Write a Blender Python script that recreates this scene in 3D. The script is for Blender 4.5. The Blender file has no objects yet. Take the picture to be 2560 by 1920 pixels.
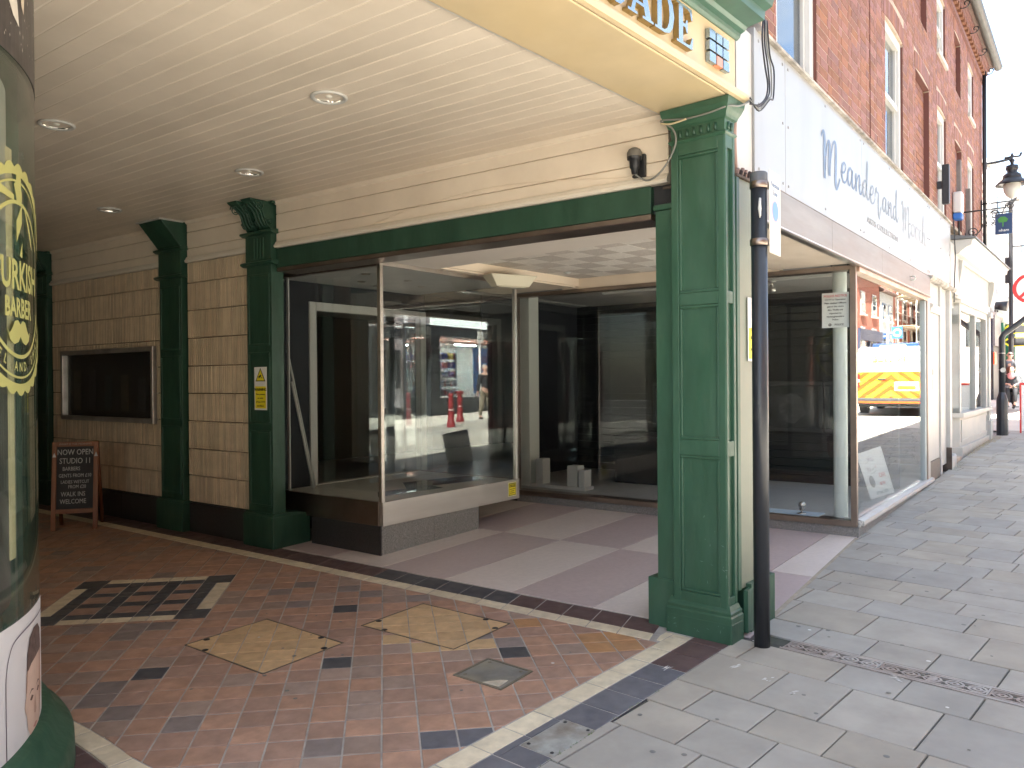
import bpy, bmesh, math, random
from mathutils import Matrix, Vector
random.seed(7)
sc = bpy.context.scene
COL = sc.collection
R = math.radians
# ------------------------------------------------------------------ camera
cam_d = bpy.data.cameras.new('camera'); cam = bpy.data.objects.new('camera', cam_d); COL.objects.link(cam)
cam_d.sensor_width = 36.0; cam_d.lens = 36.0*1950/2560; cam_d.clip_start = 0.05; cam_d.clip_end = 600
BETA, PITCH, ROLL = R(40.9), R(-0.3), R(0.46)
fw0 = Vector((math.cos(BETA), math.sin(BETA), 0)); rt0 = Vector((math.sin(BETA), -math.cos(BETA), 0))
fw = math.cos(PITCH)*fw0+math.sin(PITCH)*Vector((0, 0, 1)); up0 = rt0.cross(fw)
rt = math.cos(ROLL)*rt0-math.sin(ROLL)*up0; up = rt.cross(fw)
cam.matrix_world = Matrix(((rt.x, up.x, -fw.x, 0), (rt.y, up.y, -fw.y, 0), (rt.z, up.z, -fw.z, 1.6), (0, 0, 0, 1)))
sc.camera = cam
# ------------------------------------------------------------------ sky, sun, exposure
SUN = Vector((-0.60, 0.145, 0.78)).normalized()
elev = math.asin(SUN.z)
w = bpy.data.worlds.new('World'); sc.world = w; w.use_nodes = True
nt = w.node_tree; bg = nt.nodes['Background']
sky = nt.nodes.new('ShaderNodeTexSky'); sky.sky_type = 'NISHITA'; sky.sun_disc = False
sky.sun_elevation = elev; sky.sun_rotation = math.atan2(SUN.x, SUN.y)
sky.air_density = 1.0; sky.dust_density = 0.9; sky.ozone_density = 1.0
# thin high cloud drifting over the whole sky
tc = nt.nodes.new('ShaderNodeTexCoord'); mp = nt.nodes.new('ShaderNodeMapping'); mp.inputs['Scale'].default_value = (1.0, 1.0, 2.6)
nz = nt.nodes.new('ShaderNodeTexNoise'); nz.inputs['Scale'].default_value = 3.2; nz.inputs['Detail'].default_value = 7; nz.inputs['Roughness'].default_value = .58
rp = nt.nodes.new('ShaderNodeValToRGB'); rp.color_ramp.elements[0].position = .42; rp.color_ramp.elements[1].position = .66
mx = nt.nodes.new('ShaderNodeMixRGB'); mx.inputs[2].default_value = (3.6, 3.85, 4.1, 1)
nt.links.new(tc.outputs['Generated'], mp.inputs[0]); nt.links.new(mp.outputs[0], nz.inputs['Vector']); nt.links.new(nz.outputs[0], rp.inputs[0])
nt.links.new(rp.outputs[0], mx.inputs[0]); nt.links.new(sky.outputs[0], mx.inputs[1]); nt.links.new(mx.outputs[0], bg.inputs[0])
bg.inputs[1].default_value = 0.058
sd = bpy.data.lights.new('sun', 'SUN'); sd.energy = 5.0; sd.angle = R(0.5); sd.color = (1, .95, .87)
so = bpy.data.objects.new('sun', sd); COL.objects.link(so); so.rotation_euler = (-SUN).to_track_quat('-Z', 'Y').to_euler(); so.location = (0, 0, 20)
sc.view_settings.view_transform = 'Standard'; sc.view_settings.look = 'None'; sc.view_settings.gamma = 1
sc.view_settings.exposure = 3.48
try: sc.view_settings.use_curve_mapping = False
except Exception: pass
sc.render.engine = 'CYCLES'
cy = sc.cycles; cy.use_denoising = True; cy.max_bounces = 16; cy.diffuse_bounces = 12; cy.glossy_bounces = 5; cy.transparent_max_bounces = 24; cy.transmission_bounces = 8
cy.denoising_prefilter = 'ACCURATE'; cy.use_guiding = True; cy.guiding_training_samples = 32; cy.sample_clamp_indirect = 6; cy.caustics_reflective = False; cy.caustics_refractive = False
# ------------------------------------------------------------------ helpers
SX, SY = 0.02018, 0.00405
def gz(x, y): return SX*x+SY*y
class Fr:
    def __init__(s, ox, oy, ang): s.o = (ox, oy); s.c = math.cos(ang); s.s = math.sin(ang); s.a = ang
    def p(s, u, v): return (s.o[0]+u*s.c-v*s.s, s.o[1]+u*s.s+v*s.c)
WO = Fr(0, 0, 0)
FA = Fr(7.337, 2.269, math.atan(.0675))          # shop front line: u along the street, v inwards
WA = Fr(4.238, 2.62, math.atan2(1, -.0866))      # arcade side wall: u into the arcade, v towards the arcade
LG = Fr(7.337, 2.269, math.atan2(1, -.0866))     # lobby glazing: u inwards, v towards the lobby
class MB:
    def __init__(s, fr=WO, g=False): s.fr = fr; s.g = g; s.V = []; s.F = []; s.A = []; s.cur = 0.0; s.S = []; s.MI = []; s.mi = 0
    def v(s, u, v, z):
        x, y = s.fr.p(u, v)
        s.V.append((x, y, z+(gz(x, y) if s.g else 0))); return len(s.V)-1
    def f(s, idx, sm=False): s.F.append(tuple(idx)); s.A.append(s.cur); s.S.append(sm); s.MI.append(s.mi)
    def poly(s, pts): s.f([s.v(*p) for p in pts]); return s
    def box(s, u0, u1, v0, v1, z0, z1):
        i = [s.v(a, b, c) for c in (z0, z1) for a, b in ((u0, v0), (u1, v0), (u1, v1), (u0, v1))]
        for q in ((3, 2, 1, 0), (4, 5, 6, 7), (0, 1, 5, 4), (1, 2, 6, 5), (2, 3, 7, 6), (3, 0, 4, 7)): s.f([i[k] for k in q])
        return s
    def prism(s, pts, z0, z1, inset=0.0, drop=0.0):
        """pts 2d polygon counter-clockwise, optional chamfered top"""
        n = len(pts); cx = sum(p[0] for p in pts)/n; cy_ = sum(p[1] for p in pts)/n
        b = [s.v(p[0], p[1], z0) for p in pts]
        if inset:
            m = [s.v(p[0], p[1], z1-drop) for p in pts]; t = []
            for p in pts:
                d = math.hypot(p[0]-cx, p[1]-cy_) or 1; k = max(0, 1-inset*1.4/d); t.append(s.v(cx+(p[0]-cx)*k, cy_+(p[1]-cy_)*k, z1))
            for k in range(n):
                j = (k+1) % n; s.f((b[k], b[j], m[j], m[k])); s.f((m[k], m[j], t[j], t[k]))
        else:
            t = [s.v(p[0], p[1], z1) for p in pts]
            for k in range(n):
                j = (k+1) % n; s.f((b[k], b[j], t[j], t[k]))
        s.f(t); s.f(b[::-1]); return s
    def sweep(s, prof, u0, u1, sm=False):
        """closed profile of (v,z) carried along u"""
        n = len(prof); a = [s.v(u0, p[0], p[1]) for p in prof]; b = [s.v(u1, p[0], p[1]) for p in prof]
        for k in range(n):
            j = (k+1) % n; s.f((a[k], a[j], b[j], b[k]), sm)
        s.f(a[::-1]); s.f(b); return s
    def sweepv(s, prof, v0, v1):
        """closed profile of (u,z) carried along v"""
        n = len(prof); a = [s.v(p[0], v0, p[1]) for p in prof]; b = [s.v(p[0], v1, p[1]) for p in prof]
        for k in range(n):
            j = (k+1) % n; s.f((a[k], b[k], b[j], a[j]))
        s.f(a); s.f(b[::-1]); return s
    def lathe(s, prof, cu, cv, n=24, a0=0, a1=2*math.pi, sm=True):
        full = abs(a1-a0-2*math.pi) < 1e-6; m = n if full else n+1; rings = []
        for k in range(m):
            a = a0+(a1-a0)*k/n; rings.append([s.v(cu+r*math.cos(a), cv+r*math.sin(a), z) for r, z in prof])
        for k in range(n):
            A, B = rings[k], rings[(k+1) % m]
            for q in range(len(prof)-1):
                s.f((A[q], B[q], B[q+1], A[q+1]), sm)
        return s
    def tube(s, path, r, n=8, cap=True, taper=None):
        P = [Vector(p) for p in path]; rings = []; prev = None
        for k, p in enumerate(P):
            t = (P[min(k+1, len(P)-1)]-P[max(k-1, 0)]).normalized()
            ref = Vector((0, 0, 1)) if abs(t.z) < .95 else Vector((1, 0, 0))
            if prev is None: a = t.cross(ref).normalized()
            else:
                a = prev-t*prev.dot(t); a = a.normalized() if a.length > 1e-6 else t.cross(ref).normalized()
            prev = a; b = t.cross(a); rr = r if taper is None else r*taper[k]
            rings.append([s.v(*(p+a*math.cos(2*math.pi*q/n)*rr+b*math.sin(2*math.pi*q/n)*rr)) for q in range(n)])
        for k in range(len(P)-1):
            for q in range(n):
                j = (q+1) % n; s.f((rings[k][q], rings[k][j], rings[k+1][j], rings[k+1][q]), True)
        if cap: s.f(rings[0][::-1]); s.f(rings[-1])
        return s
    def build(s, name, mat, parent=None, smooth=False, bev=0, seg=2, rnd=False):
        me = bpy.data.meshes.new(name); me.from_pydata(s.V, [], s.F)
        if rnd:
            at = me.attributes.new('rnd', 'FLOAT', 'FACE'); at.data.foreach_set('value', s.A)
        sm = [True]*len(s.F) if smooth else s.S
        me.polygons.foreach_set('use_smooth', sm)
        me.update()
        if isinstance(mat, (list, tuple)):
            for q in mat: me.materials.append(q)
            me.polygons.foreach_set('material_index', s.MI)
        elif mat is not None: me.materials.append(mat)
        o = bpy.data.objects.new(name, me); COL.objects.link(o)
        if parent is not None: par(o, parent)
        if bev:
            m = o.modifiers.new('bevel', 'BEVEL'); m.width = bev; m.segments = seg; m.limit_method = 'ANGLE'; m.angle_limit = R(40)
        return o
def par(o, p):
    o.parent = p
    loc = p.get('_l')
    if loc is not None: o.matrix_parent_inverse = Matrix.Translation((-loc[0], -loc[1], -loc[2]))
def thing(name, label, cat, loc=(0, 0, 0), group=None):
    o = bpy.data.objects.new(name, None); COL.objects.link(o); o.empty_display_size = .1
    o.location = loc; o['_l'] = list(loc); o['label'] = label; o['category'] = cat
    if group: o['group'] = group
    return o
def tag(o, label, cat, group=None):
    o['label'] = label; o['category'] = cat
    if group: o['group'] = group
    return o
def kind(o, k, label=None):
    o['kind'] = k
    if label: o['label'] = label
    return o
def inst(me, name, loc, rz=0, parent=None, scale=None, rot=None):
    o = bpy.data.objects.new(name, me); COL.objects.link(o); o.location = loc
    o.rotation_euler = rot if rot else (0, 0, rz)
    if scale: o.scale = scale
    if parent is not None: par(o, parent)
    return o
def clip(poly, a, b, c):
    """keep the side a*x+b*y<=c"""
    out = []
    for k in range(len(poly)):
        p, q = poly[k], poly[(k+1) % len(poly)]; dp = a*p[0]+b*p[1]-c; dq = a*q[0]+b*q[1]-c
        if dp <= 0: out.append(p)
        if (dp < 0 < dq) or (dq < 0 < dp):
            t = dp/(dp-dq); out.append((p[0]+t*(q[0]-p[0]), p[1]+t*(q[1]-p[1])))
    return out
def area(p): return .5*sum(p[k][0]*p[(k+1) % len(p)][1]-p[(k+1) % len(p)][0]*p[k][1] for k in range(len(p))) if len(p) > 2 else 0
def ccw(p): return p if area(p) > 0 else p[::-1]
def hps(poly):
    """outward half planes of a ccw polygon"""
    r = []
    for k in range(len(poly)):
        p, q = poly[k], poly[(k+1) % len(poly)]; nx, ny = q[1]-p[1], -(q[0]-p[0]); r.append((nx, ny, nx*p[0]+ny*p[1]))
    return r
def inside(poly, hole):
    for h in hps(hole):
        poly = clip(poly, *h)
        if len(poly) < 3: return []
    return poly
def minus(poly, hole):
    out = []; cur = poly
    for (a, b, c) in hps(hole):
        o = clip(cur, -a, -b, -c)
        if len(o) > 2 and abs(area(o)) > 2e-6: out.append(o)
        cur = clip(cur, a, b, c)
        if len(cur) < 3: break
    return out
def grow(poly, d):
    cx = sum(p[0] for p in poly)/len(poly); cy_ = sum(p[1] for p in poly)/len(poly)
    out = []; n = len(poly)
    H = hps(poly); L = []
    for a, b, c in H:
        l = math.hypot(a, b); L.append((a/l, b/l, c/l+d))
    for k in range(n):
        a1, b1, c1 = L[k-1]; a2, b2, c2 = L[k]; det = a1*b2-a2*b1
        if abs(det) < 1e-9: out.append(poly[k]); continue
        out.append(((c1*b2-c2*b1)/det, (a1*c2-a2*c1)/det))
    return out
# ------------------------------------------------------------------ materials
MATS = {}
def mat(name, col, rough=.6, metal=0, var=.0, vscale=6, bump=0, bscale=40, spec=.5, dirt=None, dscale=1.5, damt=.5, rnd=0, attr=False, detail=4, emit=None, estr=1, coat=0, sheen=0, scale3=None, rrough=0, hue=0):
    if name in MATS: return MATS[name]
    m = bpy.data.materials.new(name); m.use_nodes = True; n = m.node_tree.nodes; l = m.node_tree.links; b = n['Principled BSDF']
    b.inputs['Roughness'].default_value = rough; b.inputs['Metallic'].default_value = metal; b.inputs['Specular IOR Level'].default_value = spec
    b.inputs['Coat Weight'].default_value = coat; b.inputs['Coat Roughness'].default_value = .15
    tcn = n.new('ShaderNodeTexCoord'); vec = tcn.outputs['Object']
    if scale3:
        mpn = n.new('ShaderNodeMapping'); mpn.inputs['Scale'].default_value = scale3; l.new(vec, mpn.inputs[0]); vec = mpn.outputs[0]
    base = n.new('ShaderNodeRGB'); base.outputs[0].default_value = (*col, 1); cur = base.outputs[0]
    if rnd or hue:
        if attr:
            rn = n.new('ShaderNodeAttribute'); rn.attribute_name = 'rnd'; rv = rn.outputs['Fac']
        else:
            rn = n.new('ShaderNodeObjectInfo'); rv = rn.outputs['Random']
        hs = n.new('ShaderNodeHueSaturation')
        mr = n.new('ShaderNodeMapRange'); mr.inputs[3].default_value = 1-rnd; mr.inputs[4].default_value = 1+rnd; l.new(rv, mr.inputs[0]); l.new(mr.outputs[0], hs.inputs['Value'])
        if hue:
            mu = n.new('ShaderNodeMath'); mu.operation = 'MULTIPLY'; mu.inputs[1].default_value = 7.31; l.new(rv, mu.inputs[0])
            fr = n.new('ShaderNodeMath'); fr.operation = 'FRACT'; l.new(mu.outputs[0], fr.inputs[0])
            m2 = n.new('ShaderNodeMapRange'); m2.inputs[3].default_value = .5-hue; m2.inputs[4].default_value = .5+hue; l.new(fr.outputs[0], m2.inputs[0]); l.new(m2.outputs[0], hs.inputs['Hue'])
            m3 = n.new('ShaderNodeMapRange'); m3.inputs[3].default_value = .75; m3.inputs[4].default_value = 1.12; l.new(fr.outputs[0], m3.inputs[0]); l.new(m3.outputs[0], hs.inputs['Saturation'])
        l.new(cur, hs.inputs['Color']); cur = hs.outputs[0]
    if var:
        tx = n.new('ShaderNodeTexNoise'); tx.inputs['Scale'].default_value = vscale; tx.inputs['Detail'].default_value = detail; tx.inputs['Roughness'].default_value = .6; l.new(vec, tx.inputs['Vector'])
        mr = n.new('ShaderNodeMapRange'); mr.inputs[1].default_value = .3; mr.inputs[2].default_value = .7; mr.inputs[3].default_value = 1-var; mr.inputs[4].default_value = 1+var; l.new(tx.outputs[0], mr.inputs[0])
        hv = n.new('ShaderNodeHueSaturation'); l.new(mr.outputs[0], hv.inputs['Value']); l.new(cur, hv.inputs['Color']); cur = hv.outputs[0]
    if dirt:
        tx = n.new('ShaderNodeTexNoise'); tx.inputs['Scale'].default_value = dscale; tx.inputs['Detail'].default_value = 5; tx.inputs['Roughness'].default_value = .55; l.new(vec, tx.inputs['Vector'])
        cr = n.new('ShaderNodeValToRGB'); cr.color_ramp.elements[0].position = .42; cr.color_ramp.elements[1].position = .74
        cr.color_ramp.elements[1].color = (damt, damt, damt, 1); l.new(tx.outputs[0], cr.inputs[0])
        mxn = n.new('ShaderNodeMixRGB'); mxn.inputs[2].default_value = (*dirt, 1); l.new(cr.outputs[0], mxn.inputs[0]); l.new(cur, mxn.inputs[1]); cur = mxn.outputs[0]
    l.new(cur, b.inputs['Base Color'])
    if rrough:
        tx = n.new('ShaderNodeTexNoise'); tx.inputs['Scale'].default_value = 9; tx.inputs['Detail'].default_value = 5; l.new(vec, tx.inputs['Vector'])
        mr = n.new('ShaderNodeMapRange'); mr.inputs[1].default_value = .3; mr.inputs[2].default_value = .7; mr.inputs[3].default_value = max(.03, rough-rrough); mr.inputs[4].default_value = rough+rrough; l.new(tx.outputs[0], mr.inputs[0]); l.new(mr.outputs[0], b.inputs['Roughness'])
    if bump:
        tx = n.new('ShaderNodeTexNoise'); tx.inputs['Scale'].default_value = bscale; tx.inputs['Detail'].default_value = 1.5; l.new(vec, tx.inputs['Vector'])
        bp = n.new('ShaderNodeBump'); bp.inputs['Strength'].default_value = bump; bp.inputs['Distance'].default_value = .01; l.new(tx.outputs[0], bp.inputs['Height']); l.new(bp.outputs[0], b.inputs['Normal'])
    if emit:
        b.inputs['Emission Color'].default_value = (*emit, 1); b.inputs['Emission Strength'].default_value = estr
    MATS[name] = m; return m
def glassmat(name, tint=(.93, .96, .95), r0=.045, rough=0.0, wob=0.0):
    m = bpy.data.materials.new(name); m.use_nodes = True; n = m.node_tree.nodes; l = m.node_tree.links
    n.remove(n['Principled BSDF']); out = n['Material Output']
    tr = n.new('ShaderNodeBsdfTransparent'); tr.inputs[0].default_value = (*tint, 1)
    gl = n.new('ShaderNodeBsdfGlossy'); gl.inputs['Roughness'].default_value = rough; gl.inputs[0].default_value = (.97, .99, .98, 1)
    ge = n.new('ShaderNodeNewGeometry'); dp = n.new('ShaderNodeVectorMath'); dp.operation = 'DOT_PRODUCT'
    l.new(ge.outputs['Incoming'], dp.inputs[0]); l.new(ge.outputs['Normal'], dp.inputs[1])
    ab = n.new('ShaderNodeMath'); ab.operation = 'ABSOLUTE'; l.new(dp.outputs['Value'], ab.inputs[0])
    om = n.new('ShaderNodeMath'); om.operation = 'SUBTRACT'; om.inputs[0].default_value = 1; l.new(ab.outputs[0], om.inputs[1])
    pw = n.new('ShaderNodeMath'); pw.operation = 'POWER'; pw.inputs[1].default_value = 5; l.new(om.outputs[0], pw.inputs[0])
    ma = n.new('ShaderNodeMath'); ma.operation = 'MULTIPLY_ADD'; ma.inputs[1].default_value = 1-r0; ma.inputs[2].default_value = r0; l.new(pw.outputs[0], ma.inputs[0])
    mi = n.new('ShaderNodeMixShader'); l.new(ma.outputs[0], mi.inputs[0]); l.new(tr.outputs[0], mi.inputs[1]); l.new(gl.outputs[0], mi.inputs[2]); l.new(mi.outputs[0], out.inputs[0])
    if wob:
        tcn = n.new('ShaderNodeTexCoord'); tx = n.new('ShaderNodeTexNoise'); tx.inputs['Scale'].default_value = .9; tx.inputs['Detail'].default_value = 1; l.new(tcn.outputs['Object'], tx.inputs['Vector'])
        bp = n.new('ShaderNodeBump'); bp.inputs['Strength'].default_value = wob; bp.inputs['Distance'].default_value = .02; l.new(tx.outputs[0], bp.inputs['Height']); l.new(bp.outputs[0], gl.inputs['Normal'])
    MATS[name] = m; return m
GLASSL = glassmat('lobby_glass', tint=(.93, .94, .935), r0=.028, wob=.03)
GLASS = glassmat('glass', tint=(.95, .965, .96), r0=.065, wob=.03)
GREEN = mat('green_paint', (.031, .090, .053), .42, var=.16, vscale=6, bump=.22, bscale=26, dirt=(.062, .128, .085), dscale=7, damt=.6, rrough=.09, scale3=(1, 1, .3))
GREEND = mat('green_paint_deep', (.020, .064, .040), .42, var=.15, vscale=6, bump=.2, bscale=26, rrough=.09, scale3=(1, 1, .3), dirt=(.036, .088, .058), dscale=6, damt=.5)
SAGE = mat('sage_paint', (.20, .22, .165), .45, var=.07, vscale=3, bump=.05, dirt=(.13, .155, .11), dscale=3, damt=.35)
WHITE = mat('white_paint', (.48, .47, .45), .45, var=.05, vscale=4, bump=.05, bscale=20, dirt=(.42, .38, .31), dscale=3.5, damt=.45)
WHITEC = mat('clean_white_paint', (.54, .535, .515), .4, var=.03, vscale=4)
CREAMW = mat('cream_white_boards', (.78, .69, .575), .42, var=.05, vscale=3, bump=.04, dirt=(.55, .46, .36), dscale=2.2, damt=.25)
CEIL = mat('ceiling_boards', (.72, .635, .535), .36, var=.06, vscale=2, bump=.05, bscale=8, rnd=.05, dirt=(.56, .48, .38), dscale=1.1, damt=.45)
YELLOW = mat('yellow_cream_paint', (.56, .45, .285), .40, var=.07, vscale=2.5, bump=.06, bscale=10, dirt=(.55, .42, .22), dscale=2.6, damt=.4)
ALU = mat('brushed_alu', (.52, .47, .42), .34, metal=1, var=.08, vscale=3, dirt=(.2, .16, .13), dscale=2, damt=.4, scale3=(1, 1, 6), rrough=.04)
ALUD = mat('bronze_alu', (.33, .27, .23), .38, metal=1, var=.12, vscale=3, dirt=(.13, .1, .09), dscale=2, damt=.5)
ALUF = mat('weathered_alu_fascia', (.25, .24, .23), .5, metal=.3, var=.12, vscale=2, scale3=(.6, .6, 4), dirt=(.2, .16, .13), dscale=1.8, damt=.6)
STEEL = mat('polished_steel', (.66, .63, .59), .28, metal=1, var=.05)
IRON = mat('black_iron', (.016, .017, .02), .42, var=.2, vscale=20, bump=.1)
POLE = mat('dark_grey_pole', (.024, .027, .033), .36, var=.08, vscale=6, bump=.04, bscale=40, rrough=.06)
GRAN = mat('black_granite', (.035, .034, .034), .3, var=.7, vscale=130, detail=2, bump=.04, bscale=90)
GRANG = mat('grey_granite', (.22, .215, .205), .42, var=.5, vscale=110, detail=3, bump=.05, bscale=90)
BLACK = mat('matt_black', (.006, .006, .007), .7)
NAVY = mat('dark_interior_wall', (.016, .018, .025), .7, var=.15, vscale=3)
DARKF = mat('dark_lining', (.03, .03, .032), .8, var=.2)
YSIGN = mat('sign_yellow', (.80, .68, .02), .4)
INK = mat('sign_black', (.012, .012, .013), .5)
WSIGN = mat('sign_white', (.78, .78, .76), .4, var=.03)
RED = mat('sign_red', (.62, .03, .03), .4)
BLUE = mat('sign_blue', (.03, .13, .42), .4)
# ------------------------------------------------------------------ lettering
def text(s, size, mtl, origin, ux, uz, name='lettering', parent=None, ext=.0008, align='CENTER', bold=0, sx=1, mirror=False):
    """flat raised lettering: origin = middle of the line on the surface, ux along the line, uz up"""
    cu = bpy.data.curves.new(name, 'FONT'); cu.body = s; cu.size = size; cu.align_x = align; cu.align_y = 'CENTER'; cu.extrude = ext; cu.resolution_u = 2; cu.offset = bold
    tmp = bpy.data.objects.new('tmp', cu); COL.objects.link(tmp)
    dg = bpy.context.evaluated_depsgraph_get(); me = bpy.data.meshes.new_from_object(tmp.evaluated_get(dg))
    bpy.data.objects.remove(tmp); bpy.data.curves.remove(cu)
    ux = Vector(ux).normalized(); uz = Vector(uz).normalized(); n = ux.cross(uz); o0 = Vector(origin)
    for v in me.vertices:
        c = v.co.copy(); v.co = o0+ux*(c.x*sx)+uz*c.y+n*(c.z+ext)
    me.materials.clear(); me.materials.append(mtl); me.name = name
    o = bpy.data.objects.new(name, me); COL.objects.link(o)
    if parent is not None: par(o, parent)
    return o
def cat_rom(pts, per=6):
    P = [pts[0]]+list(pts)+[pts[-1]]; out = []
    for k in range(1, len(P)-2):
        for q in range(per):
            t = q/per; a, b, c, d = P[k-1], P[k], P[k+1], P[k+2]
            out.append(tuple(.5*((2*b[i])+(-a[i]+c[i])*t+(2*a[i]-5*b[i]+4*c[i]-d[i])*t*t+(-a[i]+3*b[i]-3*c[i]+d[i])*t**3) for i in range(len(b))))
    out.append(tuple(pts[-1])); return out
def ribbon(mb, pts, place, wfun, lift=.002):
    """flat stroke of varying width on a surface; place(a,b,lift)->xyz"""
    n = len(pts); L = []; Rr = []
    for k in range(n):
        a = pts[max(k-1, 0)]; b = pts[min(k+1, n-1)]; dx, dy = b[0]-a[0], b[1]-a[1]; d = math.hypot(dx, dy) or 1
        ww = wfun(dx/d, dy/d, k/(n-1)); nx, ny = -dy/d*ww, dx/d*ww
        L.append(mb.v(*place(pts[k][0]+nx, pts[k][1]+ny, lift))); Rr.append(mb.v(*place(pts[k][0]-nx, pts[k][1]-ny, lift)))
    for k in range(n-1): mb.f((L[k], Rr[k], Rr[k+1], L[k+1]))
# ------------------------------------------------------------------ ground, road, pavement
MORTAR = mat('flag_joint', (.06, .058, .05), .9, var=.3, vscale=12, dirt=(.05, .09, .03), dscale=3, damt=.5)
GROUT = mat('tile_grout', (.40, .375, .34), .85, var=.25, vscale=9)
FL = [mat('flag_grey', (.335, .315, .275), .78, var=.13, vscale=4, bump=.10, bscale=26, rnd=.08, dirt=(.40, .38, .34), dscale=3, damt=.45, rrough=.1),
      mat('flag_blue_grey', (.315, .302, .272), .78, var=.13, vscale=3, bump=.10, bscale=26, rnd=.08, dirt=(.255, .245, .22), dscale=2.4, damt=.45, rrough=.1),
      mat('flag_buff', (.345, .315, .262), .78, var=.13, vscale=3, bump=.10, bscale=26, rnd=.08, dirt=(.28, .262, .23), dscale=2.5, damt=.5, rrough=.1)]
ROADM = mat('street_paving', (.57, .535, .465), .75, var=.14, vscale=.8, bump=.1, bscale=15, dirt=(.47, .44, .38), dscale=2.5, damt=.5)
mb = MB(g=True); N = 24
xs = [-160+k*(400/N) for k in range(N+1)]; ys = [-120+k*(260/N) for k in range(N+1)]
for i in range(N):
    for j in range(N): mb.poly([(xs[i], ys[j], -.06), (xs[i+1], ys[j], -.06), (xs[i+1], ys[j+1], -.06), (xs[i], ys[j+1], -.06)])
kind(mb.build('ground', mat('earth', (.2, .19, .17), .9, var=.2, vscale=.5)), 'structure')
mb = MB(g=True)
for k in range(40):
    x0 = -40+k*3.5; mb.poly([(x0, -9, -.02), (x0+3.5, -9, -.02), (x0+3.5, -3.2, -.02), (x0, -3.2, -.02)])
for k in range(14):
    x0 = 20+k*3.5; mb.poly([(x0, -3.2, -.02), (x0+3.5, -3.2, -.02), (x0+3.5, 9, -.02), (x0, 9, -.02)])
kind(mb.build('road', ROADM), 'structure')
# long setts drawn across the road as real kerb-flush strips
def bline(x):
    """front edge of the pavement's building side and its slope"""
    if x < 4.73: return 1.962, 0.0
    if x < 7.34: return 1.962+(x-4.73)*.1105, .1105
    return 2.25+(x-7.34)*.0675, .0675
mb = MB(g=True)
for k in range(30):
    x0, x1 = -40+k*2, -38+k*2
    if x1 > 20.001: break
    mb.poly([(x0, -3.2, -.012), (x1, -3.2, -.012), (x1, bline(x1)[0]-.001 if x1 != 8 else bline(8)[0], -.012), (x0, bline(x0)[0]-.001, -.012)])
pave = kind(mb.build('pavement', MORTAR), 'structure')
PV = Fr(0, 0, R(-2.3)); UO = 1.7*math.tan(R(2.3))     # courses run across the footway
def course_u(x): return x-UO*1.0
edges = [-30+.36*k for k in range(90) if -30+.36*k < 1.3]+[1.45, 1.74, 2.18, 2.47, 2.91, 3.21, 3.505, 3.955, 4.25]
e2 = [4.42, 4.72, 5.16, 5.49, 5.77]
xq = 5.77; ch = [.29, .44, .33, .29, .44, .36, .29]; k = 0
while xq < 19.6: xq += ch[k % 7]; e2.append(xq); k += 1
seeds = {3.505: 1.71, 3.21: 1.575, 2.91: 1.43, 3.955: 1.53, 4.72: 1.66, 4.42: 1.52, 5.16: 1.80, 5.49: 1.64, 2.47: 1.62}
rest = MB(g=True)
def flag(x0, x1, v0, v1):
    a, b = course_u(x0)+.004, course_u(x1)-.004
    pts = [PV.p(a, v0+.004), PV.p(b, v0+.004), PV.p(b, v1-.004), PV.p(a, v1-.004)]
    xm = sum(p[0] for p in pts)/4; by, sl = bline(xm); by -= .004
    pts = clip(pts, -sl, 1, by-sl*xm)
    if len(pts) < 3 or abs(area(pts)) < .002: return
    pts = ccw(pts); ym = sum(p[1] for p in pts)/len(pts); d = math.hypot(xm, ym); az = math.degrees(math.atan2(ym, xm))
    mi = random.choices((0, 1, 2), (.45, .3, .25))[0]; zt = random.uniform(-.0016, .0016)
    if 6.5 < az < 80 and d > 2.9:
        m = MB(g=True); m.prism(pts, -.05, zt, .004, .003); m.build('paving_slab', FL[mi], pave)
    else:
        rest.mi = mi; rest.prism(pts, -.05, zt, .004, .003)
for E_ in (edges, e2):
    for x0, x1 in zip(E_[:-1], E_[1:]):
        L = [.32, .48, .40, .60] if x1-x0 > .3 else [.32, .48]
        s0 = seeds.get(x0, 1.3+random.random()*.5); v = s0
        vs = [s0]
        while v < 3.6: v += random.choice(L); vs.append(v)
        v = s0; lo = -3.2 if x0 > -8 else 0.2
        if x0 < -12: continue
        while v > lo: v -= random.choice(L); vs.insert(0, v)
        for a, b in zip(vs[:-1], vs[1:]): flag(x0, x1, a, b)
o = rest.build('slab_field', FL, pave); o['kind'] = 'stuff'
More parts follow.
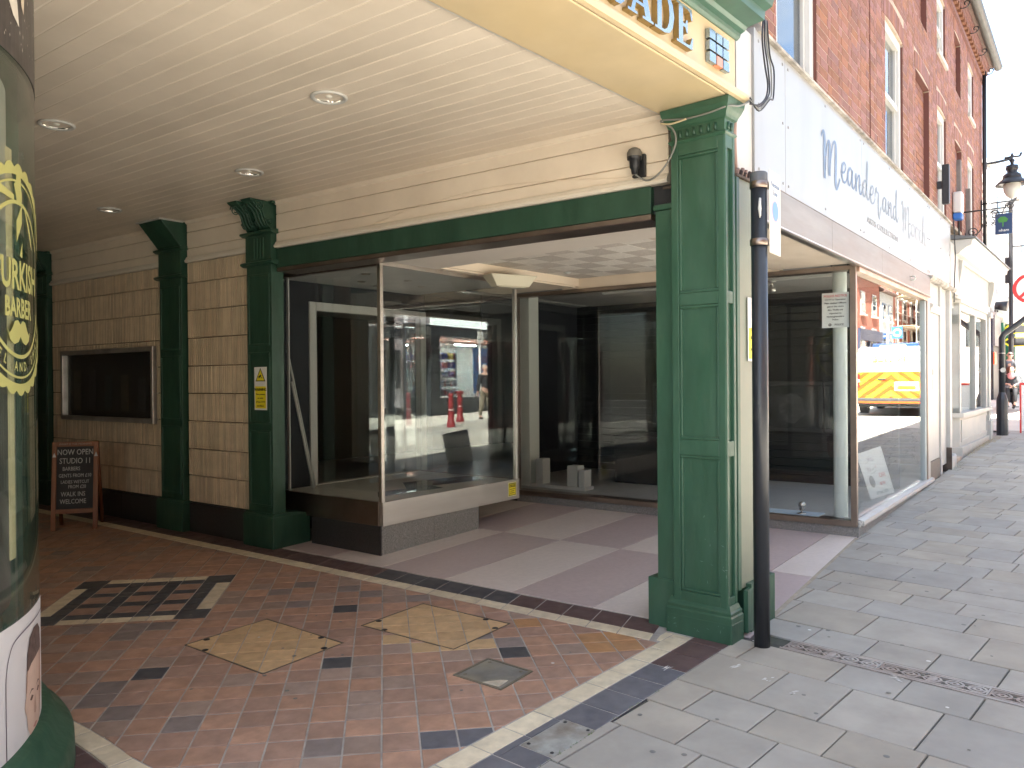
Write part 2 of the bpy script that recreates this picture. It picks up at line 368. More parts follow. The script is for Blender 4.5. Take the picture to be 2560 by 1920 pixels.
# ------------------------------------------------------------------ drain channel
dr = thing('drain_channel', 'narrow rusty cast iron drain channel with ring pattern crossing the paving slabs', 'drain', (4.33, 1.2, gz(4.33, 1.2)))
RUST = mat('rusty_iron', (.30, .255, .225), .6, metal=.1, var=.25, vscale=18, bump=.2, bscale=60, dirt=(.42, .41, .39), dscale=1.2, damt=.9)
a, b = course_u(4.255), course_u(4.415)
m = MB(PV, g=True); m.box(a, b, -3.1, 1.905, -.06, -.035); m.build('channel_bed', BLACK, dr)
m = MB(PV, g=True); m.box(a, a+.016, -3.1, 1.9, -.05, .001); m.box(b-.016, b, -3.1, 1.9, -.05, .001); m.build('channel_edge', RUST, dr)
gm = None; cu_ = (a+b)/2
def grate_seg():
    m = MB(); L = .498; hw = (b-a)/2-.018
    m.box(-hw, -hw+.014, -L/2, L/2, -.012, 0); m.box(hw-.014, hw, -L/2, L/2, -.012, 0); m.box(-hw, hw, -L/2, -L/2+.008, -.012, -.0006); m.box(-hw, hw, L/2-.008, L/2, -.012, -.0006)
    for q in range(5):
        cv = -L/2+.05+q*.0995
        if q == 2: m.box(-.03, .03, cv-.018, cv+.018, -.012, -.0004)
        for r0, r1 in ((.044, .033), (.022, .010)):
            n = 16; ring = []
            for k in range(n):
                t = 2*math.pi*k/n; ring.append([m.v(r*math.cos(t), cv+r*math.sin(t), z) for r, z in ((r0, -.012), (r0, -.001), (r1, -.001), (r1, -.012))])
            for k in range(n):
                A, B = ring[k], ring[(k+1) % n]
                for z in range(3): m.f((A[z], B[z], B[z+1], A[z+1]))
        m.box(-.006, .006, cv-.05, cv-.02, -.012, -.002); m.box(-.006, .006, cv+.02, cv+.05, -.012, -.002)
        m.box(-hw, -.03, cv-.005, cv+.005, -.012, -.002); m.box(.03, hw, cv-.005, cv+.005, -.012, -.002)
    o = m.build('grate', RUST, dr); return o
g0 = grate_seg()
for k in range(10):
    o = g0 if k == 0 else bpy.data.objects.new('grate', g0.data)
    if k: COL.objects.link(o); par(o, dr)
    x, y = PV.p(cu_, 1.64-.5*k); o.location = (x, y, gz(x, y)+.001); o.rotation_euler = (0, 0, R(-2.3))
# ------------------------------------------------------------------ arcade floor of quarry tiles
af = MB(g=True)
for k in range(13): af.poly([(-1.2, 1.962+k, -.0035), (4.62, 1.962+k, -.0035), (4.62, 2.962+k, -.0035), (-1.2, 2.962+k, -.0035)])
afl = kind(af.build('arcade_floor', GROUT), 'structure')
def q(nm, c, d=None, am=.4): return mat(nm, c, .62, var=.16, vscale=14, bump=.06, bscale=50, rnd=.12, dirt=d or (.22, .155, .125), dscale=5, damt=am, rrough=.12)
QT = [q('quarry_orange', (.43, .26, .18)), q('quarry_red_brown', (.375, .24, .18)), q('quarry_grey_brown', (.325, .24, .195), (.38, .27, .21)), q('quarry_dark', (.235, .195, .178), (.28, .22, .2)), q('quarry_black', (.075, .075, .08), (.10, .10, .105)),
      q('quarry_cream', (.68, .60, .44), (.55, .46, .32), .3), q('quarry_yellow', (.56, .385, .21), (.48, .345, .21)), q('quarry_amber', (.45, .25, .12)), q('quarry_plum', (.105, .066, .062), (.15, .1, .09)), q('quarry_slate', (.125, .125, .14), (.19, .19, .2), .6)]
OR_, RB, GB, DK, BK, CR, YE, AM, PL, SL = range(10)
e1 = (math.cos(R(-42.8)), math.sin(R(-42.8))); e2_ = (math.cos(R(50.23)), math.sin(R(50.23))); AX, AY = 2.27786, 3.02613
def node(i, j): return (AX+(i-7)*.16242*e1[0]+(j-3)*.16098*e2_[0], AY+(i-7)*.16242*e1[1]+(j-3)*.16098*e2_[1])
def cell(i0, i1, j0, j1, gap=.0042):
    g = gap/.161; return ccw([node(i0+g, j0+g), node(i1-g, j0+g), node(i1-g, j1-g), node(i0+g, j1-g)])
WLO = lambda y: 3.925-.0877*(y-2.294)         # inner edge of the cream border by the wall
COV1 = ccw([(2.19, 4.445), (2.748, 4.485), (2.783, 3.736), (2.239, 3.696)])
COV2 = ccw([(3.051, 3.894), (3.588, 3.921), (3.637, 3.189), (3.115, 3.153)])
COV3 = ccw([(2.853, 2.885), (3.131, 2.900), (3.138, 2.600), (2.868, 2.573)])
darks = {(6, 0): DK, (6, 6): BK, (6, 12): BK, (4, 13): DK, (6, 15): DK, (7, 14): DK, (4, 16): DK, (3, 15): DK, (12, 6): BK, (9, 0): SL, (10, 0): SL, (8, 7): GB, (0, 6): BK, (-1, 5): DK, (-1, 4): DK, (0, 3): DK, (-1, 11): DK, (-2, 11): DK, (-4, 11): DK, (8, 4): GB, (10, 6): GB, (11, 6): GB, (7, 0): GB, (5, 14): GB, (-2, 10): DK, (6, 5): GB, (5, 4): GB, (8, 13): GB, (2, 16): GB, (1, 14): GB,
         (13, 9): AM, (15, 6): AM, (16, 6): AM, (16, 7): AM, (13, 8): RB, (14, 8): OR_, (15, 7): AM, (8, 8): YE, (9, 7): YE, (11, 7): YE, (10, 7): YE}
cells = []
PI_ = [-6, -5.37, -4.75, -3.65, -3.0, -1.95, -1.3, -.28, .36, 1.0]; PJ = [12.25, 12.87, 13.5, 14.45, 15.07, 16.02, 16.64, 17.59, 18.25, 18.9]
for a in range(9):
    for b_ in range(9):
        c = CR if a in (0, 8) or b_ in (0, 8) else (OR_ if a in (2, 4, 6) and b_ in (2, 4, 6) else BK)
        if a in (0, 1, 7, 8) and b_ in (0, 1, 7, 8):
            if a in (1, 7) or b_ in (1, 7): continue
            a0, a1 = (0, 2) if a == 0 else (7, 9); b0, b1 = (0, 2) if b_ == 0 else (7, 9)
            cells.append((PI_[a0], PI_[a1], PJ[b0], PJ[b1], BK)); continue
        cells.append((PI_[a], PI_[a+1], PJ[b_], PJ[b_+1], RB if c == OR_ else c))
PANEL = ccw([node(-6, 12.25), node(1, 12.25), node(1, 18.9), node(-6, 18.9)])
for i in range(-44, 26):
    for j in range(-14, 66):
        x, y = node(i+.5, j+.5)
        if not (1.0 < x < 4.1 and 2.1 < y < 13.5): continue
        c = darks.get((i, j))
        if c is None: c = random.choices((OR_, RB, GB, DK), (.44, .38, .16, .02))[0]
        cells.append((i, i+1, j, j+1, c))
tiles = []
LEFTB = [(1.47, 2.30), (1.45, 2.7), (1.43, 3.05), (1.402, 3.335), (1.402, 3.563), (1.39, 3.788), (1.369, 4.011), (1.352, 4.227), (1.32, 4.8), (1.22, 6.5), (.7, 14)]
def lx(y):
    for p, q_ in zip(LEFTB[:-1], LEFTB[1:]):
        if p[1] <= y <= q_[1]: return p[0]+(q_[0]-p[0])*(y-p[1])/(q_[1]-p[1]), (q_[0]-p[0])/(q_[1]-p[1])
    return LEFTB[-1][0], 0
for (i0, i1, j0, j1, c) in cells:
    P = cell(i0, i1, j0, j1); ym = sum(p[1] for p in P)/len(P)
    P = clip(P, 0, -1, -2.306); P = clip(P, 1, .0877, 3.925+.0877*2.294-.008) if len(P) > 2 else P
    if len(P) > 2:
        xl, sl = lx(max(2.31, ym)); P = clip(P, -1, sl, -(xl+.006)+sl*ym)
    if len(P) < 3: continue
    pieces = [P]
    if isinstance(i0, int) and isinstance(i1, int) and not (i0 == -6 and i1 != -5): pieces = minus(P, grow(PANEL, .004)) if inside(P, PANEL) else [P]
    for cv in (COV1, COV2, COV3):
        nx = []
        for p in pieces: nx += minus(p, grow(cv, .008)) if inside(p, grow(cv, .008)) else [p]
        pieces = nx
    pieces = [p for p in pieces if abs(area(p)) > 1e-4]
    if not pieces: continue
    x = sum(p[0] for p in pieces[0])/len(pieces[0]); y = sum(p[1] for p in pieces[0])/len(pieces[0])
    tiles.append((math.hypot(x, y), math.degrees(math.atan2(y, x)), pieces, c))
# borders: cream strip and dark band by the wall, cream strip and slate band to the street, curved border at the barber's
def strip(pts, c): tiles.append((math.hypot(pts[0][0], pts[0][1]), math.degrees(math.atan2(pts[0][1], pts[0][0])), [ccw(pts)], c))
y = 2.358
ysw = [2.19]
while y < 13.4: ysw.append(y); y += .2145
for a, b_ in zip(ysw[:-1], ysw[1:]):
    g = .004; f0 = lambda yy, o_: 3.925-.0877*(yy-2.294)+o_
    if a > 2.2:
        strip([(f0(a+g, .002), a+g), (f0(a+g, .108), a+g+.035), (f0(b_-g, .108), b_-g+.035), (f0(b_-g, .002), b_-g)], CR)
        strip([(f0(a+g, .116), a+g+.035), (f0(a+g, .325), a+g+.10), (f0(b_-g, .325), b_-g+.10), (f0(b_-g, .116), b_-g+.035)], PL if (a < 3.3 or a > 4.6) else BK)
x = 4.04
while x > 0.2:
    g = .004; a = x-.209
    strip([(a+g, 2.181), (x-g, 2.181), (x-g, 2.296), (a+g, 2.296)], CR)
    hole = [(2.495, 1.955), (2.81, 1.955), (2.81, 2.14), (2.495, 2.14)]
    P = [(a+g, 1.966), (x-g, 1.966), (x-g, 2.173), (a+g, 2.173)]
    for p in (minus(P, hole) if inside(P, hole) else [P]): strip(p, SL if x < 3.7 else PL)
    x -= .209
strip([(4.045, 2.185), (4.10, 2.185), (4.10, 2.30), (4.045, 2.296)], CR); strip([(3.95, 2.304), (4.10, 2.306), (4.10, 2.352), (4.03, 2.352), (3.95, 2.33)], CR)
strip([(4.045, 1.966), (4.12, 1.966), (4.12, 2.178), (4.045, 2.178)], PL)
yy = 2.32
while yy < 9:
    b_ = yy+.2; g = .004; x0, x1 = lx(yy)[0], lx(b_)[0]
    strip([(x0-.094, yy+g), (x0, yy+g), (x1, b_-g), (x1-.094, b_-g)], CR); strip([(x0-.32, yy+g), (x0-.101, yy+g), (x1-.101, b_-g), (x1-.32, b_-g)], PL if yy < 4 else DK); yy = b_
tiles.sort(key=lambda t: t[0]); rest = MB(g=True); n = 0
for d, az, pieces, c in tiles:
    zt = random.uniform(-.0012, .0012)
    seen = 40 < az < 73.5 and d > 2.8
    m = MB(g=True) if seen and n < 300 else rest
    m.mi = c
    for p in pieces: m.prism(ccw(p), -.02, zt, .0028, .0018)
    if m is not rest: m.mi = 0; m.MI = []; m.build('floor_tile', QT[c], afl); n += 1
o = rest.build('floor_tile_field', QT, afl); o['kind'] = 'stuff'
# tiled inspection covers
def cover(poly, label):
    t = thing('inspection_cover', label, 'cover', (*poly[0], gz(*poly[0])), 'access covers let into the arcade floor')
    m = MB(g=True)
    for p in minus(grow(poly, .005), grow(poly, .0)): m.prism(ccw(p), -.02, .0018)
    m.build('frame', mat('brass_edge', (.17, .14, .10), .6, metal=.3), t)
    ci = [p for p in poly]
    for i in range(-2, 18):
        for j in range(-2, 18):
            P = inside(cell(i, i+1, j, j+1, .003), grow(poly, -.004))
            if P and abs(area(P)) > 1e-4: MB(g=True).prism(ccw(P), -.02, random.uniform(-.001, .001), .002, .0015).build('tile', QT[YE], t)
    cx = sum(p[0] for p in poly)/4; cy_ = sum(p[1] for p in poly)/4
    for k in range(4):
        p, q_ = poly[k], poly[(k+1) % 4]; f_ = .22 if k % 2 else .8
        hx, hy = p[0]+(q_[0]-p[0])*f_, p[1]+(q_[1]-p[1])*f_; hx += (cx-hx)*.06; hy += (cy_-hy)*.06
        m = MB(g=True); m.lathe([(.0, .0022), (.018, .0022), (.020, .0), ], hx, hy, 10); m.build('key_hole', IRON, t)
cover(COV1, 'yellow tiled diamond shaped cover in the arcade floor, further from the street pillar')
cover(COV2, 'yellow tiled diamond shaped cover in the arcade floor, nearest the shop lobby')
t = thing('metal_cover', 'small grey metal access cover set diamond-wise among orange floor tiles', 'cover', (*COV3[0], gz(*COV3[0])), 'access covers let into the arcade floor')
CONC = mat('worn_metal_plate', (.24, .24, .225), .5, metal=.35, var=.22, vscale=8, bump=.2, bscale=22, dirt=(.42, .38, .28), dscale=6, damt=.7)
m = MB(g=True)
for p in minus(grow(COV3, .005), grow(COV3, -.006)): m.prism(ccw(p), -.02, .003)
m.build('rim', mat('old_brass', (.20, .175, .13), .6, metal=.2, var=.2), t)
MB(g=True).prism(grow(COV3, -.008), -.02, .001, .004, .002).build('plate', CONC, t)
cx, cy_ = 2.997, 2.74
for k in range(4):
    p = COV3[k]; MB(g=True).lathe([(0, .0035), (.009, .0035), (.011, .0015)], cx+(p[0]-cx)*.72, cy_+(p[1]-cy_)*.72, 8).build('screw', mat('old_brass', (0, 0, 0)), t)
m = MB(g=True); m.prism(ccw([(2.87, 2.70), (2.885, 2.60), (2.97, 2.615), (2.955, 2.645)]), .001, .006, .006, .003); m.build('mortar_patch', mat('pale_mortar', (.5, .44, .34), .9, var=.2, vscale=20, bump=.4), t)
t = thing('cement_cover', 'rough cement square with corner screws in the slate border by the paving', 'cover', (2.65, 2.05, gz(2.65, 2.05)))
MB(g=True).prism([(2.5, 1.958), (2.806, 1.958), (2.806, 2.135), (2.5, 2.135)], -.02, .002, .006, .004).build('plate', mat('cement', (.33, .33, .30), .8, var=.2, vscale=14, bump=.35, bscale=30, dirt=(.16, .12, .08), dscale=9, damt=.8), t)
for a, b_ in ((2.525, 2.11), (2.78, 2.11), (2.78, 1.985), (2.525, 1.985)): MB(g=True).lathe([(0, .0045), (.007, .0045), (.009, .002)], a, b_, 8).build('screw', IRON, t)
mb = MB(g=True)
random.seed(3)
for k in range(60):
    x = random.uniform(2.45, 2.85) if k < 25 else random.uniform(2.2, 4.1); y = 1.958+random.uniform(-.006, .006)
    for s_ in range(3):
        an = random.random()*6.28; l_ = random.uniform(.004, .011); mb.poly([(x-.0015, y, 0), (x+.0015, y, 0), (x+math.cos(an)*l_, y+math.sin(an)*l_, random.uniform(.002, .008))])
kind(mb.build('moss', mat('moss', (.10, .17, .03), .9)), 'stuff', 'bright green moss in the joint between tiles and paving')
# white scuffs of spilt plaster on slabs, gum marks
sp = mat('plaster_smear', (.66, .65, .62), .9, var=.1); gm_ = mat('old_gum', (.19, .185, .17), .9)
for k, (x, y, L_, an) in enumerate([(3.86, 1.80, .06, 2.7), (3.80, 1.60, .04, 2.6), (3.72, 1.43, .035, 2.2), (4.2, 1.1, .05, 1.4), (3.6, 2.07, .06, 2.9)]):
    m = MB(g=True)
    for s_ in range(6):
        ox, oy = random.uniform(-.03, .03), random.uniform(-.02, .02); a_ = an+random.uniform(-.25, .25); l_ = L_*random.uniform(.3, 1); wd = random.uniform(.002, .006)
        c_, s2 = math.cos(a_), math.sin(a_); m.poly([(x+ox-c_*l_/2, y+oy-s2*l_/2, .0022), (x+ox+s2*wd, y+oy-c_*wd, .0022), (x+ox+c_*l_/2, y+oy+s2*l_/2, .0022), (x+ox-s2*wd, y+oy+c_*wd, .0022)])
    o = m.build('plaster_smear', sp, pave if y < 1.95 else afl)
for k in range(70):
    x = random.uniform(2.2, 7); y = random.uniform(.133*x+.1, 1.9) if k < 50 else random.uniform(2.4, 5); r_ = random.uniform(.006, .014)
    if k >= 50: x = random.uniform(1.6, 3.6)
    MB(g=True).lathe([(0, .0028), (r_*.8, .0026), (r_, .0018)], x, y, 9).build('gum_spot', random.choice((gm_, sp)) if k % 4 == 0 else gm_, pave if y < 1.95 else afl)
# ------------------------------------------------------------------ lobby floor of terrazzo
LF = Fr(4.041, 4.893, math.atan2(.095, 1.585))
TZ = [mat('terrazzo_pale', (.70, .625, .575), .35, var=.04, vscale=26, detail=1, dirt=(.57, .50, .45), dscale=1.2, damt=.4, rrough=.03), mat('terrazzo_plum', (.53, .44, .425), .35, var=.05, vscale=26, detail=1, dirt=(.46, .375, .36), dscale=1.2, damt=.4, rrough=.03)]
m = MB(g=True)
for k in range(4): m.poly([(4.1, 1.9+k*1.3, -.006), (7.7, 1.9+k*1.3, -.006), (7.7, 3.2+k*1.3, -.006), (4.1, 3.2+k*1.3, -.006)])
lob = kind(m.build('lobby_floor', mat('terrazzo_joint', (.06, .05, .048), .7)), 'structure')
us = [-.1, 1.588, 3.25, 4.9]
vs = [-3.3, -2.585, -1.93, -1.275, -.645, .008, .66, 1.3]
for a in range(3):
    for b_ in range(len(vs)-1):
        g = .004; P = [LF.p(us[a]+g, vs[b_]+g), LF.p(us[a+1]-g, vs[b_]+g), LF.p(us[a+1]-g, vs[b_+1]-g), LF.p(us[a]+g, vs[b_+1]-g)]
        P = clip(P, -1, -.0866, -(4.252+.0866*2.62)); P = clip(P, 1, .0866, 7.337+.0866*2.27) if len(P) > 2 else P
        P = clip(P, .1105, -1, .1105*4.73-1.97) if len(P) > 2 else P
        if len(P) > 2: MB(g=True).prism(ccw(P), -.02, 0).build('terrazzo_panel', TZ[(a+b_+1) % 2], lob)
m = MB(g=True); m.prism([(4.74, 1.955), (7.3, 2.236), (7.3, 2.262), (4.74, 1.985)], -.03, .001, .004, .002); m.build('threshold', mat('buff_mortar', (.36, .31, .24), .9, var=.2, vscale=9, bump=.3), lob)
# ------------------------------------------------------------------ arcade ceiling
m = MB(); m.box(-2.4, 4.35, 2.42, 14.4, 3.2228, 3.27); ceil = kind(m.build('arcade_ceiling', mat('seam_highlight', (.80, .72, .62), .5)), 'structure')  # lighter colour showing in the seams stands in for groove highlights
k = 0; pitch = .1155
while True:
    v0 = .02+k*pitch
    if v0 > 5.3: break
    # board parallel to the side wall
    bm_ = MB(WA); u0 = (2.41-2.62)/.9963+v0*.0863/.9963*0
    a = -.22-.0866*v0; g = .0026
    prof = [(v0+g, 3.244), (v0+g, 3.2245), (v0+g+.0045, 3.22), (v0+pitch-g-.0045, 3.22), (v0+pitch-g, 3.2245), (v0+pitch-g, 3.244)]
    bm_.sweep(prof[::-1], a+.09*v0+.02, 11.7); bm_.build('ceiling_board', CEIL, ceil); k += 1
# small paint flecks hanging from the boards
fl_ = mat('flaking_paint', (.8, .77, .7), .5)
random.seed(5)
for k in range(14):
    x, y = random.uniform(1.6, 3.8), random.uniform(3, 8); an = random.uniform(-.6, .3); L_ = random.uniform(.01, .045)
    MB().poly([(x, y, 3.2185), (x+math.cos(an)*L_, y+math.sin(an)*L_, 3.2165), (x+math.cos(an)*L_*1.02, y+math.sin(an)*L_+.004, 3.2178), (x, y+.003, 3.2188)]).build('paint_flake', fl_, ceil)
CHROME = mat('downlight_reflector', (.75, .73, .68), .12, metal=1)
DL = [('largest recessed downlight in the arcade ceiling, nearest the street beam', 2.687, 3.687), ('recessed ceiling downlight furthest left, beside the curved barber window', 1.834, 5.333), ('recessed ceiling downlight above the scrolled pilaster', 3.229, 5.452), ('small recessed ceiling downlight deepest in the arcade', 3.054, 7.588)]
for lab, x, y in DL:
    t = thing('ceiling_light', lab, 'downlight', (x, y, 3.22), 'recessed downlights in the arcade ceiling')
    m = MB(); m.lathe([(.082, 3.2195), (.104, 3.2195), (.106, 3.212), (.098, 3.2055), (.084, 3.2075), (.080, 3.214)], x, y, 32); m.build('trim_ring', WHITEC, t, smooth=True)
    m = MB(); m.lathe([(.082, 3.213), (.079, 3.235), (.066, 3.243), (.05, 3.2445), (0, 3.2446)], x, y, 28); m.build('reflector', CHROME, t, smooth=True)
    m = MB(); m.lathe([(0, 3.215), (.018, 3.217), (.022, 3.225), (.018, 3.24)], x, y, 14); m.build('lamp', mat('frosted_lamp', (.8, .78, .7), .3), t, smooth=True)
# ------------------------------------------------------------------ arcade side wall
aw = thing('arcade_wall', 'arcade side wall of beige ribbed tiles over a black granite plinth', 'wall', (*WA.p(6, 0), gz(*WA.p(6, 0))))
TILEM = mat('beige_ribbed_tile', (.66, .54, .39), .5, var=.10, vscale=8, rnd=.16, attr=True, bump=.05, bscale=30, dirt=(.46, .34, .22), dscale=2.5, damt=.4)
m = MB(WA); m.box(3.62, 12.2, -.09, -.03, 0, 3.4); m.build('wall_core', mat('tile_joint', (.20, .14, .085), .9), aw)
def ribs(u0, u1, holes=()):
    m = MB(WA); rows = [.405, .671, .938, 1.216, 1.491, 1.764, 2.042, 2.319, 2.596, 2.80]; W_ = .0345
    for z0, z1 in zip(rows[:-1], rows[1:]):
        off = random.uniform(0, W_); u = u0+.002
        while u < u1-.012:
            b = min(u+W_, u1-.002)
            hit = [h for h in holes if b > h[0] and u < h[1] and z1 > h[2] and z0 < h[3]]
            spans = [(z0+.0045, z1-.0045)]
            for h in hit:
                ns = []
                for s0, s1 in spans:
                    if s0 < h[2]: ns.append((s0, min(s1, h[2])))
                    if s1 > h[3]: ns.append((max(s0, h[3]), s1))
                spans = ns
            for s0, s1 in spans:
                if s1-s0 < .01: continue
                m.cur = random.random(); f_ = random.uniform(-.002, .002); g = .0046
                m.sweep([(-.03, s0), (.004+f_, s0), (.0085+f_, s0+.004), (.0085+f_, s1-.004), (.004+f_, s1), (-.03, s1)][::1], u+g, b-g)
            u += W_
    return m
CASE = (5.60, 7.65, 1.17, 1.985)
for u0, u1, hl in ((4.0, 5.0, ()), (5.48, 7.93, (CASE,)), (8.4, 11.9, ())):
    o = ribs(u0, u1, hl).build('ribbed_tile_field', TILEM, aw, rnd=True); o['kind'] = 'stuff'
m = MB(WA)
for u0, u1 in ((4.02, 4.98), (5.5, 7.92), (8.42, 11.9)):
    m = MB(WA); n_ = max(1, round((u1-u0)/.95)); w_ = (u1-u0)/n_
    for k in range(n_):
        x, y = WA.p(u0, 0); MB(WA).box(u0+k*w_+.0015, u0+(k+1)*w_-.0015, -.03, .0195, gz(x, y)-.02, .398).build('plinth_slab', GRAN, aw, bev=.003)
# boarded band, moulding, green lintel over the shop lobby
bands = [(2.858, 2.940), (2.944, 3.103), (3.107, 3.219)]
for u0, u1 in ((-.22, 3.58), (4.0, 5.0), (5.47, 7.94), (8.42, 11.9)):
    for z0, z1 in bands: MB(WA).sweep([(-.04, z0), (.0, z0), (.005, z0+.004), (.005, z1-.004), (0, z1), (-.04, z1)], u0, u1).build('boarding', CREAMW, aw)
    MB(WA).sweep([(-.03, 2.80), (.028, 2.80), (.036, 2.812), (.036, 2.826), (.026, 2.832), (.024, 2.842), (.014, 2.858), (-.03, 2.858)], u0, u1).build('moulding', mat('moulding_white', (.74, .69, .60), .4, var=.05, bump=.05, dirt=(.5, .42, .32), dscale=3, damt=.3), aw)
    MB(WA).sweep([(.004, 3.185), (.022, 3.195), (.030, 3.2195), (.004, 3.2195)], u0, u1).build('cornice_bead', CREAMW, aw)
m = MB(WA); m.box(-.22, 3.58, -.25, -.04, 2.63, 3.4); m.build('wall_head', DARKF, aw)
MB(WA).box(-.10, 3.58, -.2, .006, 2.628, 2.797).build('green_lintel', GREEND, aw, bev=.002)
MB(WA).sweep([(-.22, 2.588), (-.005, 2.588), (.004, 2.594), (.004, 2.624), (-.22, 2.624)], -.10, 3.58).build('steel_trim', ALUD, aw)
# recessed showcase in the tiled wall
t = thing('wall_showcase', 'dark glazed showcase with chrome frame recessed in the beige tiled wall', 'showcase', (*WA.p(6.6, 0), 1.17))
u0, u1, z0, z1 = CASE; fwd = .045
for nm, bx_ in (('frame_rail', (u0, u1, z1-.05, z1)), ('frame_rail', (u0, u1, z0, z0+.05)), ('frame_stile', (u0, u0+.045, z0+.05, z1-.05)), ('frame_stile', (u1-.045, u1, z0+.05, z1-.05))):
    MB(WA).box(bx_[0], bx_[1], -.02, fwd, bx_[2], bx_[3]).build(nm, mat('showcase_chrome', (.62, .60, .57), .38, metal=.85, var=.2, vscale=5), t, bev=.004)
MB(WA).box(u0+.04, u1-.04, .005, .012, z0+.04, z1-.04).build('pane', GLASS, t)
MB(WA).box(u0+.04, u1-.04, -.03, -.026, z0+.04, z1-.04).build('back_panel', mat('dark_poster', (.018, .018, .022), .6, var=.6, vscale=5), t)
for k in range(5):
    c = u0+.25+k*.36
    MB(WA).box(c, c+.16, -.024, -.02, z0+.12, z0+.12+random.uniform(.3, .55)).build('card', mat('card_%d' % (k % 3), [(.05, .05, .06), (.09, .08, .06), (.03, .05, .06)][k % 3], .6, var=.5, vscale=22), t)
# ------------------------------------------------------------------ pilasters on the wall
def pil_panels(fr, t, u0, u1, v, zs, mt):
    """raised mouldings round recessed panels on a face at v"""
    for z0, z1 in zs:
        a, b = u0+.05, u1-.05
        m = MB(fr)
        for bx_ in ((a, b, z0, z0+.018), (a, b, z1-.018, z1), (a, a+.018, z0+.018, z1-.018), (b-.018, b, z0+.018, z1-.018)):
            m.box(bx_[0], bx_[1], v-.003, v+.008, bx_[2], bx_[3])
        m.build('panel_moulding', mt, t, bev=.004)
def pilaster(u0, u1, dep, style, label):
    x, y = WA.p(u0, 0); g = gz(x, y)
    t = thing('pilaster', label, 'pilaster', (x, y, g), 'dark green pilasters along the arcade wall')
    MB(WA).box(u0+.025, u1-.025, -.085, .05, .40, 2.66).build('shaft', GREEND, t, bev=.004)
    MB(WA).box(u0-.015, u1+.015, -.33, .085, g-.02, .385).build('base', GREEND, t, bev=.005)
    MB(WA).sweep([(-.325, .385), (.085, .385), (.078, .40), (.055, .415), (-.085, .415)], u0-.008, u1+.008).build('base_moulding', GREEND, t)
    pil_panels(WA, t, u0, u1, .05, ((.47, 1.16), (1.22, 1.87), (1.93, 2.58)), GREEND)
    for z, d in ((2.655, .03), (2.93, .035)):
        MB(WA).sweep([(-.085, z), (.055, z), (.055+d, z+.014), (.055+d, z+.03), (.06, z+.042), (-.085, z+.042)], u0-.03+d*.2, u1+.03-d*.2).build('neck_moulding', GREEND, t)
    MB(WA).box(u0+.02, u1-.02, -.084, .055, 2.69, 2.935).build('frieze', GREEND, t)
    if style == 'scroll':
        for k in range(4): MB(WA).box(u0+.12+k*.045, u0+.132+k*.045, .052, .062, 2.715, 2.905).build('flute', GREEN, t, bev=.003)
    c = (u0+u1)/2
    if style == 'flare':
        m = MB(WA); pr = [(-.3, 2.972), (.06, 2.972), (.27, 3.215), (-.3, 3.215)]
        m.sweep(pr, u0+.02, u1-.02); m.build('bracket', GREEND, t, bev=.003)
        MB(WA).box(u0+.005, u1-.005, .03, .285, 3.205, 3.2185).build('bracket_cap', WHITE, t)
    else:
        pr = []
        for k in range(15):
            s = k/14; a = s*math.pi; pr.append((.05+.20*s**1.6+.022*math.sin(s*6.2), 2.975+.225*s))
        pr = [(-.3, 2.975)]+pr+[(.262, 3.215), (-.3, 3.215)]
        for q, (a, b) in enumerate(((u0+.035, c-.03), (c+.03, u1-.035))):
            o = MB(WA).sweep(pr, a, b).build('scroll_bracket', GREEND, t, bev=.004)
            n_ = 12; m = MB(WA)
            for zc, vc, r_ in ((3.16, .17, .05), (3.03, .07, .035)):
                for sd_ in (a-.006, b+.006):
                    pts = [(sd_, vc+r_*(1-k/30)*math.cos(k*.55), zc+r_*(1-k/30)*math.sin(k*.55)) for k in range(22)]
                    m.tube(pts, .006, 5)
            m.build('volute', GREEND, t)
            for w_ in (-.045, 0, .045):
                MB(WA).tube([((a+b)/2+w_, p[0]+.004, p[1]) for p in pr[2:15]], .007, 6).build('scroll_rib', GREEND, t)
        MB(WA).box(c-.03, c+.03, -.3, .03, 2.975, 3.215).build('bracket_back', GREEND, t)
        MB(WA).box(u0-.01, u1+.01, -.3, .06, 3.195, 3.2185).build('bracket_cap', GREEND, t)
    return t
pilaster(3.575, 3.985, .1, 'scroll', 'dark green pilaster with paired scroll brackets and a yellow warning sign')
pilaster(5.015, 5.465, .1, 'flare', 'dark green pilaster with a plain flared bracket between beige tile bays')
pilaster(7.945, 8.40, .1, 'scroll', 'dark green pilaster deepest in the arcade, behind the chalkboard')
# cctv warning sign on the scrolled pilaster
t = thing('warning_sign', 'yellow and white camera warning sign on the scrolled green pilaster', 'sign', (*WA.p(3.77, .06), 1.3))
def wz(uu, vv, z): x, y = WA.p(uu, vv); return (x, y, z)
su0, su1, sz0, sz1 = 3.665, 3.845, 1.345, 1.735
MB(WA).box(su0, su1, .058, .061, sz0, sz1).build('plate', WSIGN, t)
MB(WA).box(su0+.012, su1-.012, .0612, .0618, sz0+.015, sz0+.215).build('yellow_field', YSIGN, t)
c = (su0+su1)/2
def tri(r0, mt, nm, lift):
    m = MB(WA); m.poly([(c+r0, .0615+lift, sz0+.30-r0*.55), (c-r0, .0615+lift, sz0+.30-r0*.55), (c, .0615+lift, sz0+.30+r0*1.15)][::1]); m.build(nm, mt, t)
tri(.072, INK, 'triangle_edge', 0); tri(.058, YSIGN, 'triangle', .0006)
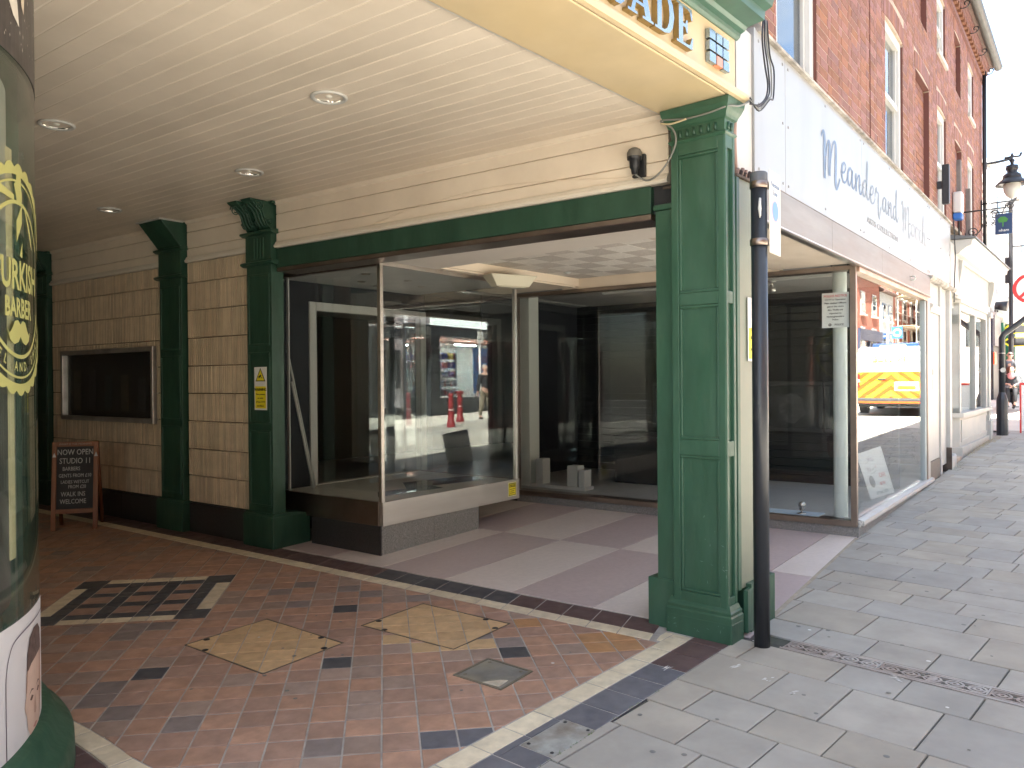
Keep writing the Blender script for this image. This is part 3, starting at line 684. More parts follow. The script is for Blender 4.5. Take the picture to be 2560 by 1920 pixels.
m = MB(WA); m.poly([(c+.03, .0627, sz0+.303), (c+.022, .0627, sz0+.286), (c-.016, .0627, sz0+.306), (c-.008, .0627, sz0+.323)]); m.poly([(c-.012, .0627, sz0+.296), (c-.028, .0627, sz0+.296), (c-.028, .0627, sz0+.289), (c-.012, .0627, sz0+.289)]); m.build('camera_symbol', INK, t)
ux = Vector((-WA.c, -WA.s, 0))
for z, s_, h_ in ((sz0+.185, 'WARNING', .036), (sz0+.143, 'These premises', .021), (sz0+.108, 'are under', .021), (sz0+.073, '24 hour CCTV', .021), (sz0+.038, 'surveillance', .021)):
    text(s_, h_, INK, wz(c, .0622, z), ux, (0, 0, 1), 'lettering', t, bold=.0006 if h_ > .03 else 0)
# ------------------------------------------------------------------ arcade front beam and lettering
fa = thing('arcade_fascia', 'cream yellow arcade fascia beam with raised grey letters over the entrance', 'fascia', (1.5, 1.95, 3.15))
MB().box(-7, 4.235, 1.955, 2.40, 3.19, 3.60).build('beam', YELLOW, fa, bev=.006)
MB().sweep([(1.955, 3.196), (1.935, 3.188), (1.913, 3.192), (1.90, 3.206), (1.902, 3.224), (1.92, 3.236), (1.932, 3.240), (1.940, 3.254), (1.955, 3.258)][::-1], -7, 4.30).build('bottom_moulding', YELLOW, fa)
MB().sweep([(2.402, 3.198), (2.425, 3.202), (2.432, 3.2195), (2.402, 3.2195)], -7, 4.15).build('inner_bead', mat('bead_grey_white', (.6, .58, .54), .5, var=.08), fa)
MB().sweep([(1.955, 3.535), (1.945, 3.535), (1.93, 3.548), (1.925, 3.565), (1.90, 3.575), (1.885, 3.592), (1.84, 3.598), (1.785, 3.603), (1.78, 3.65), (1.74, 3.665), (1.73, 3.70), (1.72, 3.74), (1.955, 3.75)][::-1], -7, 4.245).build('green_cornice', mat('cornice_green', (.055, .125, .09), .35, var=.12, bump=.08, bscale=12, dirt=(.03, .06, .045), dscale=4, damt=.5), fa)
MB().box(-7, 4.30, 1.70, 2.3, 3.752, 3.78).build('cornice_lead', mat('lead_flashing', (.16, .165, .17), .5, metal=.4, var=.2), fa)
LET = mat('letter_blue_grey', (.33, .40, .44), .12, metal=.9, var=.05); LETS = mat('letter_side_gold', (.28, .19, .07), .4, metal=.4)
# serif capitals as stroke polygons on a 1 x 1 box
SER = {
 'A': [[(0, 0), (.36, 0), (.36, .06), (.25, .06), (.31, .26), (.62, .26), (.68, .06), (.57, .06), (.57, 0), (1, 0), (1, .06), (.91, .06), (.58, 1), (.44, 1), (.12, .06), (0, .06)], [(.34, .33), (.46, .74), (.60, .33)]],
 'D': [[(0, 0), (.5, 0), (.75, .06), (.92, .22), (1, .5), (.92, .78), (.75, .94), (.5, 1), (0, 1), (0, .94), (.12, .94), (.12, .06), (0, .06)], [(.34, .07), (.34, .93), (.48, .93), (.62, .86), (.72, .7), (.75, .5), (.72, .3), (.62, .14), (.48, .07)]],
 'E': [[(0, 0), (.95, 0), (1, .3), (.94, .3), (.82, .1), (.7, .07), (.38, .07), (.38, .46), (.52, .46), (.6, .34), (.66, .34), (.66, .66), (.6, .66), (.52, .54), (.38, .54), (.38, .93), (.68, .93), (.8, .9), (.9, .72), (.96, .72), (.93, 1), (0, 1), (0, .94), (.13, .94), (.13, .06), (0, .06)]],
 'C': [[(1, .68), (.94, .68), (.86, .86), (.7, .95), (.56, .95), (.42, .9), (.3, .74), (.27, .5), (.3, .26), (.42, .1), (.58, .05), (.76, .09), (.92, .28), (.98, .28), (.92, .1), (.75, -.01), (.55, -.02), (.3, .05), (.08, .25), (0, .5), (.08, .76), (.28, .96), (.52, 1.02), (.72, .98), (.86, .93), (.94, 1), (1, 1)]],
 'R': [[(0, 0), (.48, 0), (.48, .06), (.36, .06), (.36, .44), (.46, .44), (.7, .05), (.84, 0), (1.05, 0), (1.05, .06), (.96, .08), (.72, .46), (.88, .56), (.94, .72), (.88, .9), (.68, 1), (0, 1), (0, .94), (.12, .94), (.12, .06), (0, .06)], [(.36, .52), (.36, .93), (.52, .93), (.66, .86), (.69, .72), (.64, .58), (.52, .52)]],
}
def letter(ch, x0, wdt, z0, hgt, yf):
    import mathutils
    loops = SER[ch]; bmx = bmesh.new(); d = .032
    allv = []; edges_ = []
    for lp in loops:
        vs_ = [bmx.verts.new((x0+p[0]*wdt, yf, z0+p[1]*hgt)) for p in lp]
        for k in range(len(vs_)): edges_.append(bmx.edges.new((vs_[k], vs_[(k+1) % len(vs_)])))
    r = bmesh.ops.triangle_fill(bmx, use_beauty=True, use_dissolve=False, edges=edges_)
    fs = [f for f in r['geom'] if isinstance(f, bmesh.types.BMFace)]
    for f in fs:
        f.material_index = 0
        if f.normal.y > 0: f.normal_flip()
    ex = bmesh.ops.extrude_face_region(bmx, geom=fs)
    for v in [g for g in ex['geom'] if isinstance(g, bmesh.types.BMVert)]: v.co.y += -d
    bmx.normal_update()
    for f in bmx.faces: f.material_index = 0 if f.normal.y < -.7 else 1
    bmesh.ops.recalc_face_normals(bmx, faces=bmx.faces[:])
    me = bpy.data.meshes.new('letter'); bmx.to_mesh(me); bmx.free(); me.materials.append(LET); me.materials.append(LETS)
    o = bpy.data.objects.new('letter', me); COL.objects.link(o); par(o, fa)
for ch, x0, wd in (('A', 2.40, .22), ('R', 2.635, .20), ('C', 2.845, .185), ('A', 3.045, .225), ('D', 3.285, .185), ('E', 3.495, .17)): letter(ch, x0, wd, 3.288, .205, 1.953)
cols = [(.33, .40, .44)]*7+[(.75, .30, .18)]+[(.33, .40, .44)]
for r_ in range(3):
    for c_ in range(3):
        o = MB().box(3.86+c_*.081+r_*.002, 3.93+c_*.081+r_*.002, 1.925, 1.953, 3.425-r_*.062, 3.477-r_*.062).build('logo_square', mat('logo_orange', (.70, .27, .16), .15, metal=.5) if (r_, c_) == (2, 1) else LET, fa, bev=.002)
# ------------------------------------------------------------------ the corner pillar by the pavement
g = gz(4.3, 2.1)
cp = thing('corner_pillar', 'large panelled green corner pillar with moulded base at the arcade entrance', 'pillar', (4.3, 2.1, g))
MB().box(4.16, 4.27, 1.995, 2.31, .28, 3.10).build('core', GREEN, cp)
# stiles and rails proud of the recessed panels on the arcade face
fz = [.292, .338, 1.135, 1.235, 2.035, 2.09, 2.918, 2.985]
fx = 4.142
for a, b in ((1.983, 2.025), (2.277, 2.323)): MB().box(fx, 4.165, a, b, .285, 2.99).build('stile', GREEN, cp, bev=.003)
for a, b in ((.285, .345), (1.150, 1.24), (2.03, 2.10), (2.915, 2.99)): MB().box(fx+.001, 4.165, 2.025, 2.277, a, b).build('rail', GREEN, cp, bev=.003)
for z0, z1 in ((.345, 1.15), (1.24, 2.03), (2.10, 2.915)):
    m = MB()
    for bx_ in ((2.025, 2.277, z0, z0+.018), (2.025, 2.277, z1-.018, z1), (2.025, 2.043, z0+.018, z1-.018), (2.259, 2.277, z0+.018, z1-.018)): m.box(fx+.005, 4.163, *bx_)
    m.build('panel_moulding', GREEN, cp, bev=.006, seg=3)
# street side face, narrow panels
for a, b in ((4.145, 4.172), (4.238, 4.268)): MB().box(a+.0, b, 1.977, 1.998, .285, 2.99).build('stile', GREEN, cp, bev=.003)
for a, b in ((.285, .345), (1.150, 1.24), (2.03, 2.10), (2.915, 2.99)): MB().box(4.172, 4.238, 1.979, 1.998, a, b).build('rail', GREEN, cp, bev=.003)
# base block and mouldings
MB().box(4.125, 4.285, 1.947, 2.367, g-.03, .205).build('base_block', GREEN, cp, bev=.006)
def ring(name, prof, x0, x1, y0, y1):
    """rectangular moulding: profile of (out, z)"""
    m = MB(); loops = []
    for o_, z in prof: loops.append([m.v(x0-o_, y0-o_, z), m.v(x1+o_, y0-o_, z), m.v(x1+o_, y1+o_, z), m.v(x0-o_, y1+o_, z)])
    for A, B in zip(loops[:-1], loops[1:]):
        for k in range(4): m.f((A[k], A[(k+1) % 4], B[(k+1) % 4], B[k]))
    m.f(loops[-1]); m.f(loops[0][::-1]); m.build(name, GREEN, cp)
ring('base_moulding', [(.0, .20), (.0, .235), (-.006, .245), (-.004, .262), (-.012, .272), (-.016, .285), (-.022, .30)], 4.126, 4.284, 1.949, 2.365)
ring('neck_moulding', [(0, 2.985), (.006, 2.99), (.012, 3.0), (.006, 3.01), (0, 3.012)], 4.142, 4.268, 1.979, 2.323)
ring('capital', [(-.004, 3.005), (.0, 3.075), (.012, 3.083), (.016, 3.098), (.03, 3.125), (.042, 3.155), (.046, 3.186), (.04, 3.188)], 4.142, 4.268, 1.979, 2.323)
for k in range(6): MB().tube([(4.141, 2.035+k*.045, 3.02), (4.141, 2.035+k*.045, 3.062)], .010, 6).build('flute', GREEND, cp, smooth=True)
for k in range(2): MB().tube([(4.185+k*.04, 1.978, 3.02), (4.185+k*.04, 1.978, 3.062)], .010, 6).build('flute', GREEND, cp, smooth=True)
# flat pilaster strip on the lobby side
MB().box(4.185, 4.30, 2.325, 2.455, .36, 2.62).build('side_strip', GREEN, cp, bev=.003)
MB().box(4.17, 4.31, 2.32, 2.515, g-.03, .385).build('side_base', GREEN, cp, bev=.004)
MB().box(4.18, 4.31, 2.322, 2.47, 2.625, 2.66).build('side_cap', GREEN, cp, bev=.008)
# sage boxed casing on the street side with a loose skirting block
SG = [('casing', (4.325, 4.675, 1.985, 2.46, .36, 2.772), SAGE), ('casing_edge', (4.282, 4.322, 1.975, 2.0, .36, 2.772), GREEN), ('casing_trim', (4.660, 4.698, 1.965, 2.46, .36, 2.765), GREEN), ('casing_skirting', (4.40, 4.748, 1.952, 2.50, g-.02, .382), GREEN), ('casing_top', (4.28, 4.70, 1.97, 2.46, 2.774, 2.79), mat('rotten_wood', (.10, .075, .06), .9, var=.4, bump=.5))]
for nm, b_, mt in SG: MB().box(*b_).build(nm, mt, cp, bev=.003)
m = MB(); m.prism([(4.315, 1.935), (4.42, 1.950), (4.416, 1.975), (4.312, 1.962)], g+.02, .36); o = m.build('loose_skirting', GREEN, cp, bev=.003)
MB().box(4.27, 4.35, 2.02, 2.3, g-.02, 2.9).build('gap_shade', BLACK, cp)  # black block put in for the shade of the gap
# rotten timber above the casing, and a dark block for the void's shade
WOOD = mat('bare_timber', (.30, .20, .165), .85, var=.3, vscale=10, scale3=(1, 1, .2), bump=.3)
MB().tube([(4.33, 2.02, 2.79), (4.335, 2.03, 3.0), (4.325, 2.02, 3.19)], .03, 7).build('bare_post', WOOD, cp)
MB().box(4.29, 4.80, 2.12, 2.4, 2.79, 3.62).build('void_back', mat('dark_void', (.05, .035, .03), .9, var=.5, vscale=8), cp)
for k in range(7):
    x = 4.33+k*.03; MB().tube([(x, 2.0, 2.78), (x+random.uniform(-.02, .02), 1.985, 2.82+random.uniform(0, .03))], .012, 5).build('rubble', mat('dark_void', (0, 0, 0)) if k % 2 else WOOD, cp)
# beacon lamp and its cable on the boarded wall
t = thing('wall_beacon', 'dusty black beacon fitting on the boarded wall beside the corner pillar', 'beacon', (*WA.p(-.04, .05), 2.83))
bx0, by0 = WA.p(-.03, .085)
MB(WA).box(-.075, .015, .006, .035, 2.86, 3.0).build('back_plate', IRON, t, bev=.006)
MB().lathe([(.0, 2.865), (.018, 2.868), (.024, 2.90), (.030, 2.905), (.032, 2.95), (.045, 2.955), (.047, 2.972)], bx0, by0, 18).build('body', IRON, t, smooth=True)
MB().lathe([(.047, 2.972), (.046, 3.0), (.036, 3.018), (.018, 3.028), (0, 3.03)], bx0, by0, 18).build('lens', mat('dusty_lens', (.16, .15, .13), .8, var=.3), t, smooth=True)
CAB = mat('grey_cable', (.20, .205, .19), .6, var=.1); CABC = mat('cream_cable', (.6, .5, .32), .6)
def cable(pts, r_, mt, lab, nm='cable'):
    o = MB().tube(cat_rom(pts, 5), r_, 6).build(nm, mt); return tag(o, lab, 'cable', 'loose cables round the corner pillar')
P_ = lambda u, v, z: (*WA.p(u, v), z)
cable([(bx0, by0, 2.868), P_(-.10, .07, 2.82), (4.15, 2.42, 2.83), (4.132, 2.33, 2.9), (4.128, 2.28, 3.0), (4.12, 2.30, 3.08), (4.115, 2.37, 3.13), (4.11, 2.34, 3.135), (4.11, 2.2, 3.112), (4.11, 2.05, 3.115), (4.12, 1.95, 3.13), (4.22, 1.92, 3.15), (4.33, 1.90, 3.21)], .006, CAB, 'grey cable drooping from the beacon up round the pillar capital')
cable([(4.11, 2.37, 3.12), (4.108, 2.3, 3.103), (4.108, 2.2, 3.11)], .0055, CABC, 'short cream painted cable on the left of the pillar capital')
for k, lab in enumerate(('slack black cable hanging lowest in the loop beside the white signboard', 'thin dark cable on the left of the loop below the green cornice', 'dark cable in the middle of the loop below the green cornice', 'dark cable on the right of the loop against the white signboard')):
    o_ = k*.018
    cable([(4.50+o_, 1.90, 3.74), (4.46+o_*2, 1.89, 3.6-.02*k), (4.47+o_*2.5, 1.88, 3.45), (4.50+o_*1.5, 1.875, 3.34-.02*k), (4.46+o_, 1.87, 3.25), (4.36, 1.87, 3.18-.012*k), (4.27, 1.885, 3.165+.012*k)], .005, IRON if k != 2 else CAB, lab)
cable([P_(2.35, .012, 2.86), P_(1.9, .012, 2.93), P_(1.2, .012, 2.975), P_(.6, .012, 2.94), P_(.1, .014, 2.88), (bx0, by0, 2.87)], .0028, CREAMW, 'thin painted cable running along the cream boarding to the beacon')

# knocks and scuffs on the pillar foot
sr = random.Random(21); SCF = mat('paint_scuff', (.13, .215, .17), .7)
for k in range(26):
    L_ = sr.uniform(.006, .03); a = sr.uniform(-.6, .6)+math.pi/2*(k % 2); wd = sr.uniform(.001, .003)
    if k < 12: y, z, x = sr.uniform(1.97, 2.35), sr.uniform(.11, .2), 4.1245
    elif k < 20: y, z, x = sr.uniform(2.05, 2.25), sr.uniform(.37, .8), 4.1595
    else: y, z, x = sr.uniform(1.985, 2.02), sr.uniform(.3, 1.1), 4.1415
    c_, s_ = math.cos(a), math.sin(a)
    MB().poly([(x, y-c_*L_/2, z-s_*L_/2), (x, y+s_*wd, z-c_*wd), (x, y+c_*L_/2, z+s_*L_/2), (x, y-s_*wd, z+c_*wd)]).build('paint_scuff', SCF, cp)
# ------------------------------------------------------------------ display window island in the lobby
DF = Fr(4.295, 5.2, math.atan(.0675))
dw = thing('display_window', 'empty glass display window with brushed steel apron projecting into the lobby', 'display window', (4.295, 5.2, gz(4.295, 5.2)))
g = gz(4.3, 5.2)
for a, b in ((.004, .66), (.664, 1.31)): MB(DF).box(a, b, .012, .9, g-.02, .36).build('base_stone', GRANG, dw, bev=.002)
MB(DF).box(-.012, .003, .004, .92, g-.02, .36).build('base_stone', GRAN, dw)
MB(DF).box(0, 1.955, -.012, .03, .357, .562).build('apron', mat('apron_alu', (.52, .49, .455), .40, metal=.85, var=.06, vscale=2, dirt=(.35, .29, .24), dscale=1.6, damt=.35, scale3=(.5, .5, 5)), dw, bev=.002)
MB(DF).box(-.014, .02, .031, 1.41, .357, .562).build('apron', ALUD, dw, bev=.002)
MB(DF).box(1.925, 1.953, .031, 1.38, .357, .562).build('apron', ALUD, dw, bev=.002)
MB(DF).box(.021, 1.924, .031, 1.40, .535, .556).build('display_floor', mat('display_board', (.58, .565, .51), .35, var=.06), dw)
for u, v, n in ((0, 0, 'corner_post'), (1.915, 0, 'corner_post')): MB(DF).box(u-.012, u+.026, v-.012, v+.026, .5625, 2.60).build(n, STEEL if u else ALU, dw, bev=.003)
MB(DF).box(-.016, 1.955, -.016, .03, 2.588, 2.624).build('head_rail', ALU, dw, bev=.002)
MB(DF).box(-.016, .03, .031, 1.41, 2.588, 2.6235).build('head_rail', ALUD, dw, bev=.002)
MB(DF).box(1.92, 1.955, .031, 1.38, 2.588, 2.6235).build('head_rail', ALUD, dw, bev=.002)
MB(DF).box(.026, 1.915, .003, .011, .556, 2.60).build('front_pane', GLASS, dw)
MB(DF).box(.003, .011, .026, 1.40, .556, 2.60).build('side_pane', GLASS, dw)
MB(DF).box(1.925, 1.933, .03, 1.39, .556, 2.60).build('side_pane', GLASS, dw)
MB(DF).box(.014, .028, 1.27, 1.30, .5565, 2.588).build('white_bead', WHITEC, dw)
MB(DF).box(.03, 1.92, .031, 1.41, 2.59, 2.606).build('display_ceiling', WHITEC, dw)
for k, (u, v) in enumerate(((.3, .5), (.65, .95), (.9, .55), (1.35, .8), (1.0, 1.1))):
    x, y = DF.p(u, v); MB().lathe([(0, 2.575), (.035, 2.578), (.045, 2.589)], x, y, 14).build('spot_ring', STEEL, dw, smooth=True)
# back partition with white framed opening
pt = thing('display_partition', 'dark partition with white framed black opening behind the display window', 'partition', (*DF.p(1, 1.42), .5))
for a, b, z0, z1 in ((-.1, .37, .3, 2.62), (.37, 2.05, 2.40, 2.62)): MB(DF).box(a, b, 1.42, 1.48, z0, z1).build('wall_panel', NAVY, pt)
for nm, b_ in (('jamb', (.37, .455, .50, 2.40)), ('jamb', (1.965, 2.05, .50, 2.40)), ('head', (.456, 1.964, 2.315, 2.40)), ('sill', (.456, 1.964, .50, .565))):
    MB(DF).box(b_[0], b_[1], 1.40, 1.49, b_[2], b_[3]).build(nm, WHITEC, pt, bev=.003)
for lab, u0, u1, z1 in (('taller of two white strips leaning in the corner of the display window', .035, .335, 1.90), ('shorter of two white strips leaning in the corner of the display window', .03, .24, 1.60)):
    a = DF.p(u0, 1.32 if z1 > 1.8 else 1.25); b = DF.p(u1, 1.30 if z1 > 1.8 else 1.2)
    tag(MB().tube([(*b, .56), (*a, z1)], .011, 6).build('white_strip', WHITEC), lab, 'strip', 'strips leaning in the display window')
AC = glassmat('clear_acrylic', (.86, .89, .9), .1)
for lab, pts in (('clear acrylic sheet lying flat on the display floor, further from the corner post', [(.75, .45), (1.75, .25), (1.85, .62), (1.05, .8)]), ('clear acrylic sheet lying flat on the display floor, nearest the corner post', [(.22, .28), (1.0, .2), (1.05, .42), (.42, .5)])):
    tag(MB(DF).prism(ccw(pts), .557, .561 if 'further' in lab else .5605).build('acrylic_sheet', AC), lab, 'sheet', 'acrylic sheets on the display floor')
gp = MB(DF).box(.62, 1.52, .82, .828, .60, 2.18); tag(gp.build('added_glass_panel', GLASS), 'tall glass panel added inside the display window in place of a reflection', 'glass panel')  # added panel, stands in for a reflection in the glass
# hazard sticker on the apron
st = thing('hazard_sticker', 'small yellow and black sticker on the right end of the steel apron', 'sticker', (*DF.p(1.83, -.013), .4))
def dpt(u, v, z): x, y = DF.p(u, v); return (x, y, z)
ux = (DF.c, DF.s, 0)
MB(DF).box(1.758, 1.898, -.0145, -.0125, .392, .538).build('backing', mat('pale_yellow', (.8, .76, .4), .4), st); MB(DF).box(1.766, 1.890, -.0152, -.0146, .400, .530).build('border', mat('sticker_olive', (.36, .33, .03), .4), st)
MB(DF).box(1.776, 1.880, -.0158, -.0153, .410, .515).build('field', YSIGN, st); MB(DF).box(1.780, 1.876, -.0164, -.0159, .488, .510).build('title_bar', INK, st)
text('BE AWARE !', .017, YSIGN, dpt(1.828, -.0165, .499), ux, (0, 0, 1), 'lettering', st)
for k, hw in enumerate((.044, .032, .038)): MB(DF).box(1.828-hw, 1.828+hw, -.0162, -.0159, .464-k*.02, .469-k*.02).build('print_line', INK, st)
# ------------------------------------------------------------------ shop lobby: glazing, ceiling
sf = thing('lobby_glazing', 'dark shop window glazing along the far side of the lobby', 'shop window', (*LG.p(2, 0), gz(*LG.p(2, 0))))
gl0 = gz(7.25, 3.5)
for k in range(4): MB(LG).box(.035+k*.93, .962+k*.93, -.14, .0, gl0-.04, .245).build('plinth_slab', GRANG, sf, bev=.002)
MB(LG).sweep([(-.14, .247), (.014, .247), (.014, .296), (.004, .302), (-.14, .302)], .03, 3.76).build('sill_rail', ALUD, sf)
MB(LG).box(.03, 3.76, -.12, .012, 2.57, 2.612).build('head_rail', ALUD, sf, bev=.002)
MB(LG).box(-.018, .034, -.035, .016, .247, 2.612).build('corner_post', ALUD, sf, bev=.002)
MB(LG).box(3.72, 3.76, -.04, .012, .302, 2.57).build('end_post', ALUD, sf)
MB(LG).box(.034, 1.88, -.022, -.014, .300, 2.572).build('pane', GLASSL, sf); MB(LG).box(1.884, 3.72, -.022, -.014, .300, 2.572).build('pane', GLASSL, sf)
lc = MB(); 
lc.prism(ccw([WA.p(-.10, -.19), WA.p(3.5, -.19), (4.97, 6.2), (4.97, 2.10)]), 2.624, 2.64)
lob_c = kind(lc.build('lobby_ceiling', mat('soffit_white', (.78, .72, .65), .55, var=.05, vscale=2, dirt=(.6, .53, .46), dscale=2, damt=.4)), 'structure')
SOF = mat('soffit_white', (0, 0, 0)); UPS = mat('soffit_cream', (.78, .67, .54), .5, var=.06, vscale=2)
MB().prism(ccw([(4.972, 2.10), (7.33, 2.28), (7.26, 2.98), (4.972, 2.98)]), 2.624, 2.64).build('street_soffit', mat('soffit_ply', (.62, .54, .45), .6, var=.08, vscale=2, dirt=(.36, .29, .22), dscale=2, damt=.5), lob_c)
MB().prism(ccw([(4.972, 5.16), (7.05, 5.16), (7.0, 6.2), (4.972, 6.2)]), 2.624, 2.64).build('rear_soffit', UPS, lob_c)
for nm, b_ in (('upstand', (4.95, 4.97, 2.98, 5.16)), ('upstand', (4.97, 7.12, 5.14, 5.159)), ('upstand', (4.97, 7.24, 2.981, 3.0))): MB().box(b_[0], b_[1], b_[2], b_[3], 2.641, 2.735).build(nm, UPS, lob_c)
MB(LG).box(.66, 3.1, -.10, -.0, 2.613, 2.735).build('upstand', UPS, lob_c)
MB().box(4.9, 7.4, 2.9, 5.4, 2.75, 2.77).build('upper_lining', DARKF, lob_c)
ACT = [mat('acoustic_tile', (.80, .76, .70), .8, var=.12, vscale=60, bump=.25, bscale=120, rnd=.06, dirt=(.6, .54, .48), dscale=1.2, damt=.4), mat('acoustic_tile_grey', (.60, .55, .50), .8, var=.15, vscale=60, bump=.25, bscale=120, rnd=.06)]
for a in range(8):
    for b in range(8):
        x0, y0 = 4.973+a*.303, 3.002+b*.267
        P = [(x0+.002, y0+.002), (x0+.301, y0+.002), (x0+.301, y0+.265), (x0+.002, y0+.265)]
        P = clip(P, 1, .0866, 7.337+.0866*2.27-.02)
        if len(P) > 2 and abs(area(P)) > .003: MB().prism(ccw(P), 2.722+.002*random.random(), 2.74).build('ceiling_tile', ACT[(a+b) % 2], lob_c)
x, y = 6.55, 4.9
o = MB().lathe([(.0, 2.70), (.02, 2.702), (.035, 2.715), (.04, 2.7215)], x, y, 14).build('smoke_detector', WHITEC, smooth=True); tag(o, 'small round white detector on the lobby tile ceiling', 'detector')
el = thing('lobby_lamp_box', 'cream trapezoid light box fixed under the lobby ceiling above the display', 'light fitting', (5.78, 5.02, 2.62))
m = MB(Fr(5.78, 5.02, R(-20))); b0 = [m.v(*p) for p in ((-.26, -.1, 2.622), (.26, -.1, 2.622), (.26, .1, 2.622), (-.26, .1, 2.622))]; b1 = [m.v(*p) for p in ((-.18, -.06, 2.51), (.18, -.06, 2.51), (.18, .06, 2.51), (-.18, .06, 2.51))]
for k in range(4): m.f((b0[k], b1[k], b1[(k+1) % 4], b0[(k+1) % 4]))
m.f(b1[::-1]); m.f(b0); m.build('housing', mat('cream_plastic', (.64, .60, .46), .4), el, bev=.006)
MB(Fr(5.78, 5.02, R(-20))).box(-.15, .15, -.045, .045, 2.503, 2.509).build('diffuser', mat('diffuser_plastic', (.55, .52, .42), .3), el)
# ------------------------------------------------------------------ shop interior
LAM = mat('laminate_floor', (.46, .465, .455), .35, var=.18, vscale=3, scale3=(1, 9, 1), dirt=(.28, .28, .27), dscale=3, damt=.4)
si = MB(); si.box(4.0, 13.6, 6.64, 10.8, .27, .30); sfl = kind(si.build('shop_floor', LAM), 'structure')
MB(LG).box(.03, 4.4, -6.0, -.14, .27, .2985).build('front_floor', LAM, sfl)
m = MB(); m.prism(ccw([LG.p(.01, -.12), LG.p(4.1, -.12), LG.p(4.1, -6.2), LG.p(-.0, -6.2), (7.5, 2.30)]), 2.66, 2.70); shc = kind(m.build('shop_ceiling', mat('shop_ceiling_paint', (.30, .29, .28), .7)), 'structure')
MB().box(4.0, 13.6, 6.64, 10.8, 2.66, 2.70).build('rear_ceiling', mat('shop_ceiling_dark', (.2, .2, .2), .8), shc)
si = thing('shop_interior_wall', 'black slatted back wall seen inside the empty shop', 'wall', (9.6, 4.5, .3))
SLAT = mat('black_slatwall', (.010, .011, .014), .55, var=.15, vscale=4)
k = 0; z = .30
while z < 2.64:
    MB(LG).box(.05, 4.4, -2.44, -2.40, z, z+.094).build('slat', SLAT, si); z += .1
MB(LG).box(.05, 4.4, -2.5, -2.445, .3, 2.66).build('wall_core', BLACK, si)
MB().box(4.0, 13.6, 10.7, 10.8, .3, 2.66).build('rear_wall', BLACK, si); MB(WA).box(3.66, 9, -.13, -.092, .25, 2.72).build('side_wall', BLACK, si)
MB(LG).box(4.36, 4.4, -2.4, -.9, .3, 2.66).build('partition', NAVY, si)
MB(LG).box(4.37, 4.39, -.9, -.14, 2.1, 2.66).build('door_head', NAVY, si)
# picture panels along the slatted wall
for k in range(4):
    fp = thing('wall_picture', ['dim grey framed picture at the far left of the row inside the shop', 'dim grey framed picture second from the left in the row inside the shop', 'dim grey framed picture above the white socket inside the shop', 'dim grey framed picture nearest the white corner column inside the shop'][3-k], 'picture', (*LG.p(.4+k*.7, -2.39), .95), 'framed pictures low on the slatted wall')
    u0 = .12+k*.76
    for b_ in ((u0, u0+.74, .93, .985), (u0, u0+.74, 1.50, 1.555), (u0, u0+.06, .985, 1.50), (u0+.68, u0+.74, .985, 1.50)): MB(LG).box(b_[0], b_[1], -2.40, -2.375, b_[2], b_[3]).build('frame', mat('dim_grey_frame', (.05, .053, .056), .6), fp, bev=.01)
    m = MB(LG); m.box(u0+.06, u0+.68, -2.40, -2.385, .985, 1.50); m.build('print', mat('dim_print', (.035, .038, .042), .5, var=.7, vscale=4), fp)
    x = u0+.37; pts = [(x+.16*math.cos(t*.5)*(1+.2*math.sin(3*t)), 1.22+.19*math.sin(t*.5)) for t in range(13)]
    m = MB(LG); m.poly([(p[0], -2.384, p[1]) for p in pts[:12]]); m.build('portrait_shape', mat('dim_figure', (.075, .078, .08), .6, var=.4, vscale=9), fp)
sk = thing('power_socket', 'white double socket and switch on the dark wall inside the shop', 'socket', (*LG.p(1.3, -2.38), .7))
for u in (1.86, 1.70): MB(LG).box(u, u+.15 if u > 1.8 else u+.13, -2.40, -2.375, .70, .785).build('plate', WHITEC, sk, bev=.004)
for u in (1.895, 1.965): MB(LG).box(u, u+.012, -2.3745, -2.372, .728, .755).build('socket_hole', INK, sk)
cl = MB(LG); cl.lathe([(.062, .30), (.062, 2.66)], .16, -.16, 20); tag(cl.build('corner_column', mat('column_white', (.66, .72, .70), .5, var=.04), smooth=True), 'round white column inside the corner of the street shop window', 'column')
tag(MB(LG).box(3.80, 4.01, -.55, -.34, .30, 2.66).build('white_post', mat('post_white', (.64, .66, .62), .5), bev=.004), 'square white post just inside the far end of the lobby glazing', 'column')
ws = thing('white_shelf_offcut', 'low white shelf offcut lying by the foot of the square white post', 'shelf', (*LG.p(3.2, -.4), .3))
MB(LG).box(3.0, 3.78, -.5, -.3, .302, .34).build('shelf_board', WHITEC, ws); MB(LG).box(3.12, 3.26, -.48, -.33, .341, .58).build('upright', WHITEC, ws); MB(LG).box(3.01, 3.09, -.46, -.31, .341, .54).build('upright', WHITEC, ws); MB(LG).box(3.6, 3.7, -.48, -.32, .341, .64).build('upright', WHITEC, ws)
ct = thing('shop_counter', 'low black plinth standing inside the shop behind the lobby glazing', 'counter', (*LG.p(2.4, -1.6), .3))
MB(LG).box(1.9, 3.1, -2.0, -1.2, .30, .86).build('body', BLACK, ct, bev=.01); MB(LG).box(1.88, 3.12, -2.02, -1.18, .861, .89).build('top', NAVY, ct, bev=.004)
sl = thing('spot_lamp', 'small steel spotlight standing on the shop floor beside the glass', 'spotlight', (*LG.p(.5, -.12), .3))
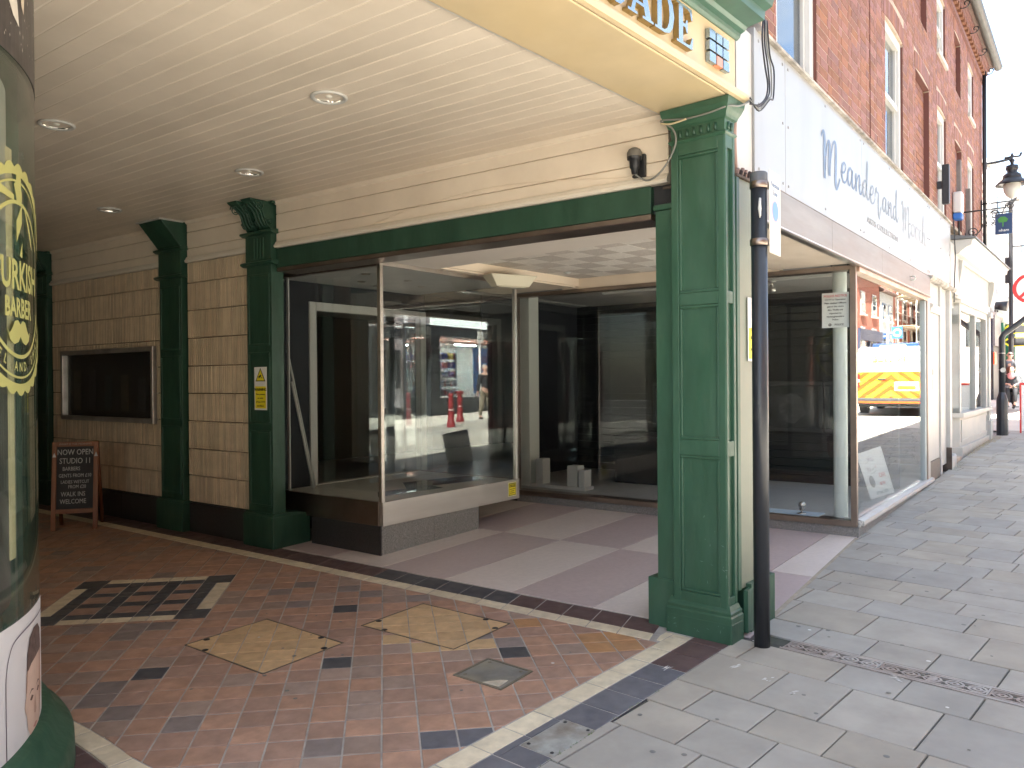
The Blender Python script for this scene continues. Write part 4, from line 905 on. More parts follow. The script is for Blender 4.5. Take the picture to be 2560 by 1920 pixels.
def spot(t, u, v, zb, upw):
    x, y = LG.p(u, v); s_ = 1 if upw else -1
    MB().lathe([(0, zb), (.04, zb), (.04, zb+s_*.012), (.012, zb+s_*.014)], x, y, 14).build('base', STEEL, t, smooth=True)
    MB().tube([(x, y, zb+s_*.01), (x, y, zb+s_*.06)], .008, 8).build('stem', STEEL, t)
    a = Vector((x, y, zb+s_*.075)); d = Vector((-.5, -.35, .55*s_)).normalized()
    MB().tube([a-d*.05, a-d*.035, a, a+d*.04, a+d*.055], .034, 12, taper=[.3, .7, 1, .9, .6]).build('head', STEEL, t, smooth=True)
spot(sl, .50, -.10, .302, True)
s2 = thing('track_spotlight', 'white track with one spotlight hanging below the shop ceiling at the corner', 'spotlight', (*LG.p(1.3, -.5), 2.55))
MB(LG).box(.3, 2.9, -.62, -.56, 2.60, 2.655).build('track', WHITEC, s2); spot(s2, .92, -.59, 2.60, False)
# paper on the shop floor by the glass, notice on the glass
tag(MB(LG).box(.33, 1.35, -.27, -.04, .300, .306).build('blue_board', mat('pale_blue_board', (.55, .66, .76), .5)), 'pale blue board lying on the shop floor along the glass', 'board')
nb = thing('police_notice', 'white police notice with red heading taped inside the corner glass', 'notice', (*LG.p(.17, -.026), 2.05))
MB(LG).box(.05, .285, -.0265, -.0245, 2.055, 2.375).build('paper', mat('paper_white', (.74, .77, .76), .6), nb)
ux = (-LG.c, -LG.s, 0)
def lp(u, v, z): x, y = LG.p(u, v); return (x, y, z)
for z, s_, h_, mt in ((2.345, 'POLICE NOTICE', .028, RED), (2.312, 'CCTV in Operation', .022, INK), (2.280, 'Plain clothed Officers', .022, INK), (2.249, 'patrol this store', .022, INK), (2.218, 'ALL Thefts are', .022, INK), (2.187, 'reported to', .022, INK), (2.157, 'Nottinghamshire', .022, INK), (2.129, 'Police', .022, INK), (2.082, 'POLICE', .024, INK)):
    text(s_, h_, mt, lp(.1675 if z > 2.1 else .135, -.0244, z), ux, (0, 0, 1), 'lettering', nb, bold=.0004)
x0 = lp(.215, -.0238, 2.082); m = MB(LG); m.poly([(.215+.014*math.cos(k*math.pi/4), -.0238, 2.082+.014*math.sin(k*math.pi/4)) for k in range(8)][::-1]); m.build('crest', INK, nb)
m = MB(LG); m.poly([(.215+.006*math.cos(k*math.pi/4), -.0234, 2.082+.006*math.sin(k*math.pi/4)) for k in range(8)][::-1]); m.build('crest_centre', WSIGN, nb)
# ------------------------------------------------------------------ street shop front
gs = gz(9, 2.4)
sw = thing('street_shop_window', 'large reflective street shop window with chipped white timber sill', 'shop window', (*FA.p(1.8, 0), gs))
MB(FA).sweep([(.12, .247), (-.055, .247), (-.06, .262), (-.055, .292), (-.02, .302), (.12, .306)][::-1], .075, 3.84).build('timber_sill', WHITE, sw)
m = MB(FA)   # broken end of the sill
for k in range(14):
    a = -.01+random.uniform(0, .075); b = -.055+random.uniform(0, .06); z = .25+random.uniform(0, .04); s_ = random.uniform(.008, .018); m.box(a, a+s_*1.6, b, b+s_, z-s_*.4, z+s_*.6)
m.build('splintered_end', mat('chipped_white', (.66, .64, .58), .8, var=.2, vscale=30), sw)
for k in range(4): MB(FA).box(.0+k*.96, .957+k*.96, -.028, .10, gz(*FA.p(k*.96, 0))-.05, .245).build('plinth_slab', GRANG, sw)
MB(FA).box(3.42, 3.50, -.02, .04, .306, 2.55).build('jamb', mat('jamb_grey', (.45, .50, .50), .5), sw, bev=.002); MB(FA).box(3.50, 3.545, -.035, .05, .306, 2.55).build('jamb', ALUD, sw)
MB(FA).box(.035, 3.55, -.04, .05, 2.552, 2.596).build('head_rail', mat('copper_rail', (.45, .30, .22), .35, metal=.8, var=.2, vscale=6, dirt=(.6, .5, .42), dscale=4, damt=.6), sw, bev=.004)
MB(FA).box(.034, 3.42, .008, .016, .304, 2.554).build('pane', GLASS, sw)
af_ = thing('aluminium_fascia', 'weathered aluminium fascia strip under the white signboard', 'fascia', (*FA.p(.5, 0), 2.6))
for a, b in ((-2.62, -.9), (-.897, .9), (.903, 2.5), (2.503, 3.62)): MB(FA).box(a, b, -.05, -.0, 2.625, 2.862).build('fascia_panel', ALUF, af_, bev=.003)
MB(FA).sweep([(.0, 2.598), (-.05, 2.598), (-.062, 2.606), (-.062, 2.618), (-.05, 2.623), (.0, 2.623)][::-1], -2.62, 3.62).build('lower_lip', ALU, af_)
MB(FA).box(-2.62, 3.62, -.0, .25, 2.645, 2.86).build('fascia_core', DARKF, af_)
hk = MB(FA); hk.tube([(2.35, -.05, 2.70), (2.35, -.09, 2.70), (2.35, -.10, 2.72), (2.35, -.09, 2.74), (2.35, -.05, 2.74)], .008, 6); hk.build('eye_bolt', mat('eye_white', (.6, .6, .55), .5), af_)
# signboard
sb = thing('signboard', 'long white shop signboard with faded blue handwritten lettering', 'sign', (*FA.p(1.5, 0), 2.9))
SIGN = mat('signboard_white', (.33, .335, .335), .35, var=.025, vscale=1.5, dirt=(.265, .255, .24), dscale=3.2, damt=.55, scale3=(1, 1, .22))
SIGN2 = SIGN
for a, b in ((-2.50, -1.905), (-1.900, .31), (.314, 3.84), (3.845, 5.63)): MB(FA).box(a, b, -.0, .02, 2.905, 3.848).build('board_panel', SIGN, sb, bev=.002)
MB(FA).box(-2.53, -2.503, -.004, .12, 2.90, 3.85).build('end_board', SIGN, sb); MB(FA).box(-2.80, -2.534, .012, .13, 2.90, 3.80).build('end_batten', WHITE, sb)
MB(FA).box(-2.5, 5.63, .02, .06, 2.90, 3.84).build('sign_core', DARKF, sb)
MB(FA).sweep([(.05, 2.872), (-.018, 2.872), (-.022, 2.885), (-.004, 2.902), (.05, 2.902)][::-1], -2.5, 5.63).build('lower_bead', mat('dark_bead', (.16, .13, .11), .7, var=.4, vscale=8), sb)  # dark strip where the gap runs under the board
MB(FA).sweep([(.10, 3.85), (-.03, 3.85), (-.032, 3.868), (.0, 3.905), (.03, 3.93), (.10, 3.94)][::-1], -2.45, 5.66).build('coping', mat('dirty_coping', (.42, .39, .35), .8, var=.3, vscale=7, bump=.3, dirt=(.10, .085, .075), dscale=4, damt=.85), sb)
fx_m = mat('sign_screw', (.27, .265, .255), .6)
for k, (u, z) in enumerate([(a, b) for a in (-2.44, -1.96, -1.84, -.9, .25, .38, 1.5, 2.6, 3.78, 3.9, 4.8, 5.55) for b in (2.96, 3.38, 3.79)]):
    m = MB(FA); m.box(u-.008, u+.008, -.004, .0, z-.008, z+.008); m.build('sign_fixing', fx_m, sb)
G_ = {
 'M': [[(.0, 1.72), (.1, 1.95), (.2, 1.98), (.26, 1.7), (.25, .9), (.27, 0)], [(.27, .1), (.36, .9), (.5, 1.6), (.62, 1.75), (.68, 1.5), (.64, .7), (.66, .25)], [(.66, .3), (.78, 1.1), (.95, 1.75), (1.12, 1.95), (1.22, 1.7), (1.2, .9), (1.18, .2), (1.28, -.1), (1.42, .12), (1.58, .45)]],
 'e': [[(-.05, .42), (.3, .52), (.48, .85), (.34, 1.02), (.12, .8), (.06, .35), (.2, .02), (.45, .06), (.7, .42)]],
 'a': [[(.52, .88), (.3, 1.0), (.06, .68), (.04, .25), (.2, .05), (.42, .4), (.54, .95)], [(.54, .98), (.5, .4), (.58, .05), (.75, .12), (.92, .42)]],
 'n': [[(.02, .98), (.06, .5), (.06, .0)], [(.06, .2), (.22, .75), (.42, 1.0), (.5, .75), (.46, .3), (.56, .02), (.72, .14), (.88, .45)]],
 'd': [[(.5, .85), (.3, 1.0), (.06, .68), (.04, .25), (.2, .05), (.42, .4), (.58, 1.2), (.66, 1.95), (.58, 2.15), (.5, 1.6), (.5, .5), (.6, .04), (.78, .12), (.95, .45)]],
 'r': [[(.0, .5), (.12, 1.0), (.2, 1.12), (.24, .92), (.42, .9), (.5, .75), (.44, .3), (.48, -.3), (.6, -.62), (.7, -.3), (.85, .2)]],
 'o': [[(.35, 1.0), (.1, .75), (.06, .3), (.25, .02), (.5, .25), (.52, .75), (.35, 1.0), (.5, .85), (.8, .9)]],
 'c': [[(.5, .82), (.36, 1.0), (.1, .75), (.06, .3), (.25, .02), (.5, .1), (.7, .4)]],
 'h': [[(.0, .4), (.22, 1.4), (.3, 2.0), (.2, 2.15), (.12, 1.6), (.1, 0)], [(.1, .2), (.25, .8), (.45, 1.0), (.52, .7), (.48, .2), (.58, 0), (.75, .15), (.9, .45)]]}
def word(s, u, z0, kx, kz, mt, wd, lay=0):
    for ch in s:
        m = MB()
        for st_ in G_[ch]:
            pts = [(u+p[0]*kx, z0+p[1]*kz) for p in cat_rom(st_, 7)]
            ribbon(m, pts, lambda a, b, l: (*FA.p(a, -l), b), lambda dx, dy, t: wd*(.42+.62*max(0, -dy)**1.5), .0025)
        m.build('sign_letter', mt, sb); u += {'M': 1.55, 'e': .68, 'a': .90, 'n': .86, 'd': .93, 'r': .72, 'o': .78, 'c': .66, 'h': .9}[ch]*kx
    return u
LB = [mat('faded_blue_1', (.125, .18, .275), .5, var=.12, vscale=3), mat('faded_blue_2', (.175, .21, .25), .5, var=.12, vscale=4), mat('faded_blue_3', (.24, .255, .262), .5, var=.1), mat('faded_blue_4', (.295, .298, .296), .5, var=.08)]
u = word('M', -1.02, 3.205, .355, .185, LB[0], .032); u = word('ean', -.42, 3.29, .31, .165, LB[0], .023); u = word('der', u, 3.29, .31, .165, LB[1], .021)
u = word('and', 1.17, 3.285, .29, .16, LB[1], .018); u = word('M', 2.12, 3.22, .33, .175, LB[2], .017); word('ooch', 2.68, 3.25, .32, .165, LB[3], .014)
text('ARTS COLLECTION', .085, LB[3], (*FA.p(1.2, -.0022), 3.10), (FA.c, FA.s, 0), (0, 0, 1), 'sign_letter', sb, sx=1.9)
# blocked doorway, white joinery
bd = thing('white_shop_joinery', 'flaking white panelled shopfront joinery beside the street window', 'joinery', (*FA.p(4.6, 0), gz(*FA.p(4.6, 0))))
gj = gz(*FA.p(4.6, 0))
for nm, b_ in (('post', (3.56, 3.72, -.03, .05, gj+.0, 2.86)), ('post', (3.735, 3.79, -.012, .05, gj, 2.86)), ('panel', (3.80, 4.60, .0, .05, gj+.24, 2.44)), ('stile', (4.605, 4.72, -.022, .05, gj, 2.86)), ('panel', (4.73, 5.22, .0, .05, gj+.1, 2.86)), ('head_panel', (3.80, 4.60, .004, .05, 2.56, 2.86)), ('post', (5.23, 5.38, -.05, .06, gj+.2, 2.86)), ('post', (5.39, 5.63, -.02, .06, gj+.12, 2.86))):
    MB(FA).box(*b_).build(nm, WHITE, bd, bev=.004)
MB(FA).sweep([(.05, 2.44), (-.02, 2.44), (-.03, 2.46), (-.03, 2.48), (-.05, 2.50), (-.055, 2.53), (-.03, 2.545), (.05, 2.55)][::-1], 3.80, 4.60).build('cornice', WHITE, bd)
MB(FA).sweep([(.05, 2.83), (-.05, 2.83), (-.08, 2.85), (-.09, 2.88), (.05, 2.895)][::-1], 3.6, 5.66).build('cornice', mat('dirty_coping', (0, 0, 0)), bd)
MB(FA).box(3.80, 4.60, -.01, .05, gj-.05, gj+.235).build('granite_step', mat('brown_granite', (.16, .135, .11), .6, var=.4, vscale=60), bd)
MB(FA).box(5.22, 5.64, -.075, .06, gj-.05, gj+.195).build('post_base', WHITE, bd, bev=.006); MB(FA).box(5.21, 5.225, -.07, .05, gj-.02, gj+.33).build('rotten_edge', mat('rotten_wood', (0, 0, 0)), bd)
MB(FA).box(4.08, 4.22, -.006, -.001, 1.62, 1.70).build('paper_scrap', mat('grey_print', (.45, .45, .44), .6), bd); MB(FA).box(4.08, 4.22, -.006, -.001, 1.42, 1.56).build('paper_scrap', mat('pale_print', (.66, .66, .64), .6), bd)
m = MB(FA); m.tube([(5.50, -.05, gj+.02), (5.50, -.05, gj+.22)], .03, 8); m.build('pipe_stub', mat('pipe_grey', (.5, .52, .52), .5), bd)
# leaning paper board behind the street window
pb = thing('cafe_poster_board', 'white board with red and grey lettering leaning inside the street window', 'board', (*FA.p(1.6, .1), .3))
def fp3(u, v, z): x, y = FA.p(u, v); return (x, y, z)
A_ = [fp3(1.35, .16, .31), fp3(2.05, .07, .31)]; B_ = [fp3(1.12, .25, .80), fp3(1.80, .16, .84)]
m = MB(); m.poly([A_[0], A_[1], B_[1], B_[0]]); m.poly([tuple(Vector(p)+Vector((0, .006, 0))) for p in (B_[0], B_[1], A_[1], A_[0])]); m.build('board', mat('paper_blue_white', (.74, .78, .80), .6), pb)
ux = (Vector(A_[1])-Vector(A_[0])).normalized(); uz = (Vector(B_[0])-Vector(A_[0])).normalized(); nn = ux.cross(uz)
if nn.y > 0: nn = -nn
o0 = Vector(A_[0])+nn*.003
for a, b, s_, h_, mt in ((.40, .46, "WE'RE MOVED", .055, mat('faded_mauve', (.42, .36, .46), .6)), (.18, .34, 'TO', .075, mat('faded_mauve', (0, 0, 0))), (.48, .36, 'GATE', .085, RED), (.50, .25, 'CAFE', .08, RED), (.44, .15, 'NOW', .06, RED), (.36, .05, 'ATTRACTION', .055, mat('faded_teal', (.16, .26, .28), .6))):
    text(s_, h_, mt, o0+ux*a+uz*b, ux, uz, 'lettering', pb)
m = MB(); cc = o0+ux*.17+uz*.2; m.poly([tuple(cc+ux*.075*math.cos(k*.5236)+uz*.075*math.sin(k*.5236)) for k in range(12)]); m.build('round_badge', mat('badge_grey', (.16, .18, .18), .6), pb)
# ------------------------------------------------------------------ brick building over the shops
bb = thing('brick_building', 'red brick building with white sash windows above the shops', 'building', (*FA.p(4, 0), gz(*FA.p(4, 0))))
BRICK = mat('red_brick', (.235, .095, .066), .8, var=.16, vscale=20, rnd=.24, hue=.018, bump=.25, bscale=50, dirt=(.24, .10, .07), dscale=9, damt=.5)
BRICKA = mat('red_brick_field', (.235, .095, .066), .8, var=.16, vscale=20, rnd=.24, hue=.018, attr=True, bump=.25, bscale=50, dirt=(.24, .10, .07), dscale=9, damt=.5)
MORT = mat('pale_mortar_joint', (.42, .345, .27), .9, var=.15, vscale=8)
UEND = 10.02; ZB, ZT = 3.90, 7.36
wins = [(-1.98, -1.0, 3.85, 5.42, 'w'), (1.5, 2.43, 3.85, 5.42, 'w'), (4.80, 5.56, 3.85, 5.38, 'w'), (7.9, 8.7, 3.85, 5.36, 'w'), (3.19, 4.15, 3.95, 5.40, 'b'), (6.42, 7.18, 3.95, 5.30, 'b'),
        (-1.98, -1.0, 6.16, 7.05, 'w'), (1.5, 2.43, 6.16, 7.05, 'w'), (4.80, 5.54, 6.16, 7.02, 'w'), (7.98, 8.72, 6.12, 7.0, 'w'), (3.19, 4.0, 6.1, 7.05, 'b'), (6.42, 7.12, 6.1, 7.0, 'b')]
# backing walls
MB(FA).box(-2.5, UEND, .135, .30, 2.9, ZT).build('backing_wall', MORT, bb)
m = MB(FA)   # mortar sheet with real openings
us_ = sorted({-2.28, UEND-.01}|{w_[0] for w_ in wins}|{w_[1] for w_ in wins}); zs_ = sorted({ZB, ZT}|{max(ZB, w_[2]) for w_ in wins}|{w_[3] for w_ in wins})
for a, b in zip(us_[:-1], us_[1:]):
    for z0, z1 in zip(zs_[:-1], zs_[1:]):
        cu, cz = (a+b)/2, (z0+z1)/2
        if any(w_[0] < cu < w_[1] and w_[2] < cz < w_[3] for w_ in wins): continue
        m.box(a, b, .0355, .137, z0, z1)
m.build('mortar', MORT, bb)
MB(FA).box(-2.3, -2.28, .03, .3, ZB, ZT).build('return_wall', MORT, bb)
MB(FA).box(UEND, UEND+.02, .05, 6, 0, ZT).build('gable_wall', BRICKA, bb)
cand = []; rest = MB(FA)
SW, HW, RH = .2255, .1105, .0755
def brick(u0, u1, z0, z1, v0=.033, dep=.10):
    d = math.hypot(7.3+u0, 2.3); cand.append((d+(z0-3.9)*.6, u0, u1, z0, z1, v0, dep))
row = 0; z = ZB+.005
while z+RH < ZT:
    u = -2.27+(0 if row % 2 == 0 else -.085); k = row % 2
    while u < UEND-.02:
        wd = SW if k % 2 == 0 else HW; a, b = u+.005, u+wd-.005; u += wd; k += 1
        a = max(a, -2.27); b = min(b, UEND-.015)
        segs = [(a, b)]
        for (w0, w1, wz0, wz1, ty) in wins:
            if z+RH > wz0 and z < wz1+(.0 if ty == 'w' else -.0):
                ns = []
                for s0, s1 in segs:
                    if s1 <= w0 or s0 >= w1: ns.append((s0, s1))
                    else:
                        if s0 < w0-.01: ns.append((s0, w0-.002))
                        if s1 > w1+.01: ns.append((w1+.002, s1))
                segs = ns
            elif wz1 <= z+RH*.5 and z < wz1+.225:      # voussoir band over each opening
                ns = []
                for s0, s1 in segs:
                    if s1 <= w0-.06 or s0 >= w1+.06: ns.append((s0, s1))
                    else:
                        if s0 < w0-.07: ns.append((s0, w0-.064))
                        if s1 > w1+.07: ns.append((w1+.064, s1))
                segs = ns
        for s0, s1 in segs:
            if s1-s0 > .02: brick(s0, s1, z+.004, z+RH-.004, .033)
    z += RH; row += 1
for (w0, w1, wz0, wz1, ty) in wins:
    n_ = int((w1-w0+.12)/.071)
    for k in range(n_):
        a = w0-.06+k*(w1-w0+.12)/n_; t_ = (k+.5)/n_*2-1; dz = .045*(1-t_*t_)
        brick(a+.004, a+(w1-w0+.12)/n_-.004, wz1+.002-.03+dz+.02, wz1+.185+dz, .030)
    if ty == 'b':   # bricks inside the blind recess
        zz = wz0
        rr = 0
        while zz+RH < wz1+.03:
            uu = w0+.004-(.11 if rr % 2 else 0)
            while uu < w1:
                a, b = max(uu, w0+.004), min(uu+SW-.01, w1-.004)
                if b-a > .03: brick(a, b, zz+.004, zz+RH-.004, .10, .05)
                uu += SW
            zz += RH; rr += 1
cand.sort(); rnd_ = random.Random(11); shared = {}
for n_, (d, u0, u1, z0, z1, v0, dep) in enumerate(cand):
    if n_ < 300:
        key = (round(u1-u0, 2), round(z1-z0, 2), round(dep, 2))
        if key not in shared:
            m = MB(); w_, h_ = key[0], key[1]; e_ = .004
            m.box(-w_/2, w_/2, 0, key[2], -h_/2, h_/2); me_o = m.build('brick', BRICK); shared[key] = me_o.data; bpy.data.objects.remove(me_o)
        x, y = FA.p((u0+u1)/2, v0+rnd_.uniform(-.0015, .0012))
        o = inst(shared[key], 'brick', (x, y, (z0+z1)/2), FA.a+rnd_.uniform(-.004, .004), bb, scale=((u1-u0)/key[0], 1, (z1-z0)/key[1]))
    else:
        rest.cur = rnd_.random(); f_ = rnd_.uniform(-.0015, .0012); rest.box(u0, u1, v0+f_, v0+f_+dep, z0, z1)
o = rest.build('brick_field', BRICKA, bb, rnd=True); o['kind'] = 'stuff'
MB(FA).box(.795, .80, .026, .04, ZB, ZT).build('pier_edge', mat('dark_brick', (.13, .05, .04), .9), bb)  # narrow dark brick strip along the pier
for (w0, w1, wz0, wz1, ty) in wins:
    MB(FA).box(w1-.003, w1+.004, .036, .134, max(wz0, ZB), wz1-.03).build('reveal', mat('dark_brick', (.13, .05, .04), .9, var=.3, vscale=12), bb); MB(FA).box(w0-.004, w0+.003, .036, .134, max(wz0, ZB), wz1-.03).build('reveal', mat('dark_brick', (0, 0, 0)), bb); MB(FA).box(w0, w1, .037, .134, wz1-.012, wz1+.03).build('reveal', mat('dark_brick', (0, 0, 0)), bb) if ty == 'b' else None  # darker brick strips line the sides and heads of the openings
SASHG = glassmat('sash_glass', (.5, .55, .6), .09, wob=.12)
for (w0, w1, wz0, wz1, ty) in wins:
    if ty != 'w': continue
    zb = max(wz0, 3.94)
    wn = MB(FA); 
    for b_ in ((w0+.004, w0+.10, zb, wz1), (w1-.10, w1-.004, zb, wz1), (w0+.10, w1-.10, wz1-.10, wz1+.012)): wn.box(b_[0], b_[1], .06, .134, b_[2], b_[3])
    wo = wn.build('window', WHITEC, bb, bev=.003)
    mid = (zb+wz1)/2-.02
    for nm, b_ in (('sash_rail', (w0+.10, w1-.10, mid-.03, mid+.03, .075)), ('sash_stile', (w0+.10, w0+.145, mid+.03, wz1-.1, .088)), ('sash_stile', (w1-.145, w1-.10, mid+.03, wz1-.1, .088)), ('sash_stile', (w0+.10, w0+.145, zb, mid-.03, .098)), ('sash_stile', (w1-.145, w1-.10, zb, mid-.03, .098))):
        MB(FA).box(b_[0], b_[1], b_[4], .132, b_[2], b_[3]).build(nm, WHITEC, wo)
    MB(FA).box(w0+.145, w1-.145, .112, .116, mid+.03, wz1-.1).build('pane', SASHG, wo); MB(FA).box(w0+.145, w1-.145, .122, .126, zb, mid-.03).build('pane', SASHG, wo)
    MB(FA).box(w0-.04, w1+.04, .0, .1, zb-.07, zb-.002).build('sill', mat('stone_sill', (.45, .42, .38), .8, var=.15), wo) if wz0 > 5 else None
# eaves: dentil course, gutter with scroll brackets, roof
for z0, z1, v in ((ZT-.15, ZT-.075, -.005), (ZT, ZT+.07, -.06), (ZT+.07, ZT+.14, -.10)): MB(FA).box(-2.3, UEND+.02, v, .3, z0, z1).build('eaves_course', BRICKA, bb)
m = MB(FA); u = -2.3
while u < UEND: m.box(u, u+.11, -.05, .1, ZT-.075, ZT); u += .22
o = m.build('dentil_course', BRICK, bb); o['kind'] = 'stuff'
MB(FA).tube([(-2.4, -.22, ZT+.17), (UEND+.15, -.22, ZT+.17)], .075, 10).build('gutter', mat('gutter_grey', (.07, .075, .07), .6, var=.3, dirt=(.09, .095, .09), dscale=3), bb)
for k in range(9):
    u = .9+k*1.12; pts = [(u, -.02, ZT-.02), (u, -.12, ZT-.03), (u, -.17, ZT+.03), (u, -.14, ZT+.07), (u, -.10, ZT+.05), (u, -.11, ZT+.01)]
    MB(FA).tube(cat_rom(pts, 4), .009, 5).build('gutter_bracket', IRON, bb)
m = MB(FA); m.sweep([(-.28, ZT+.19), (2.6, 9.3), (5.6, ZT+.19), (5.6, ZT+.05), (.3, ZT+.05)][::-1], -2.4, UEND+.1); m.build('roof', mat('roof_tile', (.12, .07, .055), .8, var=.3, vscale=12, bump=.3), bb)
MB(FA).box(-2.4, UEND, 5.3, 5.5, 2.74, ZT+.1).build('rear_wall', MORT, bb)
for u, lab in ((9.75, 0),):
    MB(FA).tube([(u, -.03, 4.0), (u, -.03, ZT)], .035, 8).build('downpipe', IRON, bb)
# upper storeys over the arcade (brick, out of the frame except for its shade)
ab = thing('arcade_building', 'brick storeys above the arcade entrance, left of the white signboard', 'building', (0, 2.1, 0))
MB().box(-16, 4.55, 2.06, 2.36, 3.80, 8.1).build('upper_wall', BRICKA, ab); MB().box(-16, 4.56, 2.362, 12.5, 3.45, 3.6).build('floor_slab', DARKF, ab)
MB().box(-16, 4.55, 12.3, 12.5, 3.6, 8.1).build('rear_wall', BRICKA, ab); MB().box(-16.3, 4.7, 1.95, 12.6, 8.1, 8.25).build('roof', mat('roof_tile', (0, 0, 0)), ab); MB().box(4.40, 4.56, 2.362, 12.3, 3.6, 8.1).build('party_wall', BRICKA, ab)
for k in range(6):
    x0 = -14+k*3.1
    for z0 in (4.6,):
        wo = MB().box(x0, x0+1.1, 2.04, 2.07, z0, z0+1.7).build('window', WHITEC, ab); MB().box(x0+.09, x0+1.01, 2.03, 2.036, z0+.09, z0+1.6).build('pane', SASHG, wo); MB().box(x0-.06, x0+1.16, 1.98, 2.05, z0-.09, z0-.003).build('sill', mat('stone_sill', (0, 0, 0)), wo)
# unseen enclosure added behind the arcade and the shop so the inside stays dim
en = thing('arcade_end_wall', 'unseen wall added to close the far end of the arcade passage', 'wall', (1.5, 14, .1))
MB().box(-2.4, 4.4, 14.2, 14.4, 0, 3.3).build('wall', mat('dim_plaster', (.48, .43, .36), .8, var=.1), en)
MB().box(-2.5, -2.4, 9.1, 14.4, -.2, 3.3).build('side_wall', mat('dim_plaster', (0, 0, 0)), en)
MB(FA).box(5.30, 5.4, .3, 8.6, 0, 2.9).build('shop_party_wall', BLACK, en)
# white bits fixed to the brickwork
bx_ = thing('alarm_box', 'white alarm box with blue base on the brick wall', 'alarm box', (*FA.p(6.2, 0), 4.0))
MB(FA).box(6.12, 6.34, -.10, .03, 4.10, 4.42).build('cover', WHITEC, bx_, bev=.03, seg=3); MB(FA).box(6.13, 6.33, -.095, .03, 4.0, 4.098).build('base', BLUE, bx_, bev=.02)
bx_ = thing('wall_speaker', 'black box speaker fixed beside the upper window over the signboard', 'speaker', (*FA.p(4.85, -.1), 3.95))
MB(FA).box(4.70, 4.80, -.12, -.03, 3.98, 4.52).build('cabinet', IRON, bx_, bev=.01); MB(FA).box(4.72, 4.78, -.03, .04, 4.2, 4.3).build('bracket', IRON, bx_)
for u, z0, z1, lab in ((6.55, 4.45, 5.0, 'shorter grey timber batten on the brick wall above the alarm box'), (7.62, 3.9, 4.75, 'taller grey timber batten on the brick wall beside the last window')):
    tag(MB(FA).box(u, u+.10, -.03, .03, z0, z1).build('wall_batten', mat('grey_timber', (.17, .15, .14), .8, var=.2)), lab, 'batten', 'battens on the brick wall')
def scroll_bracket(fr, u, z, L, name, lab, sign=None):
    t = thing(name, lab, 'bracket', (*fr.p(u, 0), z))
    MB(fr).tube([(u, .03, z), (u, -L, z)], .012, 6).build('arm', IRON, t); MB(fr).tube([(u, .02, z-.45), (u, .02, z+.08)], .012, 6).build('wall_bar', IRON, t)
    for cx, cz, r0, s_ in ((-.75*L, z-.09, .075, 1), (-.16, z-.33, .10, -1)):
        pts = [(u, cx+r0*(1-k/26)*math.cos(k*.5), cz+s_*r0*(1-k/26)*math.sin(k*.5)) for k in range(24)]; MB(fr).tube(pts, .008, 5).build('scroll', IRON, t)
    MB(fr).tube(cat_rom([(u, -.05, z-.42), (u, -.25, z-.34), (u, -.35, z-.12), (u, -.6*L-.1, z-.02)], 5), .009, 5).build('stay', IRON, t)
    return t
scroll_bracket(FA, 6.75, 4.2, .62, 'scroll_bracket', 'empty wrought iron scroll bracket beside the alarm box')
t = scroll_bracket(FA, 9.7, 4.85, .58, 'hanging_sign', 'small blue hanging sign with green emblem on a scroll bracket'); t['category'] = 'sign'
MB(FA).box(9.69, 9.72, -.47, -.20, 4.25, 4.63).build('sign_panel', mat('hanging_navy', (.015, .04, .11), .4), t); MB(FA).tube([(9.705, -.48, 4.66), (9.705, -.18, 4.66)], .012, 5).build('hanger', IRON, t)
for v_ in (-.43, -.24): MB(FA).tube([(9.705, v_, 4.64), (9.705, v_, 4.84)], .006, 5).build('chain', IRON, t)
GRE = mat('sign_green', (.05, .22, .04), .5)
m = MB(FA); m.poly([(9.688, -.26, 4.47), (9.688, -.38, 4.47), (9.688, -.41, 4.52), (9.688, -.36, 4.57), (9.688, -.29, 4.575), (9.688, -.24, 4.53)]); m.box(9.684, 9.689, -.335, -.315, 4.39, 4.47); m.build('emblem', GRE, t)
x, y = FA.p(9.686, -.34); text('nham', .075, WSIGN, (x, y, 4.32), (FA.s, -FA.c, 0), (0, 0, 1), 'lettering', t)
# ------------------------------------------------------------------ barber's bow window at the left edge
BC = (-.15, 4.05); BR_ = 1.38
bw = thing('barber_bow_window', 'curved barber shop window with yellow logo and green base at the left edge', 'shop window', (BC[0]+1.0, BC[1]-1.0, .04))
A0, A1 = R(-128), R(0)
gb = gz(1.1, 3.2)
MB().lathe([(1.37, .27), (1.405, .262), (1.425, .245), (1.445, .20), (1.485, .165), (1.50, .14), (1.505, gb-.03)], *BC, 72, A0, A1).build('green_base', GREEN, bw, smooth=True)
MB().lathe([(BR_, .20), (BR_, 3.19)], *BC, 90, A0, A1).build('outer_glass', GLASS, bw, smooth=True)
MB().lathe([(BR_-.008, .20), (BR_-.008, 3.19)], *BC, 90, A0, A1).build('inner_glass', GLASS, bw, smooth=True)
def cylp(x, z, l, a0=R(-34), r=BR_):
    a = a0+x/BR_; return (BC[0]+(r+l)*math.cos(a), BC[1]+(r+l)*math.sin(a), z)
def cpatch(name, x0, x1, z0, z1, mt, l, par_, n=24, a0=R(-34)):
    m = MB()
    for k in range(n):
        a, b = x0+(x1-x0)*k/n, x0+(x1-x0)*(k+1)/n
        m.f([m.v(*cylp(a, z0, l, a0)), m.v(*cylp(b, z0, l, a0)), m.v(*cylp(b, z1, l, a0)), m.v(*cylp(a, z1, l, a0))], True)
    return m.build(name, mt, par_)
VIN = mat('dark_vinyl', (.045, .04, .042), .3, var=.5, vscale=14)
cpatch('header_vinyl', -1.5, .9, 2.795, 3.185, VIN, .002, bw, 60)
wv = mat('print_white', (.72, .68, .62), .5, var=.1, vscale=10)
